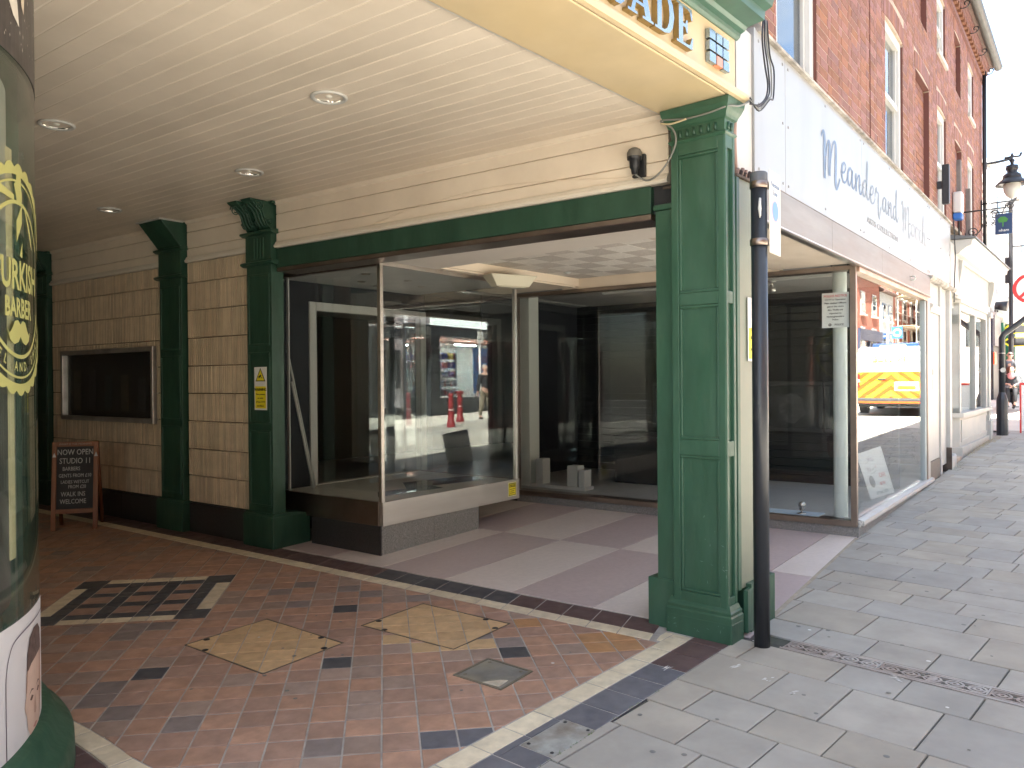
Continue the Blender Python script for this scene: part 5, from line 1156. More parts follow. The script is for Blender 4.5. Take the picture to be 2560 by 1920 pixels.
def cpoly(name, pts, mt, l, par_):
    b_ = bmesh.new(); f_ = b_.faces.new([b_.verts.new((x, z, 0)) for x, z in ccw(pts)]); bmesh.ops.triangulate(b_, faces=[f_])
    for it in range(3): bmesh.ops.subdivide_edges(b_, edges=[e for e in b_.edges if e.calc_length() > .03], cuts=1); bmesh.ops.triangulate(b_, faces=b_.faces[:])
    for v in b_.verts: v.co = Vector(cylp(v.co.x, v.co.y, l))
    me = bpy.data.meshes.new(name); b_.to_mesh(me); b_.free(); me.materials.append(mt); o = bpy.data.objects.new(name, me); COL.objects.link(o); par(o, par_); return o
cpoly('header_print', [(-.10, 3.185), (-.02, 3.185), (.0, 3.02), (.02, 2.93), (-.04, 2.95), (-.09, 3.0)], wv, .004, bw); cpoly('header_print', [(.0, 3.185), (.06, 3.185), (.085, 3.06), (.075, 3.0), (.05, 3.02), (.02, 3.1)], mat('print_cream', (.70, .60, .48), .5), .0045, bw)
rr = random.Random(4)
for k in range(46):
    x = rr.uniform(-.2, .34); z = 2.83+rr.random()*.33; s_ = rr.uniform(.003, .007); cpoly('header_speck', [(x, z-s_*1.6), (x+s_*.5, z), (x, z+s_*1.6), (x-s_*.5, z)], wv, .004, bw)
# yellow logo
YL = mat('logo_yellow', (.46, .46, .17), .45)
lg = bw
def ringc(name, r0, r1, n, a0_, a1_, l=.003, zc=1.985, scal=0, xs=1.0):
    m = MB(); A = []; B = []
    for k in range(n+1):
        t = a0_+(a1_-a0_)*k/n; ro = r1+(scal*abs(math.sin(k*math.pi/6)) if scal else 0)
        A.append(m.v(*cylp(r0*math.cos(t)*xs, zc+r0*math.sin(t), l))); B.append(m.v(*cylp(ro*math.cos(t)*xs, zc+ro*math.sin(t), l)))
    for k in range(n): m.f((A[k], B[k], B[k+1], A[k+1]))
    m.build(name, YL, lg)
ringc('logo_ring', .385, .412, 180, 0, 2*math.pi, scal=.018); ringc('logo_ring', .358, .366, 90, R(-150), R(-30)); ringc('logo_ring', .358, .366, 60, R(20), R(160)); ringc('logo_ring', .278, .292, 60, R(-158), R(-22)); ringc('logo_ring', .278, .292, 40, R(30), R(150))
def ctext(s, size, x, z, bold=0, sx=1, rot=0, rx=0):
    cu = bpy.data.curves.new('t', 'FONT'); cu.body = s; cu.size = size; cu.align_x = 'CENTER'; cu.align_y = 'CENTER'; cu.resolution_u = 2; cu.offset = bold
    tmp = bpy.data.objects.new('t', cu); COL.objects.link(tmp); dg = bpy.context.evaluated_depsgraph_get(); me = bpy.data.meshes.new_from_object(tmp.evaluated_get(dg)); bpy.data.objects.remove(tmp); bpy.data.curves.remove(cu)
    bm_ = bmesh.new(); bm_.from_mesh(me); bmesh.ops.subdivide_edges(bm_, edges=[e for e in bm_.edges if e.calc_length() > .05], cuts=2)
    for v in bm_.verts:
        cx, cz = v.co.x*sx, v.co.y; xx = x+cx*math.cos(rot)-cz*math.sin(rot); zz = z+cx*math.sin(rot)+cz*math.cos(rot); v.co = Vector(cylp(xx, zz, .0035))
    bm_.to_mesh(me); bm_.free(); me.materials.clear(); me.materials.append(YL); o = bpy.data.objects.new('logo_lettering', me); COL.objects.link(o); par(o, lg)
ctext('TURKISH', .150, 0, 1.995, .004, .78); ctext('BARBER', .098, 0, 1.877, .003, .80)
for k, ch in enumerate('TOWEL AND SHAVE'):
    t = R(-148)+k*R(8.3); 
    if ch != ' ': ctext(ch, .048, .325*math.cos(t), 1.985+.325*math.sin(t), .001, .9, t+math.pi/2)
mo = [(-.115, 1.80), (-.10, 1.785), (-.08, 1.80), (-.055, 1.83), (-.025, 1.835), (0, 1.82), (.025, 1.835), (.055, 1.83), (.08, 1.80), (.10, 1.785), (.115, 1.80), (.10, 1.76), (.06, 1.745), (.02, 1.755), (0, 1.775), (-.02, 1.755), (-.06, 1.745), (-.10, 1.76)]
for h_ in (-1, 1):
    half = [(0, 1.82), (h_*.025, 1.835), (h_*.055, 1.83), (h_*.08, 1.80), (h_*.10, 1.785), (h_*.118, 1.80), (h_*.10, 1.762), (h_*.06, 1.745), (h_*.02, 1.755), (0, 1.775)]; cpoly('moustache', half if h_ < 0 else half[::-1], YL, .0035, lg)
cpoly('razor_handle', [(-.035, 2.30), (-.05, 2.33), (-.03, 2.345), (-.025, 2.39), (0, 2.413), (.022, 2.39), (.02, 2.33), (.03, 2.31), (.03, 2.28), (-.02, 2.26)][::-1], YL, .0035, lg)
cpoly('razor_blade', [(-.03, 2.20), (.03, 2.27), (.028, 2.20), (-.03, 2.12)], YL, .0035, lg); cpoly('razor_tip', [(.03, 2.13), (.028, 2.07), (0, 2.075)], YL, .0035, lg)
cpoly('wing', [(-.28, 2.28), (-.2, 2.315), (-.12, 2.30), (-.05, 2.29), (-.05, 2.27), (-.15, 2.275)][::-1], YL, .0035, lg); cpoly('wing', [(.05, 2.27), (.09, 2.24), (.14, 2.18), (.17, 2.12), (.15, 2.13), (.10, 2.20)][::-1], YL, .0035, lg)
# tape, posts and lining inside the glass
cpatch('tape_strip', -.085, -.025, .96, 2.46, mat('yellow_tape', (.58, .56, .33), .6, var=.1, vscale=20), -.012, bw, 4)
cpatch('window_post', -.20, -.125, .2, 3.19, mat('post_grey_white', (.66, .68, .6), .5, var=.1, vscale=8), -.03, bw, 4)
cpatch('inner_lining', -.11, .36, 2.0, 2.79, mat('lining_green_grey', (.36, .41, .36), .6, var=.08), -.10, bw, 10); cpatch('inner_lining', .02, .36, .72, 2.0, mat('lining_dark', (.10, .115, .10), .6, var=.2), -.10, bw, 10); cpatch('inner_lining', -.34, .02, .72, 2.0, mat('lining_pale', (.56, .59, .51), .6, var=.06), -.12, bw, 10)
cpatch('window_post', .10, .135, .2, 2.4, mat('post_dim', (.13, .16, .13), .5), -.05, bw, 3)
# poster with portrait on the lower glass
po = bw
cpatch('poster', -.42, .33, .215, .735, mat('poster_white', (.70, .70, .72), .4), .003, po, 40)
m = MB(); pts = [(-.16, .21), (-.162, .5), (-.155, .58), (-.135, .63), (-.10, .665), (-.02, .68), (.1, .685), (.3, .685)]
ribbon(m, cat_rom(pts, 6), lambda a, b, l: cylp(a, b, l), lambda dx, dy, t: .0022, .0045); m.build('poster_line', mat('poster_line', (.05, .02, .06), .5), po)
SK = mat('portrait_skin', (.62, .46, .38), .6, var=.06, vscale=14); HR = mat('portrait_hair', (.12, .08, .07), .7, var=.4, vscale=40); SH = mat('portrait_shadow', (.45, .29, .22), .6)
fx_ = .13
def fpoly(nm, pts, mt, l): cpoly(nm, [(fx_+x, .44+z) for x, z in pts][::-1], mt, l, po)
def fp(nm, pts, mt, l): fpoly(nm, ccw(pts)[::-1], mt, l)
fp('portrait_neck', [(-.05, -.225), (-.06, -.14), (.06, -.16), (.10, -.225)], SH, .0042)
fp('portrait_face', [(-.105, .08), (-.12, .0), (-.115, -.08), (-.10, -.14), (-.06, -.19), (-.01, -.21), (.05, -.2), (.09, -.15), (.115, -.08), (.125, .0), (.12, .10), (.06, .16), (-.06, .16)], SK, .0046)
fp('portrait_ear', [(-.125, -.02), (-.135, -.05), (-.12, -.085), (-.108, -.06), (-.112, -.015)], SK, .0047)
fp('portrait_hair', [(-.108, .07), (-.10, .14), (-.07, .195), (-.01, .218), (.06, .215), (.115, .18), (.13, .10), (.05, .10), (-.05, .092)], HR, .005)
fp('portrait_hair_side', [(-.108, .08), (-.118, .0), (-.108, .0), (-.095, .08)], SH, .0051)
for x in (-.05, .055):
    fp('portrait_eye', [(x-.026, -.04), (x, -.028), (x+.026, -.04), (x, -.05)], mat('portrait_eye', (.14, .08, .06), .6), .0052); fp('portrait_brow', [(x-.036, -.018), (x, -.004), (x+.036, -.018), (x, -.012)], HR, .0052)
fp('portrait_nose', [(.0, -.04), (.022, -.105), (.006, -.118), (-.016, -.11)], SH, .0052); fp('portrait_mouth', [(-.035, -.158), (.0, -.15), (.035, -.158), (.0, -.170)], mat('portrait_lip', (.45, .20, .18), .6), .0052)
fp('portrait_shade', [(.085, .1), (.125, .1), (.125, -.04), (.10, -.14), (.075, -.17)], SH, .005)
# unseen rest of the barber shop, glazed to pass daylight into the arcade
bs = thing('barber_shop_front', 'unseen rest of the barber shop front, glazed to pass daylight into the arcade', 'shopfront', (0, 3, 0))
MB().box(1.10, 1.235, 4.06, 14.2, gb-.05, .45).build('stall_riser', GREEND, bs); MB().box(1.12, 1.235, 8.6, 14.2, .452, 3.22).build('side_wall', mat('barber_wall', (.56, .51, .43), .6), bs); MB().box(1.12, 1.235, 4.06, 8.6, 2.85, 3.22).build('side_fascia', GREEND, bs)
for k in range(4): MB().box(1.19, 1.198, 4.11+k*1.135, 5.19+k*1.135, .452, 2.85).build('side_pane', GLASS, bs); MB().box(1.15, 1.235, 4.06+k*1.135, 4.11+k*1.135, .452, 2.85).build('mullion', GREEND, bs)
MB().box(-8, -.99, 2.75, 2.9, -.1, .5).build('street_riser', GREEND, bs); MB().box(-8, -.99, 2.75, 2.9, 2.75, 3.19).build('street_fascia', GREEND, bs)
for k in range(4): MB().box(-7.95+k*1.74, -6.27+k*1.74, 2.81, 2.818, .5, 2.75).build('street_pane', GLASS, bs); MB().box(-6.27+k*1.74, -6.21+k*1.74, 2.77, 2.87, .5, 2.75).build('mullion', GREEND, bs)
MB().box(-8, 1.1, 9.0, 9.1, 0, 3.2).build('inner_wall', mat('barber_inner', (.70, .69, .64), .7), bs); MB().box(-8, 1.1, 2.9, 9.0, .02, .06).build('inner_floor', mat('barber_floor', (.50, .47, .42), .5), bs); MB().box(-8.1, -8, 2.75, 9.1, 0, 3.2).build('inner_side', mat('barber_inner', (0, 0, 0)), bs); MB().box(-8, -2.4, 2.75, 9.1, 3.2, 3.25).build('inner_ceiling', mat('barber_inner', (0, 0, 0)), bs)
# ------------------------------------------------------------------ chalkboard
cb = thing('chalkboard', 'wooden A-frame chalkboard with chalk lettering deep in the arcade', 'chalkboard', (3.09, 8.64, gz(3.09, 8.64)))
WD = mat('board_wood', (.23, .085, .03), .45, var=.2, vscale=6, scale3=(1, 1, .15)); CHB = mat('chalk_black', (.014, .015, .016), .6, var=.3, vscale=6)
CF = Fr(2.911, 8.75, math.atan2(-.221, .357)); g = gz(3.1, 8.6)
def cpt(u, s_, d=0):   # lean backwards by 7 degrees
    v = math.sin(R(7))*s_-math.cos(R(7))*d*1.0; x, y = CF.p(u, v); return (x, y, g+math.cos(R(7))*s_+math.sin(R(7))*0)
def lbox(name, u0, u1, s0, s1, d0, d1, mt):
    m = MB(); i = [m.v(*cpt(u, s_, d)) for d in (d0, d1) for u, s_ in ((u0, s0), (u1, s0), (u1, s1), (u0, s1))]
    for q_ in ((0, 3, 2, 1), (4, 5, 6, 7), (0, 1, 5, 4), (1, 2, 6, 5), (2, 3, 7, 6), (3, 0, 4, 7)): m.f([i[k] for k in q_])
    return m.build(name, mt, cb, bev=.003)
lbox('leg', 0, .045, 0, .905, -.01, .012, WD); lbox('leg', .385, .43, 0, .905, -.01, .012, WD); lbox('top_rail', .045, .385, .855, .905, -.01, .012, WD); lbox('bottom_rail', .045, .385, .17, .215, -.01, .0118, WD); lbox('slate', .045, .385, .215, .855, -.006, .004, CHB)
for u in (.02, .41):
    a = Vector(cpt(u, .88, -.02)); b = CF.p(u, .36); MB().tube([tuple(a), (b[0], b[1], g)], .02, 4).build('rear_leg', WD, cb)
ux = Vector((CF.c, CF.s, 0)); uz = (Vector(cpt(0, 1))-Vector(cpt(0, 0))).normalized(); CH = mat('chalk', (.55, .55, .53), .9, var=.15, vscale=60)
for s_, h_, st_, cu_ in ((.795, .082, 'NOW OPEN', .215), (.705, .082, 'STUDIO 11', .215), (.625, .056, 'BARBERS', .18), (.555, .052, 'GENTS FROM £10', .215), (.490, .047, 'LADIES WETCUT', .215), (.440, .05, 'FROM £20', .235), (.365, .066, 'WALK INS', .20), (.290, .068, 'WELCOME', .20)):
    text(st_, h_, CH, cpt(cu_, s_, .0045), ux, uz, 'chalk_lettering', cb, sx=.74)
text('WHAT IS THE MEANING', .028, mat('chalk_dim', (.33, .27, .22), .9), cpt(.215, .88, .0122), ux, uz, 'chalk_lettering', cb)
for u in (.0225, .4075): m = MB(); m.poly([cpt(u-.018, .75, .0125), cpt(u+.018, .75, .0125), cpt(u, .795, .0125)]); m.build('chalk_mark', CH, cb)
# ------------------------------------------------------------------ sign post by the pillar
g = gz(4.21, 1.811)
sp_ = thing('pedestrian_sign_post', 'dark grey steel post with a small pedestrian zone plate beside the corner pillar', 'sign post', (4.225, 1.815, g))
MB().tube([(4.228, 1.815, g-.05), (4.222, 1.815, 2.735)], .044, 20).build('pole', POLE, sp_); MB().lathe([(.047, 2.70), (.047, 2.745), (.04, 2.752), (0, 2.754)], 4.222, 1.815, 20).build('cap', mat('cap_grey', (.10, .105, .115), .5), sp_, smooth=True)
SF_ = Fr(4.255, 1.765, R(5.7)); SPL = mat('plate_faded', (.56, .50, .40), .35, var=.06, vscale=5)
MB(SF_).box(-.02, .19, -.004, 0, 2.30, 2.765).build('plate', SPL, sp_, bev=.002)
for z in (2.68, 2.36):
    MB().lathe([(.0455, z-.02), (.050, z-.018), (.050, z+.018), (.0455, z+.02)], 4.222, 1.815, 20).build('clip_band', ALUD, sp_, smooth=True); MB(SF_).box(-.03, .05, .001, .03, z-.012, z+.012).build('clip_arm', ALUD, sp_)
ux = (SF_.c, SF_.s, 0)
def sfp(u, z, v=-.0042): x, y = SF_.p(u, v); return (x, y, z)
FB = mat('faded_sign_blue', (.20, .27, .40), .5)
text('Pedestrian', .042, FB, sfp(.085, 2.69), ux, (0, 0, 1), 'lettering', sp_, sx=.9); text('Zone', .042, FB, sfp(.085, 2.645), ux, (0, 0, 1), 'lettering', sp_)
def disc(fr, u, v, z, r_, mt, nm, par_, n=24): m = MB(fr); m.poly([(u+r_*math.cos(2*math.pi*k/n), v, z+r_*math.sin(2*math.pi*k/n)) for k in range(n)]); return m.build(nm, mt, par_)
disc(SF_, .085, -.0046, 2.545, .064, mat('faded_sign_red', (.50, .34, .34), .5), 'symbol_rim', sp_); disc(SF_, .085, -.0052, 2.545, .056, mat('faded_symbol_blue', (.10, .23, .48), .4), 'symbol', sp_)
m = MB(); m.poly([(4.183, 1.796, 2.50), (4.186, 1.786, 2.50), (4.186, 1.786, 2.60), (4.183, 1.796, 2.60)]); m.tube([(4.1835, 1.793, 2.49), (4.183, 1.794, 2.54), (4.1835, 1.793, 2.60)], .011, 6, taper=[.3, 1, .5]); m.build('torn_sticker', mat('torn_paper', (.55, .55, .53), .8), sp_)
# second warning sign behind the post
t = thing('casing_warning_sign', 'yellow and white warning sign half hidden behind the grey post', 'sign', (4.45, 1.98, 1.5))
MB().box(4.43, 4.625, 1.975, 1.979, 1.70, 2.08).build('plate', WSIGN, t); MB().box(4.438, 4.617, 1.9738, 1.9748, 1.715, 1.90).build('yellow_field', YSIGN, t)
for z, s_ in ((1.88, 'WARNING'), (1.84, 'These premises'), (1.80, 'are under'), (1.77, '24 hour CCTV'), (1.735, 'surveillance')): text(s_, .023, INK, (4.5275, 1.9736, z), (1, 0, 0), (0, 0, 1), 'lettering', t)
# ------------------------------------------------------------------ white bay-fronted shop further along
BF = Fr(14.384, 2.80, math.atan(.0478)); g = gz(15, 2.8)
bs = thing('white_bay_shopfront', 'white painted bay shopfront with deep cornice below the brick wall', 'shopfront', (15.5, 2.85, g))
WB = mat('bay_white', (.43, .425, .405), .45, var=.05, vscale=3, dirt=(.52, .47, .40), dscale=3, damt=.5)
UB = 3.45
cant = [(-.27, .22), (0, 0), (UB, 0), (UB, .5), (-.27, .5)]
def bayprism(nm, o_, z0, z1, mt=WB, b=.004): MB(BF).prism(ccw([(-.27-o_, .22-o_*.4), (-o_*.4, -o_), (UB+o_, -o_), (UB+o_, .5), (-.27-o_, .5)]), z0, z1).build(nm, mt, bs, bev=b)
bayprism('base', .03, g-.15, g+.13); bayprism('riser', -.01, g+.13, .93); bayprism('sill', .05, .93, 1.0); 
def fpanel(nm, u0, u1, z0, z1, v, d=.012):
    for b_ in ((u0, u1, z0, z0+.035), (u0, u1, z1-.035, z1), (u0, u0+.035, z0+.035, z1-.035), (u1-.035, u1, z0+.035, z1-.035)): MB(BF).box(b_[0], b_[1], v-d, v+.01, b_[2], b_[3]).build(nm, WB, bs)
fpanel('riser_moulding', .12, UB-.35, g+.2, .88, .008)
for nm, b_ in (('post', (-.02, .10, -.0, .12, 1.0, 2.80)), ('post', (UB-.42, UB-.25, .0, .12, 1.0, 2.80)), ('mullion', (1.62, 1.70, .0, .1, 1.0, 2.80)), ('head', (.10, UB-.42, .0, .1, 2.68, 2.80))): MB(BF).box(*b_).build(nm, WB, bs, bev=.004)
MB(BF).box(UB-.24, UB, -.03, .2, g+.42, 2.83).build('pilaster', WB, bs, bev=.004); MB(BF).box(UB-.27, UB+.03, -.06, .2, g-.15, g+.42).build('pilaster_base', WB, bs, bev=.01); MB(BF).box(UB-.28, UB+.04, -.07, .2, 2.74, 2.84).build('pilaster_cap', WB, bs, bev=.012)
MB(BF).box(.10, 1.62, .045, .053, 1.0, 2.68).build('pane', GLASS, bs); MB(BF).box(1.70, UB-.42, .045, .053, 1.0, 2.68).build('pane', GLASS, bs)
m = MB(BF); m.prism(ccw([(-.25, .20), (-.02, .01), (-.02, .03), (-.25, .22)]), 1.0, 2.75); m.build('side_pane', GLASS, bs)
m = MB(BF); m.prism(ccw([(-.29, .22), (-.25, .19), (-.25, .26), (-.29, .26)]), 1.0, 2.8); m.build('post', WB, bs)
MB(BF).box(-.2, UB-.05, .5, .56, .9, 2.8).build('display_back', mat('bay_dark', (.03, .032, .04), .7), bs); MB(BF).box(-.2, UB-.05, .1, .5, .93, .99).build('display_floor', mat('bay_floor', (.2, .2, .18), .6), bs)
bayprism('soffit', .02, 2.80, 2.85); MB(BF).prism(ccw([(-.5, .0), (-.4, -.02), (UB+.0, -.02), (UB, .5), (-.5, .5)]), 2.85, 3.42).build('fascia', WB, bs)
for u in (-.52, UB-.2): MB(BF).sweep([(.2, 2.95), (-.05, 2.95), (-.07, 3.05), (-.10, 3.2), (-.12, 3.42), (.2, 3.42)][::-1], u, u+.16).build('console', WB, bs, bev=.006)
MB(BF).sweep([(.5, 3.42), (-.06, 3.42), (-.08, 3.45), (-.14, 3.47), (-.16, 3.50), (-.24, 3.56), (-.30, 3.585), (-.31, 3.65), (-.34, 3.67), (.5, 3.69)][::-1], -.98, UB+.06).build('cornice', WB, bs)
MB(BF).sweep([(.5, 3.695), (-.36, 3.68), (-.36, 3.70), (.2, 3.80), (.5, 3.80)][::-1], -1.0, UB+.08).build('cornice_lead', mat('lead_flashing', (0, 0, 0)), bs)
MB(FA).box(5.66, 6.8, .30, .40, 0, 3.9).build('recess_wall', WB, bs); MB(FA).box(5.64, 5.68, .0, .32, 0, 3.9).build('recess_side', WB, bs)
MB(FA).box(5.66, 10.0, .14, .3, 2.7, 3.95).build('upper_wall', WB, bs); MB(FA).box(5.64, 6.6, -.0, .3, 2.86, 3.6).build('recess_fascia', WB, bs)
MB(FA).box(5.7, 6.75, .0, .3, -.1, gz(13.3, 2.6)+.05).build('door_step', mat('worn_stone_step', (.45, .36, .28), .8, var=.15), bs)
m = MB(FA); m.tube(cat_rom([(5.69, -.04, 3.9), (5.70, -.06, 3.4), (5.68, -.05, 3.0), (5.72, -.04, 2.7)], 4), .008, 5); m.build('cable', IRON, bs)
gr = MB(g=True); rg = random.Random(2)
for k in range(420):
    t_ = rg.random()**.8; x, y = BF.p(-.1+t_*3.75, -.05-rg.random()*.09*(1 if t_ < .7 else 1.6)); h_ = rg.uniform(.02, .10); an = rg.random()*6.28
    gr.poly([(x-.004, y, 0), (x+.004, y, 0), (x+math.cos(an)*h_*.7, y+math.sin(an)*h_*.7, h_)])
kind(gr.build('weeds', mat('dry_weeds', (.36, .27, .10), .9, var=.4, vscale=30)), 'stuff', 'dry brown weeds along the foot of the white bay shopfront')
gr = MB(g=True)
for k in range(160):
    x, y = FA.p(rg.uniform(5.1, 6.2), -.03-rg.random()*.12); h_ = rg.uniform(.01, .04); an = rg.random()*6.28
    gr.poly([(x-.004, y, 0), (x+.004, y, 0), (x+math.cos(an)*h_, y+math.sin(an)*h_, h_*.8)])
kind(gr.build('weeds', mat('green_weeds', (.17, .18, .07), .9, var=.4, vscale=30)), 'stuff', 'low green weeds at the foot of the white panelled joinery')
# ------------------------------------------------------------------ road sign post beyond the bay
g = gz(18.63, 2.87)
rs = thing('no_turn_sign', 'dark grey cranked post with a red ringed no turn road sign', 'road sign', (18.63, 2.87, g))
MB().lathe([(.105, g-.05), (.105, 1.10), (.10, 1.14), (.06, 1.26), (.058, 1.27)], 18.63, 2.87, 12, sm=False).build('base_column', POLE, rs); 
pd = Vector((.25, -.97, 0)).normalized()
p0 = Vector((18.63, 2.87, 1.26)); p1 = Vector((18.63, 2.87, 2.42)); p2 = p1+pd*.50+Vector((0, 0, .42)); p3 = p2+Vector((0, 0, .85))
MB().tube([p0, p1-Vector((0, 0, .04)), p1+pd*.03+Vector((0, 0, .03)), p2-pd*.03-Vector((0, 0, .03)), p2+Vector((0, 0, .05)), p3], .057, 12).build('post', POLE, rs)
for z in (1.72, 2.06): MB().lathe([(.058, z), (.062, z+.005), (.058, z+.01)], 18.63, 2.87, 12).build('clip_band', STEEL, rs)
MB().tube([(18.56, 2.84, 1.72), (18.57, 2.845, 1.722)], .05, 12).build('small_disc', mat('disc_grey', (.45, .46, .45), .5), rs)
SGc = p2+Vector((-.07, 0, .52)); ux = Vector((.12, -1, 0)).normalized(); uz = Vector((0, 0, 1)); nn = ux.cross(uz)
def sdisc(r0, r1, l, mt, nm, n=40):
    m = MB()
    for k in range(n):
        a, b = 2*math.pi*k/n, 2*math.pi*(k+1)/n
        q_ = [SGc+nn*l+ux*r*math.cos(t)+uz*r*math.sin(t) for r, t in ((r0, a), (r1, a), (r1, b), (r0, b))]
        m.f([m.v(*p) for p in (q_ if r0 > 0 else q_[1:3]+[q_[0]])])
    m.build(nm, mt, rs)
sdisc(0, .30, .0, WSIGN, 'sign_face'); sdisc(.235, .302, .004, RED, 'red_ring'); sdisc(0, .30, -.012, mat('sign_back', (.3, .3, .3), .5), 'sign_back')
def sq(pts, mt, nm, l): m = MB(); m.poly([tuple(SGc+nn*l+ux*a+uz*b) for a, b in pts]); m.build(nm, mt, rs)
sq([(-.10, -.16), (-.04, -.16), (-.04, .06), (.08, .06), (.08, .01), (.16, .09), (.08, .17), (.08, .12), (-.07, .12), (-.10, .09)], INK, 'arrow', .005); sq([(-.20, -.16), (-.16, -.20), (.20, .16), (.16, .20)], RED, 'red_bar', .008)
# ------------------------------------------------------------------ bracket lamp, lamp post, other far things
def lantern(c, t, s_=1.0):
    x, y, z = c; L = lambda pr, nm, mt, n=20: MB().lathe([(r*s_, z+h*s_) for r, h in pr], x, y, n).build(nm, mt, t, smooth=True)
    L([(0, .66), (.01, .60), (.03, .55), (.012, .50), (.05, .46), (.03, .42), (.03, .38)], 'finial', IRON); L([(.03, .38), (.10, .36), (.11, .30), (.10, .28), (.08, .24), (.12, .20), (.15, .18), (.16, .12), (.15, .10)], 'crown', IRON); L([(.15, .12), (.22, .06), (.28, .0), (.28, -.012), (.2, .02), (.13, .03)], 'shade', IRON)
    L([(.145, .01), (.15, -.06), (.14, -.13), (.10, -.21), (.04, -.265), (0, -.27)], 'globe', mat('lamp_globe', (.5, .49, .45), .15))
lm = thing('bracket_lamp', 'ornate black bracket street lamp hanging off the end of the brick wall', 'street lamp', (*FA.p(10.15, -.3), 4.9))
x, y = FA.p(10.4, -.42); lantern((x, y, 5.30), lm, 1.0)
a = FA.p(9.98, .05); MB().tube(cat_rom([(a[0], a[1], 5.68), ((a[0]+x)/2, (a[1]+y)/2, 5.72), (x, y, 5.80)], 4), .025, 8).build('arm', IRON, lm); MB().tube(cat_rom([(x-.12, y+.1, 5.80), (x, y, 5.83), (x+.12, y-.1, 5.85), (x+.16, y-.13, 5.92)], 4), .02, 6).build('scroll', IRON, lm)
lp_ = thing('lamp_post', 'tall slim black lamp post with two lanterns at the end of the street', 'lamp post', (32.6, 4.74, gz(32.6, 4.74)))
LX, LY = 32.6, 4.74
MB().lathe([(.16, .40), (.16, 1.4), (.09, 1.6), (.08, 2.9), (.11, 2.95), (.07, 3.1), (.065, 7.7), (.09, 7.75), (.0, 7.85)], LX, LY, 12).build('column', IRON, lp_, smooth=True)
MB().tube([(LX-.1, LY, 7.6), (LX, LY-.1, 7.9), (LX+.05, LY-.14, 8.25)], .07, 8, taper=[.5, 1.4, .5]).build('head', IRON, lp_); MB().tube([(LX, LY, 6.2), (LX+.4, LY-.7, 6.22)], .028, 6).build('arm', IRON, lp_); lantern((LX+.45, LY-.75, 5.6), lp_, 1.0); MB().box(LX-.12, LX+.08, LY, LY+.16, 4.9, 5.8).build('plate', IRON, lp_)
# white corner building across the side street
wb = thing('white_corner_building', 'white rendered three storey corner building beyond the side street', 'building', (34, 5.6, gz(34, 5.6)))
BR_S = mat('side_brick', (.33, .12, .08), .85, var=.2, vscale=9, bump=.2)
WR = mat('white_render', (.5, .5, .49), .7, var=.05, vscale=1.5, dirt=(.6, .58, .54), dscale=.8, damt=.3)
WFr = Fr(34.3, 5.62, R(1.5)); gw = gz(34.3, 5.6)
MB(WFr).box(0, 22, 0, 10, gw-.3, 9.6).build('wall', WR, wb); MB(WFr).box(-.12, 22, -.12, 10, 9.6, 9.85).build('parapet', WR, wb)
for r_, (z0, z1) in enumerate(((4.9, 6.5), (7.3, 8.7))):
    for k in range(5):
        u0 = 1.2+k*2.5; wo = MB(WFr).box(u0, u0+.95, -.03, .0, z0, z1).build('window', WHITEC, wb); MB(WFr).box(u0+.08, u0+.87, -.045, -.031, z0+.08, z1-.08).build('pane', SASHG, wo); MB(WFr).box(u0-.1, u0+1.05, -.12, .0, z0-.12, z0-.003).build('sill', WR, wo); MB(WFr).box(u0-.08, u0+1.03, -.10, .0, z1+.003, z1+.14).build('hood', WR, wo)
NV = mat('shop_navy', (.035, .04, .075), .5); GY = mat('shop_grey', (.20, .19, .20), .5, var=.1)
MB(WFr).box(-.06, 0, -.05, 3, 2.55, 3.95).build('side_fascia', NV, wb); MB(WFr).box(-.06, 1.5, -.12, -.0, 2.75, 3.9).build('front_fascia', GY, wb); MB(WFr).box(-.10, 1.6, -.2, -.0, 3.9, 4.0).build('fascia_cornice', WR, wb)
MB(WFr).box(-.05, 0, -.04, 3, gw-.1, 2.55).build('side_shopfront', mat('shop_black', (.03, .03, .035), .5), wb); MB(WFr).box(0, 1.5, -.06, 0, gw, 2.74).build('front_shopfront', mat('shop_black', (0, 0, 0)), wb)
RD = mat('machine_red', (.68, .05, .02), .4, emit=(1, .08, .02), estr=.25); RO = mat('machine_orange', (.85, .20, .02), .4, emit=(1, .22, .02), estr=.5)
at = thing('cash_machine', 'red and orange cash machine panel on the dark corner shop', 'cash machine', (34.2, 5.6, gw))
MB(WFr).box(-.10, -.062, .05, 1.3, 2.05, 2.5).build('header', RD, at); MB(WFr).box(-.09, -.062, .05, .42, 1.15, 2.04).build('panel', RO, at); MB(WFr).box(-.09, -.062, .5, 1.3, 1.15, 2.04).build('screen_panel', mat('machine_dim', (.25, .08, .08), .4), at); MB(WFr).box(-.11, -.06, -.04, 1.4, gw+.3, 1.1).build('plinth', mat('shop_black', (0, 0, 0)), at); MB(WFr).box(0.02, .45, -.10, -.062, 2.05, 2.5).build('front_header', RD, at)
x, y = WFr.p(-.101, .55); text('Cash', .26, WSIGN, (x, y, 2.27), (WFr.s, -WFr.c, 0), (0, 0, 1), 'lettering', at)
gs_ = thing('green_far_shopfront', 'dark green shopfront columns beyond the people', 'shopfront', (36.5, 5.5, gw)); GD = mat('far_green', (.015, .12, .075), .4)
for u in (1.6, 3.2, 4.9): MB(WFr).box(u, u+.5, -.18, -.0, gw-.1, 3.7).build('column', GD, gs_, bev=.01)
MB(WFr).box(1.6, 5.4, -.2, 0, 3.72, 4.3).build('fascia', mat('far_cream', (.6, .57, .48), .5), gs_); MB(WFr).box(2.1, 4.9, -.05, -.01, gw, 3.7).build('window', mat('shop_black', (0, 0, 0)), gs_)
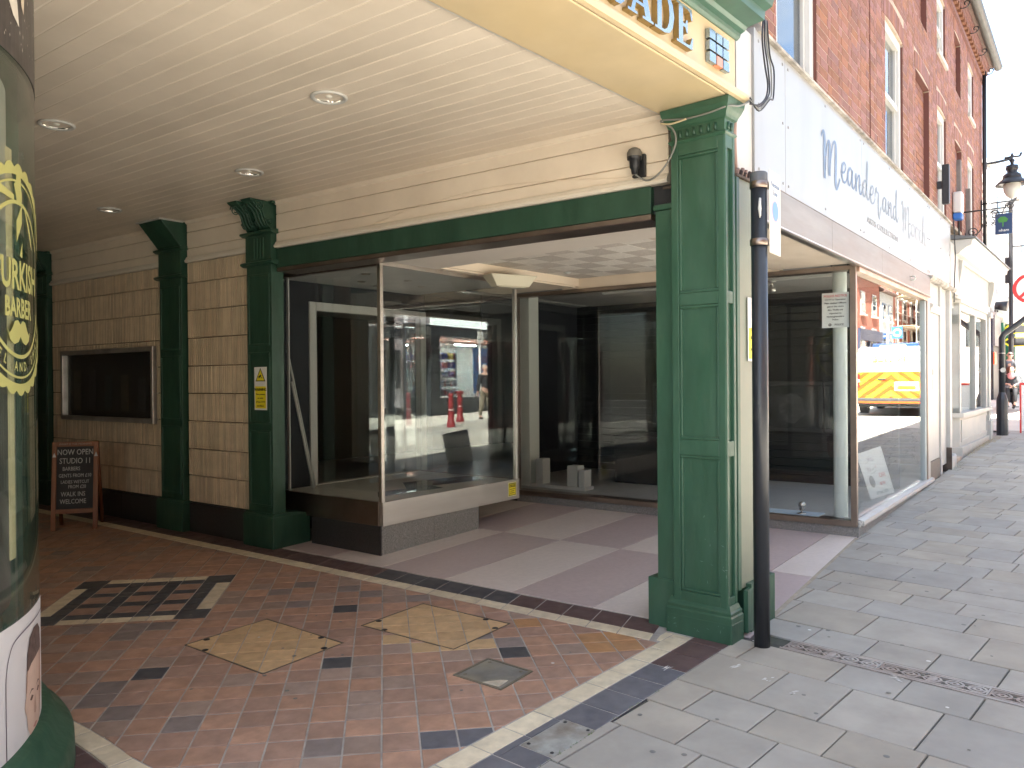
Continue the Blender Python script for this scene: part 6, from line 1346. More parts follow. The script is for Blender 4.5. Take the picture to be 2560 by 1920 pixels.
hx = thing('hexagon_hanging_sign', 'yellow edged dark hexagon sign above the green shopfront', 'sign', (36.2, 5.0, 3.2))
for z in (2.95, 3.45):
    for mt, r_, l in ((mat('hex_yellow', (.75, .62, .04), .4), .36, 0), (INK, .28, -.01)): m = MB(WFr); m.poly([(2.0+l, -.6+r_*1.5*math.cos(k*math.pi/3), z+r_*.62*math.sin(k*math.pi/3)) for k in range(6)]); m.build('hexagon', mt, hx)
fl2 = thing('flood_lamps', 'pair of round flood lamps on the corner shop fascia', 'flood lamp', (34.2, 5.4, 4.1))
for k in range(2): MB(WFr).tube([(-.2+k*.5, -.15, 4.25), (-.2+k*.5, -.55, 4.2)], .20, 12, taper=[.7, 1]).build('lamp_head', IRON if k == 0 else WSIGN, fl2); MB(WFr).tube([(-.2+k*.5, -.15, 4.0), (-.2+k*.5, -.15, 4.25)], .03, 6).build('bracket', IRON, fl2)
ss = thing('shading_block', 'unseen brick block added behind the brick building to shade the side street', 'building', (24, 5.6, .5))  # unseen block added to keep the people in shade
MB().box(18.8, 30.4, 5.75, 13, .2, 10.2).build('wall', BR_S, ss); MB().box(18.6, 30.5, 5.6, 13.2, 10.2, 10.45).build('parapet', WR, ss)
for k in range(4):
    for z0 in (4.4, 7.4): wo = MB().box(19.6+k*2.8, 20.6+k*2.8, 5.72, 5.75, z0, z0+1.7).build('window', WHITEC, ss); MB().box(19.7+k*2.8, 20.5+k*2.8, 5.70, 5.72, z0+.1, z0+1.6).build('pane', SASHG, wo)
# street row continuing behind, closing the view
rw = thing('far_street_building', 'distant pale building closing the far end of the street', 'building', (60, 10, 1))
MB().box(58, 70, -2, 16, .5, 9).build('wall', mat('far_render', (.5, .42, .36), .8, var=.1), rw)
for k in range(6):
    for z0 in (3.5, 6.2): wo = MB().box(57.96, 58, -1+k*2.7, .1+k*2.7, z0, z0+1.6).build('window', SASHG, rw)
# chalk-white pavement board at the right edge of the frame
pbx = thing('pavement_board', 'white pavement board with red frame cut by the right edge of the photo', 'A-board', (19.6, 2.52, gz(19.6, 2.5)))
g = gz(19.6, 2.5); PB = Fr(19.3, 2.66, R(-75))
for b_, mt, nm in (((.03, .57, -.012, .0, g+.05, g+1.0), WSIGN, 'panel'), ((0, .03, -.02, .01, g, g+1.05), RED, 'frame_leg'), ((.57, .60, -.02, .01, g, g+1.05), RED, 'frame_leg'), ((.03, .57, -.02, .01, g+1.0, g+1.05), RED, 'frame_rail')): MB(PB).box(*b_).build(nm, mt, pbx)
# ------------------------------------------------------------------ people
def skin(name, fr, z0, nodes, edges, mt, parent, sub=2, root=0):
    me = bpy.data.meshes.new(name); vs = [(*fr.p(n[0], n[1]), z0+n[2]) for n in nodes]; me.from_pydata(vs, edges, []); me.materials.append(mt)
    o = bpy.data.objects.new(name, me); COL.objects.link(o)
    if parent is not None: par(o, parent)
    o.modifiers.new('skin', 'SKIN'); s_ = o.modifiers.new('sub', 'SUBSURF'); s_.levels = sub; s_.render_levels = sub
    if not me.skin_vertices: 
        bpy.context.view_layer.objects.active = o
        bpy.ops.mesh.customdata_skin_add()
    for k, n in enumerate(nodes):
        sv = me.skin_vertices[0].data[k]; r = n[3]; sv.radius = r if isinstance(r, tuple) else (r, r); sv.use_root = (k == root)
    for p in me.polygons: p.use_smooth = True
    return o
SKN = mat('skin', (.55, .34, .26), .6, var=.06, vscale=20)
def ball(name, fr, z0, c, r, mt, parent, sq_=(1, 1, 1), n=12):
    m = MB(); pr = [(math.sin(math.pi*k/8), -math.cos(math.pi*k/8)) for k in range(9)]
    x, y = fr.p(c[0], c[1]); rings = []
    for a in range(n):
        t = 2*math.pi*a/n; rings.append([m.v(x+(fr.c*r*sq_[0]*math.cos(t)-fr.s*r*sq_[1]*math.sin(t))*p[0], y+(fr.s*r*sq_[0]*math.cos(t)+fr.c*r*sq_[1]*math.sin(t))*p[0], z0+c[2]+r*sq_[2]*p[1]) for p in pr])
    for a in range(n):
        A, B = rings[a], rings[(a+1) % n]
        for q_ in range(8): m.f((A[q_], B[q_], B[q_+1], A[q_+1]), True)
    return m.build(name, mt, parent)
def hand(nodes, edges, i, d, side):
    """five short finger chains rooted in the palm node i, pointing along d"""
    b = nodes[i]; px = len(nodes); nodes.append((b[0]+d[0]*.05, b[1]+d[1]*.05, b[2]+d[2]*.05, (.034, .018))); edges.append((i, px))
    for k in range(4):
        o_ = (k-1.5)*.018; L = (.062, .075, .07, .052)[k]; j = len(nodes)
        nodes.append((nodes[px][0]+o_+d[0]*L*.6, nodes[px][1]+d[1]*L*.6, nodes[px][2]+d[2]*L*.6, .0085)); nodes.append((nodes[px][0]+o_+d[0]*L*.9, nodes[px][1]+d[1]*L*.9, nodes[px][2]+d[2]*L-.02, .008)); edges += [(px, j), (j, j+1)]
    j = len(nodes); nodes.append((b[0]-side*.035+d[0]*.03, b[1]+d[1]*.03, b[2]+.01, .011)); nodes.append((b[0]-side*.045+d[0]*.06, b[1]+d[1]*.06, b[2]+.0, .009)); edges += [(i, j), (j, j+1)]
def head(nodes, edges, neck, c, turn=0):
    """head chain above the neck node"""
    j = len(nodes); nodes += [(c[0], c[1]+.005, c[2]-.09, (.055, .06)), (c[0]+turn*.01, c[1]+.012, c[2]-.035, (.070, .085)), (c[0]+turn*.005, c[1], c[2]+.04, (.078, .095)), (c[0], c[1]-.01, c[2]+.095, (.055, .07))]
    edges += [(neck, j), (j, j+1), (j+1, j+2), (j+2, j+3)]
def face(fr, z0, t, c, turn=0, glasses=False, sc_=1):
    f = lambda a, b: (c[0]+a+turn*.05, c[1]+b)
    for s_ in (-1, 1):
        if not glasses:
            ball('eye', fr, z0, (*f(s_*.032, .088), c[2]+.005), .011, WSIGN, t, n=8); ball('pupil', fr, z0, (*f(s_*.032+turn*.004, .096), c[2]+.005), .006, INK, t, n=8)
        ball('ear', fr, z0, (c[0]+s_*.082, c[1]-.005, c[2]-.005), .024, SKN, t, (.4, .7, 1.2), 8)
    ball('nose', fr, z0, (*f(0, .102), c[2]-.02), .018, SKN, t, (.7, 1, 1.3), 8); ball('mouth', fr, z0, (*f(0, .085), c[2]-.062), .022, mat('lips', (.38, .16, .14), .6), t, (1, .4, .3), 8)
def standing(name, label, cat, px, py, ang, z0, shirt, trouser, hairm, arms, bald=False, glasses=False, sleeve=.6, turn=0, stride=.0, s_=1.0, extra=None):
    fr = Fr(px, py, ang); t = thing(name, label, cat, (px, py, z0))
    N = [(0, 0, .95, (.13, .10)), (0, 0, 1.15, (.125, .095)), (0, 0, 1.36, (.145, .10)), (0, 0, 1.47, (.085, .075)), (0, .005, 1.53, .055)]; E_ = [(0, 1), (1, 2), (2, 3), (3, 4)]
    head(N, E_, 4, (0, .01, 1.655), turn)
    for sd, (el, ha, dr_) in ((1, arms[0]), (-1, arms[1])):
        j = len(N); N += [(sd*.17, 0, 1.42, .062), (sd*el[0], el[1], el[2], .042), (sd*ha[0], ha[1], ha[2], .030)]; E_ += [(3, j), (j, j+1), (j+1, j+2)]; hand(N, E_, j+2, dr_, sd)
    for sd in (1, -1):
        st_ = stride*sd; j = len(N); N += [(sd*.085, 0, .88, .085), (sd*.09, st_*.5+.03, .49, .058), (sd*.09, st_-.02, .10, .04), (sd*.09, st_+.11, .05, .035)]; E_ += [(0, j), (j, j+1), (j+1, j+2), (j+2, j+3)]
    N = [(n[0]*s_, n[1]*s_, n[2]*s_, n[3]) for n in N]
    skin('body', fr, z0, N, E_, SKN, t)
    g_ = 1.18
    SN = [(0, 0, .93, (.155, .125)), (0, 0, 1.15, (.15, .12)), (0, 0, 1.36, (.17, .12)), (0, 0, 1.455, (.11, .095))]; SE = [(0, 1), (1, 2), (2, 3)]
    for sd, (el, ha, dr_) in ((1, arms[0]), (-1, arms[1])):
        j = len(SN); SN.append((sd*.18, 0, 1.415, .08))
        if sleeve <= 1: SN.append((sd*(.18+(el[0]-.18)*sleeve), el[1]*sleeve, 1.415+(el[2]-1.415)*sleeve, .066)); SE += [(3, j), (j, j+1)]
        else: SN += [(sd*el[0], el[1], el[2], .062), (sd*(ha[0]*.92+el[0]*.08), ha[1]*.92+el[1]*.08, ha[2]*.92+el[2]*.08, .05)]; SE += [(3, j), (j, j+1), (j+1, j+2)]
    skin('shirt' if sleeve <= 1 else 'jacket', fr, z0, [(n[0]*s_, n[1]*s_, n[2]*s_, n[3]) for n in SN], SE, shirt, t)
    TN = [(0, 0, .95, (.14, .115))]; TE = []
    for sd in (1, -1):
        st_ = stride*sd; j = len(TN); TN += [(sd*.085, 0, .86, .105), (sd*.09, st_*.5+.03, .49, .078), (sd*.09, st_-.02, .12, .062)]; TE += [(0, j), (j, j+1), (j+1, j+2)]
    skin('trousers', fr, z0, [(n[0]*s_, n[1]*s_, n[2]*s_, n[3]) for n in TN], TE, trouser, t)
    for sd in (1, -1):
        st_ = stride*sd; skin('shoe', fr, z0, [(sd*.09, st_-.05, .045, .042), (sd*.09, st_+.06, .045, .045), (sd*.09, st_+.14, .035, .035)], [(0, 1), (1, 2)], mat('shoe_dark', (.03, .03, .03), .5), t)
    c = (0, .01*s_, 1.66*s_); face(fr, z0, t, c, turn, glasses)
    if bald: ball('hair_fringe', fr, z0, (0, -.035*s_, 1.655*s_), .088, hairm, t, (1, .75, .55))
    else: ball('hair', fr, z0, (0, -.022*s_, 1.70*s_), .098, hairm, t, (.98, 1.02, .85))
    if glasses:
        m = MB(fr); m.box(-.075+turn*.04, .075+turn*.04, .085, .112, z0+1.655*s_, z0+1.695*s_); m.build('sunglasses', INK, t, bev=.008)
    if extra: extra(fr, z0, t)
    return t
GREYH = mat('grey_hair', (.36, .34, .32), .8); BRH = mat('brown_hair', (.09, .035, .02), .7)
TEE = mat('grey_tshirt', (.15, .165, .19), .85, var=.1); DARKJ = mat('dark_jacket', (.03, .032, .036), .8, var=.15); KH = mat('khaki_trousers', (.26, .23, .17), .85); BLK = mat('black_trousers', (.02, .02, .023), .85)
PX, PY = 27.6, 4.02; ga = gz(PX, PY)
def straps(fr, z0, t):
    for sd in (-1, 1): MB(fr).tube(cat_rom([(sd*.13, -.11, z0+1.25), (sd*.125, -.06, z0+1.49), (sd*.12, .06, z0+1.49), (sd*.115, .135, z0+1.36), (sd*.13, .12, z0+1.15)], 4), .022, 6).build('rucksack_strap', INK, t)
standing('person', 'bald man in grey T-shirt and sunglasses pushing a wheelchair', 'person', PX+.62, PY+.12, R(98), gz(PX+.6, PY), TEE, BLK, GREYH, (((.25, .10, 1.16), (.22, .36, 1.0), (0, 1, -.2)), ((.25, .10, 1.16), (.22, .36, 1.0), (0, 1, -.2))), bald=True, glasses=True, turn=-1, extra=straps)
# wheelchair
wc = thing('wheelchair', 'black wheelchair pushed along the far pavement', 'wheelchair', (PX, PY, ga)); WFm = Fr(PX, PY, R(98))
def wheel(u, v, r_, z, nm, w_):
    m = MB(WFm); pts = [(u, v+r_*math.cos(k*math.pi/12), z+r_*math.sin(k*math.pi/12)) for k in range(25)]; m.tube(pts, w_, 6); o = m.build(nm, INK, wc)
    m = MB(WFm)
    for k in range(8): m.tube([(u, v, z), (u, v+r_*math.cos(k*math.pi/4), z+r_*math.sin(k*math.pi/4))], .006, 4)
    m.build('spokes', STEEL, o)
for sd in (-1, 1):
    wheel(sd*.29, -.12, .29, ga+.30, 'wheel', .018); wheel(sd*.24, .38, .08, ga+.09, 'caster', .02)
    for nm, pts in (('side_frame', [(sd*.25, -.22, ga+1.0), (sd*.25, -.2, ga+.5), (sd*.25, .30, ga+.5), (sd*.25, .36, ga+.16)]), ('armrest', [(sd*.26, -.2, ga+.74), (sd*.26, .18, ga+.74), (sd*.26, .2, ga+.5)]), ('handle', [(sd*.25, -.22, ga+.98), (sd*.25, -.36, ga+.98)])): MB(WFm).tube(pts, .014, 6).build(nm, IRON, wc)
    MB(WFm).box(sd*.12-.08, sd*.12+.08, .40, .56, ga+.10, ga+.125).build('footplate', INK, wc)
MB(WFm).box(-.24, .24, -.2, .26, ga+.47, ga+.53).build('seat', INK, wc, bev=.01); MB(WFm).box(-.24, .24, -.25, -.2, ga+.53, ga+.98).build('backrest', INK, wc, bev=.01)
# seated woman
wt = thing('person', 'brown haired woman in dark grey coat and pink scarf seated in the wheelchair', 'person', (PX, PY, ga+.5))
N = [(0, -.1, .60, (.15, .12)), (0, -.12, .80, (.13, .10)), (0, -.11, .98, (.14, .10)), (0, -.09, 1.06, (.08, .07)), (0, -.07, 1.10, .05)]; E_ = [(0, 1), (1, 2), (2, 3), (3, 4)]
head(N, E_, 4, (0, -.04, 1.205), -1)
for sd, el, ha in ((1, (.24, .02, .80), (.08, .26, .78)), (-1, (.24, .02, .80), (.05, .28, .72))):
    j = len(N); N += [(sd*.155, -.1, 1.01, .055), (sd*el[0], el[1], el[2], .042), (sd*ha[0], ha[1], ha[2], .028)]; E_ += [(3, j), (j, j+1), (j+1, j+2)]; hand(N, E_, j+2, (-sd*.6, .6, -.3), sd)
for sd in (1, -1):
    j = len(N); N += [(sd*.09, .0, .58, .085), (sd*.10, .36, .60, .06), (sd*.09, .42, .22, .042), (sd*.09, .54, .165, .035)]; E_ += [(0, j), (j, j+1), (j+1, j+2), (j+2, j+3)]
skin('body', WFm, ga, N, E_, SKN, wt)
COAT = mat('charcoal_coat', (.045, .047, .05), .85, var=.2, vscale=10)
SN = [(0, -.09, .60, (.19, .15)), (0, -.12, .80, (.17, .135)), (0, -.11, .98, (.17, .125)), (0, -.095, 1.05, (.10, .09))]; SE = [(0, 1), (1, 2), (2, 3)]
for sd, el, ha in ((1, (.25, .02, .79), (.12, .21, .785)), (-1, (.25, .02, .79), (.09, .23, .735))): j = len(SN); SN += [(sd*.165, -.1, 1.005, .082), (sd*el[0], el[1], el[2], .072), (sd*ha[0], ha[1], ha[2], .055)]; SE += [(3, j), (j, j+1), (j+1, j+2)]
skin('coat', WFm, ga, SN, SE, COAT, wt)
TN = [(0, -.08, .58, (.16, .10))]; TE = []
for sd in (1, -1): j = len(TN); TN += [(sd*.09, .05, .585, .10), (sd*.10, .37, .60, .078), (sd*.09, .43, .24, .06)]; TE += [(0, j), (j, j+1), (j+1, j+2)]
skin('trousers', WFm, ga, TN, TE, BLK, wt)
for sd in (1, -1): skin('shoe', WFm, ga, [(sd*.09, .40, .165, .04), (sd*.09, .54, .16, .038)], [(0, 1)], INK, wt)
ball('scarf', WFm, ga, (0, -.0, 1.03), .10, mat('pink_scarf', (.62, .27, .28), .85), wt, (1, .7, 1.1)); ball('hair', WFm, ga, (.012, -.07, 1.225), .112, BRH, wt, (1, .95, .95)); ball('hair', WFm, ga, (.055, -.06, 1.15), .075, BRH, wt, (.7, .9, 1.1)); face(WFm, ga, wt, (0, -.04, 1.21), -1)
ball('lap_bag', WFm, ga, (.06, .15, .69), .12, mat('grey_bag', (.22, .23, .25), .8), wt, (1.2, 1, .6))
stk = MB(WFm).tube([(-.05, .30, ga+.80), (-.05, .34, ga+.74), (-.06, .50, ga+.14)], .012, 6).build('walking_stick', INK); tag(stk, 'black walking stick held by the seated woman', 'stick')
# ------------------------------------------------------------------ police van (seen mirrored in the street window)
vg = gz(26, .4)
vn = thing('police_van', 'white police van with yellow and orange chevrons parked in the street', 'van', (24.15, .45, vg))
VF = Fr(24.15, .45, 0); VW = mat('van_white', (.60, .60, .60), .25, coat=.5); VY = mat('van_yellow', (.45, .45, .02), .35); VO = mat('van_orange', (.55, .075, .006), .35); VBL = mat('van_blue', (.015, .05, .2), .35); VG = mat('van_glass', (.01, .012, .014), .05); VPL = mat('van_plastic', (.03, .03, .032), .6)
H = 1.95; W2 = .95
def vprof(y): return y
m = MB(VF); sec = []
prof_ = [(0, .38), (0, .95), (.03, 1.55), (.10, 1.86), (.20, 1.93), (3.0, 1.95), (3.6, 1.85), (4.25, 1.15), (4.85, .98), (4.98, .75), (5.0, .38)]
inset = lambda z: 0 if z < 1.0 else .16*((z-1.0)/.95)**1.6
A = [m.v(p[0], -W2+inset(p[1]), vg+p[1]) for p in prof_]; B = [m.v(p[0], W2-inset(p[1]), vg+p[1]) for p in prof_]
n_ = len(prof_)
for k in range(n_): j = (k+1) % n_; m.f((A[k], A[j], B[j], B[k]))
# sides as strips so they follow the tumblehome
def sidef(S, s_):
    idx = [(0, 1, 9, 10), (1, 2, 7, 8), (2, 3, 6, 7), (3, 4, 5, 6)]
    for q_ in idx: f = [S[i] for i in q_]; m.f(f if s_ > 0 else f[::-1])
    m.f([S[1], S[8], S[9]] if s_ > 0 else [S[9], S[8], S[1]])
sidef(A, 1); sidef(B, -1)
m.build('body', VW, vn, bev=.05, seg=3)
def rear(pts, mt, nm, l): m = MB(VF); m.poly([(-l+(.03*max(0, (z-.95)/.6)), y, vg+z) for y, z in pts][::-1]); m.build(nm, mt, vn)
rear([(-.90, .48), (.90, .48), (.90, 1.22), (-.90, 1.22)], VY, 'chevron_field', .055)
for k in range(-1, 6):
    for s_ in (-1, 1):
        P = [(s_*0.0, .25+k*.30+.60), (s_*0.0, .25+k*.30+.75), (s_*.9, .25+k*.30-.05+.0), (s_*.9, .25+k*.30-.20+.0)]
        P = [(s_*.0, .35+k*.30+.35), (s_*.0, .50+k*.30+.35), (s_*.9, .50+k*.30-.35), (s_*.9, .35+k*.30-.35)]
        P = clip(ccw(P), 0, 1, 1.215); P = clip(P, 0, -1, -.485) if len(P) > 2 else P
        if len(P) > 2: rear(ccw(P), VO, 'chevron_stripe', .058)
rear([(-.006, .48), (.006, .48), (.006, 1.85), (-.006, 1.85)], VPL, 'door_gap', .060)
rear([(.10, .68), (.70, .68), (.70, .93), (.10, .93)], VW, 'plate_panel', .060); rear([(.16, .71), (.64, .71), (.64, .82), (.16, .82)], VY, 'number_plate', .064)
text('FJ22 OCY', .105, INK, (24.15-.067, .45+.40, vg+.765), (0, -1, 0), (0, 0, 1), 'plate_lettering', vn); text('POLICE', .21, mat('van_letter', (.34, .33, .02), .4), (24.15-.045, .45-.05, vg+1.56), (0, -1, 0), (0, 0, 1), 'police_lettering', vn, bold=.006, sx=1.25)
for s_ in (-1, 1):
    MB(VF).box(-.075, .05, s_*.86-.055, s_*.86+.055, vg+.78, vg+1.18).build('tail_light', mat('tail_red', (.55, .02, .02), .2), vn, bev=.015); MB(VF).box(-.078, .0, s_*.86-.05, s_*.86+.05, vg+.93, vg+1.0).build('reverse_lens', mat('tail_clear', (.7, .65, .65), .2), vn)
MB(VF).box(-.10, .4, -.93, .93, vg+.30, vg+.47).build('bumper', VPL, vn, bev=.03); MB(VF).box(-.115, -.098, -.82, .82, vg+.33, vg+.38).build('bumper_strip', VO, vn); MB(VF).box(-.082, -.05, -.35, -.12, vg+.99, vg+1.03).build('door_handle', VPL, vn)
MB(VF).box(.9, 1.2, -.6, .6, vg+1.94, vg+2.06).build('light_bar', VBL, vn, bev=.02); MB(VF).box(.35, .55, -.35, .35, vg+1.93, vg+1.99).build('roof_pod', VW, vn, bev=.02)
for k in range(8):
    for r_ in range(2):
        for s_ in (-1, 1): MB(VF).box(.12+k*.5, .12+(k+1)*.5, s_*.951-.003, s_*.951+.003, vg+.5+r_*.24, vg+.74+r_*.24).build('battenburg_square', VY if (k+r_) % 2 else VBL, vn)
for u in (.85, 4.1):
    for s_ in (-1, 1):
        o = MB(VF).tube([(u, s_*.72, vg+.33), (u, s_*.93, vg+.33)], .33, 22).build('wheel', INK, vn); MB(VF).tube([(u, s_*.93, vg+.33), (u, s_*.94, vg+.33)], .2, 16).build('hub', STEEL, o)
MB(VF).box(.1, 4.9, -.88, .88, vg+.22, vg+.4).build('underbody', INK, vn)
# ------------------------------------------------------------------ other side of the street (seen only as reflections)
def facade(name, label, x0, x1, y, h, mt, wrows, n, shop=None, cat='building', rot=0, wcol=None):
    fr = Fr(x0, y, rot); L = x1-x0; g_ = gz(x0, y)
    t = thing(name, label, cat, (x0, y, g_)); MB(fr).box(0, L, -8, 0, g_-1, h).build('wall', mt, t); MB(fr).sweep([(.3, h), (-4, h+2.6), (-8.2, h), (-8.2, h-.1), (.3, h-.1)], -.1, L+.1).build('roof', mat('roof_tile', (0, 0, 0)), t)
    for z0, z1 in wrows:
        for k in range(n):
            c = L*(k+.5)/n; wo = MB(fr).box(c-.5, c+.5, -.0, .03, z0, z1).build('window', wcol or WHITEC, t); MB(fr).box(c-.42, c+.42, .031, .04, z0+.08, (z0+z1)/2-.03).build('pane', SASHG, wo); MB(fr).box(c-.42, c+.42, .031, .04, (z0+z1)/2+.03, z1-.08).build('pane', SASHG, wo); MB(fr).box(c-.6, c+.6, .0, .12, z0-.1, z0-.003).build('sill', WHITE, wo)
    if shop:
        MB(fr).box(.1, L-.1, .0, .15, g_+2.7, g_+3.3).build('shop_fascia', shop, t); MB(fr).box(.3, L-.3, .0, .03, g_+.5, g_+2.65).build('shop_glass', VG, t); MB(fr).box(.1, L-.1, .0, .08, g_-.1, g_+.5).build('shop_riser', shop, t)
        for u in (.1, L/2-.1, L-.3): MB(fr).box(u, u+.2, .0, .12, g_+.5, g_+2.7).build('shop_pilaster', shop, t)
    return t
BR2 = mat('opposite_brick', (.33, .11, .07), .85, var=.25, vscale=9, bump=.2, bscale=30); CRM = mat('opposite_cream', (.62, .55, .42), .8, var=.06)
facade('terrace_building', 'cream rendered terrace building opposite the arcade, behind the camera', -14, -4, -7.35, 8.2, CRM, ((3.9, 5.4), (6.2, 7.4)), 4, mat('shop_maroon', (.12, .03, .03), .5))
facade('terrace_building', 'red brick terrace building with navy shopfront opposite the arcade', -4, 6, -7.35, 8.6, BR2, ((3.9, 5.5), (6.3, 7.7)), 4, NV)
facade('terrace_building', 'cream terrace building with green shopfront opposite the street window', 6, 14.6, -7.35, 7.8, CRM, ((3.9, 5.4), (6.1, 7.2)), 3, GD)
GW = mat('grey_painted_brick', (.52, .51, .54), .85, var=.1, vscale=6, bump=.5, bscale=14, dirt=(.45, .2, .12), dscale=1.4, damt=.5)
gt = facade('terrace_building', 'grey painted brick building with black wall sign seen in the display window reflection', 14.6, 18.95, -7.33, 7.5, GW, ((4.9, 6.2),), 2)
MB().box(14.6, 18.95, -7.33, -7.30, gz(17, -7), .72).build('black_plinth', INK, gt); MB().box(14.6, 18.95, -7.33, -7.31, 3.05, 3.3).build('dark_band', INK, gt)
ws_ = thing('wall_sign', 'black wall sign with white drawing on the grey painted brick', 'sign', (18.3, -7.28, 1.9)); MB().box(17.75, 18.75, -7.30, -7.26, 1.35, 2.60).build('board', INK, ws_)
rr = random.Random(9)
for k in range(16): x = 17.85+rr.random()*.75; z = 1.45+rr.random()*1.05; MB().tube(cat_rom([(x, -7.255, z), (x+rr.uniform(-.1, .1), -7.255, z+.08), (x+rr.uniform(-.15, .15), -7.255, z+.02)], 3), .012, 4).build('drawing', WSIGN, ws_)
# chemist's shop
cs = thing('chemist_shop', 'chemist shop with lit window opposite, seen in the display window reflection', 'shop', (20, -7.2, gz(20, -7)))
gc = gz(22, -7.2); y0 = -7.2; DKS = mat('chemist_dark', (.05, .055, .06), .5)
MB().box(18.95, 29, y0-8, y0-3.2, gc-.5, 8).build('rear_wall', BR2, cs); MB().box(18.95, 29, y0-3.2, y0-.1, 3.15, 8.2).build('upper_wall', BR2, cs)
for k in range(4):
    c = 20.4+k*2.3; wo = MB().box(c-.5, c+.5, y0-.1, y0-.06, 4.7, 6.2).build('window', WHITEC, cs); MB().box(c-.4, c+.4, y0-.059, y0-.05, 4.8, 6.1).build('pane', SASHG, wo)
for x0, x1 in ((18.95, 19.2), (20.2, 20.72), (25.1, 25.5), (28.6, 29)): MB().box(x0, x1, y0-.3, y0, gc-.2, 3.15).build('pier', DKS, cs)
MB().box(18.95, 29, y0-.2, y0+.12, 3.15, 3.50).build('fascia', DKS, cs); MB().box(20.1, 23.6, y0-.05, y0+.14, 3.50, 3.82).build('fascia_sign', mat('lit_sign', (.8, .82, .8), .4, emit=(.9, 1, .97), estr=.7), cs); MB().box(18.95, 29, y0-.2, y0+.1, 3.50, 3.9).build('fascia_top', GW, cs)
MB().box(20.72, 25.1, y0-.12, y0-.02, gc-.2, .98).build('stall_riser', DKS, cs); MB().box(25.5, 28.6, y0-.12, y0-.02, gc-.2, .98).build('stall_riser', DKS, cs)
MB().box(20.72, 25.1, y0-.06, y0-.05, .98, 3.15).build('pane', GLASS, cs); MB().box(25.5, 28.6, y0-.06, y0-.05, .98, 3.15).build('pane', GLASS, cs)
MB().box(18.95, 29, y0-3.15, y0-.1, gc-.1, gc).build('floor', LAM, cs); MB().box(18.95, 29, y0-3.2, y0-3.15, gc, 3.15).build('inner_wall', mat('chemist_inner', (.7, .75, .73), .6), cs)
for k in range(3): MB().box(21.3+k*2.4, 22.6+k*2.4, y0-1.6, y0-1.5, 2.98, 3.02).build('ceiling_tube', mat('shop_tube', (.9, .95, .93), .4, emit=(.88, 1, .96), estr=70), cs)
MB().box(20.74, 20.78, y0-3, y0-.3, gc, 3.1).build('side_panel', mat('chemist_inner', (0, 0, 0)), cs)
sh = thing('chemist_shelving', 'white shelving unit full of coloured bottles inside the chemist window', 'shelving', (22, y0-1, gc)); SHW = mat('shelf_white', (.75, .8, .78), .5)
for x in (21.1, 22.05, 23.0): MB().box(x-.02, x+.02, y0-1.02, y0-.98, gc, 2.75).build('upright', SHW, sh)
CN = ['purple', 'dark blue', 'yellow', 'crimson', 'green', 'pale blue', 'grey white', 'mauve', 'pink']; SN_ = ['lowest', 'second lowest', 'middle', 'second highest', 'top']
cols = [(.20, .08, .40), (.10, .12, .5), (.75, .55, .05), (.6, .05, .2), (.15, .45, .1), (.4, .6, .7), (.7, .7, .72), (.55, .25, .5), (.75, .3, .3)]
for r_, z in enumerate((1.05, 1.38, 1.72, 2.06, 2.40)):
    MB().box(21.1, 23.0, y0-1.3, y0-.98, z-.03, z).build('shelf', SHW, sh)
    k = 0; x = 21.16
    while x < 22.92:
        c = (r_*2+int((x-21.1)/.45)) % 9 if r_ > 1 else (6 if k % 3 else 8)
        o = MB().box(x, x+.085, y0-1.12, y0-1.02, z, z+.20+.02*(k % 3)).build('product_pack', mat('pack_%d' % c, cols[c], .4)); tag(o, '%s product pack on the %s shelf of the chemist shelving' % (CN[c], SN_[r_]), 'product', 'packs on the chemist shelving'); x += .125; k += 1
bn = thing('window_banner', 'blue banner with red lettering inside the chemist window', 'banner', (23.7, y0-.3, gc)); MB().box(23.15, 24.2, y0-.32, y0-.29, 1.12, 2.82).build('cloth', mat('banner_blue', (.08, .25, .7), .5), bn); text('SAVE', .34, RED, (23.68, y0-.285, 2.4), (-1, 0, 0), (0, 0, 1), 'lettering', bn); text('MORE', .3, RED, (23.68, y0-.285, 2.05), (-1, 0, 0), (0, 0, 1), 'lettering', bn)
bs_ = thing('bus_stop_flag', 'slim white post with a white G plate across the street', 'sign post', (22.2, -6.2, gz(22, -6))); MB().tube([(22.3, -6.6, gc), (22.3, -6.6, 3.0)], .04, 8).build('post', WSIGN, bs_); MB().box(22.12, 22.48, -6.57, -6.55, 2.95, 3.35).build('plate', WSIGN, bs_); text('G', .22, INK, (22.3, -6.545, 3.15), (-1, 0, 0), (0, 0, 1), 'lettering', bs_)
REDB = mat('bollard_red', (.26, .03, .035), .4)
for lab, x, y, cap in (('red cast bollard with rounded top, nearer to the arcade', 16.3, -3.3, 0), ('red cast bollard with flared top, nearer to the chemist', 18.1, -4.35, 1)):
    g_ = gz(x, y); t = thing('bollard', lab, 'bollard', (x, y, g_), 'red bollards across the street')
    MB().lathe([(.12, g_-.05), (.12, g_+.12), (.09, g_+.16), (.075, g_+.6), (.085, g_+.66), (.07, g_+.70), (.072, g_+.82)], x, y, 14).build('shaft', REDB, t, smooth=True)
    MB().lathe([(.072, g_+.82), (.13, g_+.88), (.12, g_+.92), (.0, g_+.94)] if cap else [(.072, g_+.82), (.085, g_+.86), (.07, g_+.92), (.0, g_+.95)], x, y, 14).build('cap', REDB, t, smooth=True); MB().lathe([(.078, g_+.45), (.081, g_+.47), (.078, g_+.49)], x, y, 14).build('band', WSIGN, t)
def bag(fr, z0, t): pass
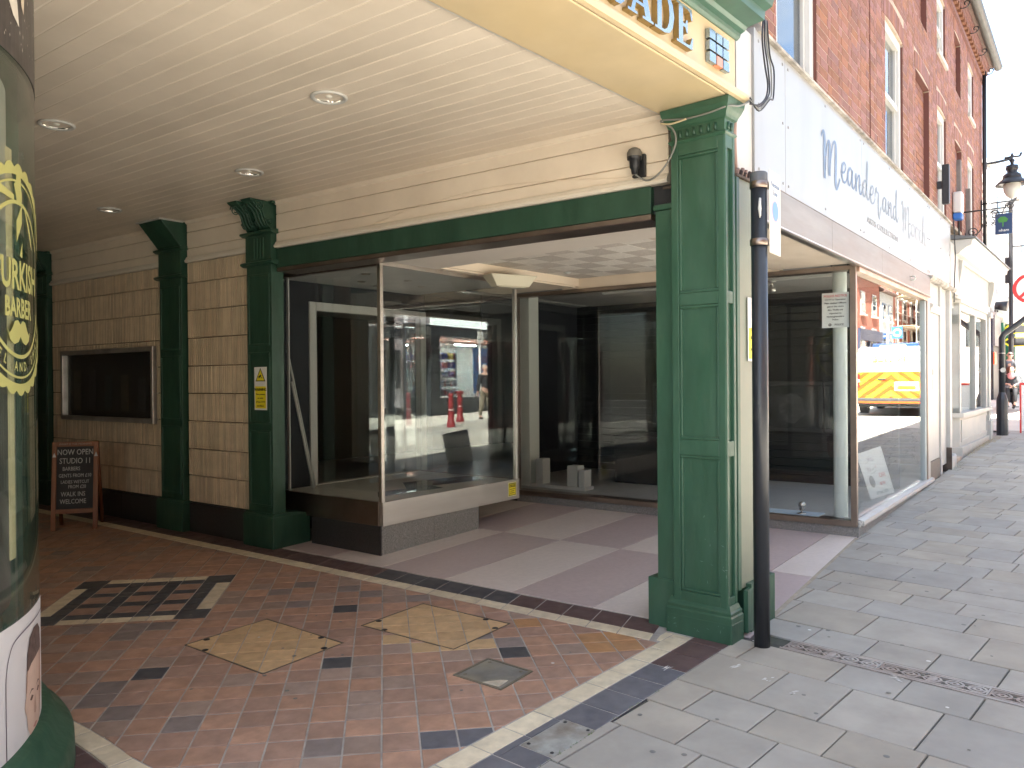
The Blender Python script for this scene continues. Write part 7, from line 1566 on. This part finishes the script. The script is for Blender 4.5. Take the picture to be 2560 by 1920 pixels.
tm = standing('person', 'man in dark jacket and khaki trousers walking past the chemist in the reflection', 'person', 19.2, -4.2, R(20), gz(19.2, -4.2), DARKJ, KH, GREYH, (((.26, -.02, 1.15), (.27, .08, .9), (0, .3, -1)), ((.26, .02, 1.15), (.27, -.02, .9), (0, .2, -1))), sleeve=2, stride=.16, s_=.97)
yb = MB(Fr(19.2, -4.2, R(20))).box(.22, .34, .0, .12, gz(19.2, -4.2)+.42, gz(19.2, -4.2)+.82); tag(yb.build('carrier_bag', mat('bag_yellow', (.75, .6, .05), .5), bev=.02), 'yellow carrier bag held by the man outside the chemist', 'bag')
# row further up the street, mirrored above the van
ro = math.atan2(1.15, 17.3)
facade('brick_terrace_house', 'red brick terrace house with white sashes reflected above the police van', 43.7, 49.0, -3.65, 7.0, BR2, ((3.1, 4.3), (5.0, 6.2)), 2, NV, rot=ro)
facade('white_terrace_house', 'white rendered terrace house reflected beside the scaffolding', 49.0, 52.6, -3.28, 6.6, WR, ((3.1, 4.2), (4.9, 5.9)), 2, None, rot=ro, wcol=mat('window_blue_grey', (.12, .18, .3), .4))
facade('scaffolded_house', 'brick house wrapped in scaffolding at the far end of the reflection', 52.6, 62, -3.05, 7.6, BR2, ((3.2, 4.6), (5.2, 6.6)), 4, None, rot=ro)
sc_ = thing('scaffolding', 'steel scaffolding on the far brick house in the window reflection', 'scaffolding', (53, -2.5, 1)); SFm = Fr(52.6, -3.05, ro); TUBE = mat('scaffold_tube', (.55, .53, .48), .4, metal=.5)
for u in [k*1.5 for k in range(7)]:
    for v in (.25, 1.3): MB(SFm).tube([(u, v, .6), (u, v, 8.6)], .03, 6).build('standard', TUBE, sc_)
    for z in (2.8, 4.6, 6.4, 8.0): MB(SFm).tube([(u, .1, z), (u, 1.5, z)], .028, 5).build('transom', TUBE, sc_)
for z in (2.8, 3.7, 4.6, 5.5, 6.4, 7.3, 8.0):
    for v in (.25, 1.3): MB(SFm).tube([(-.3, v, z+.03), (9.3, v, z+.03)], .028, 5).build('ledger', TUBE, sc_)
for z in (2.82, 4.62, 6.42): MB(SFm).box(-.2, 9.2, .3, 1.25, z+.06, z+.1).build('boards', mat('scaffold_board', (.40, .31, .2), .8), sc_)
ps = thing('projecting_sign', 'square blue projecting sign with white ring on the white terrace house', 'sign', (51.8, -2.4, 3.7)); PF = Fr(51.6, -3.1, ro); MB(PF).box(0, .06, .1, .7, 3.9, 4.6).build('panel', BLUE, ps); disc_ = MB(PF); disc_.poly([(-.01, .4+.24*math.cos(k*.5236), 4.25+.24*math.sin(k*.5236)) for k in range(12)]); disc_.build('ring', WSIGN, ps); d2 = MB(PF); d2.poly([(-.02, .4+.15*math.cos(k*.5236), 4.25+.15*math.sin(k*.5236)) for k in range(12)]); d2.build('ring_centre', BLUE, ps)
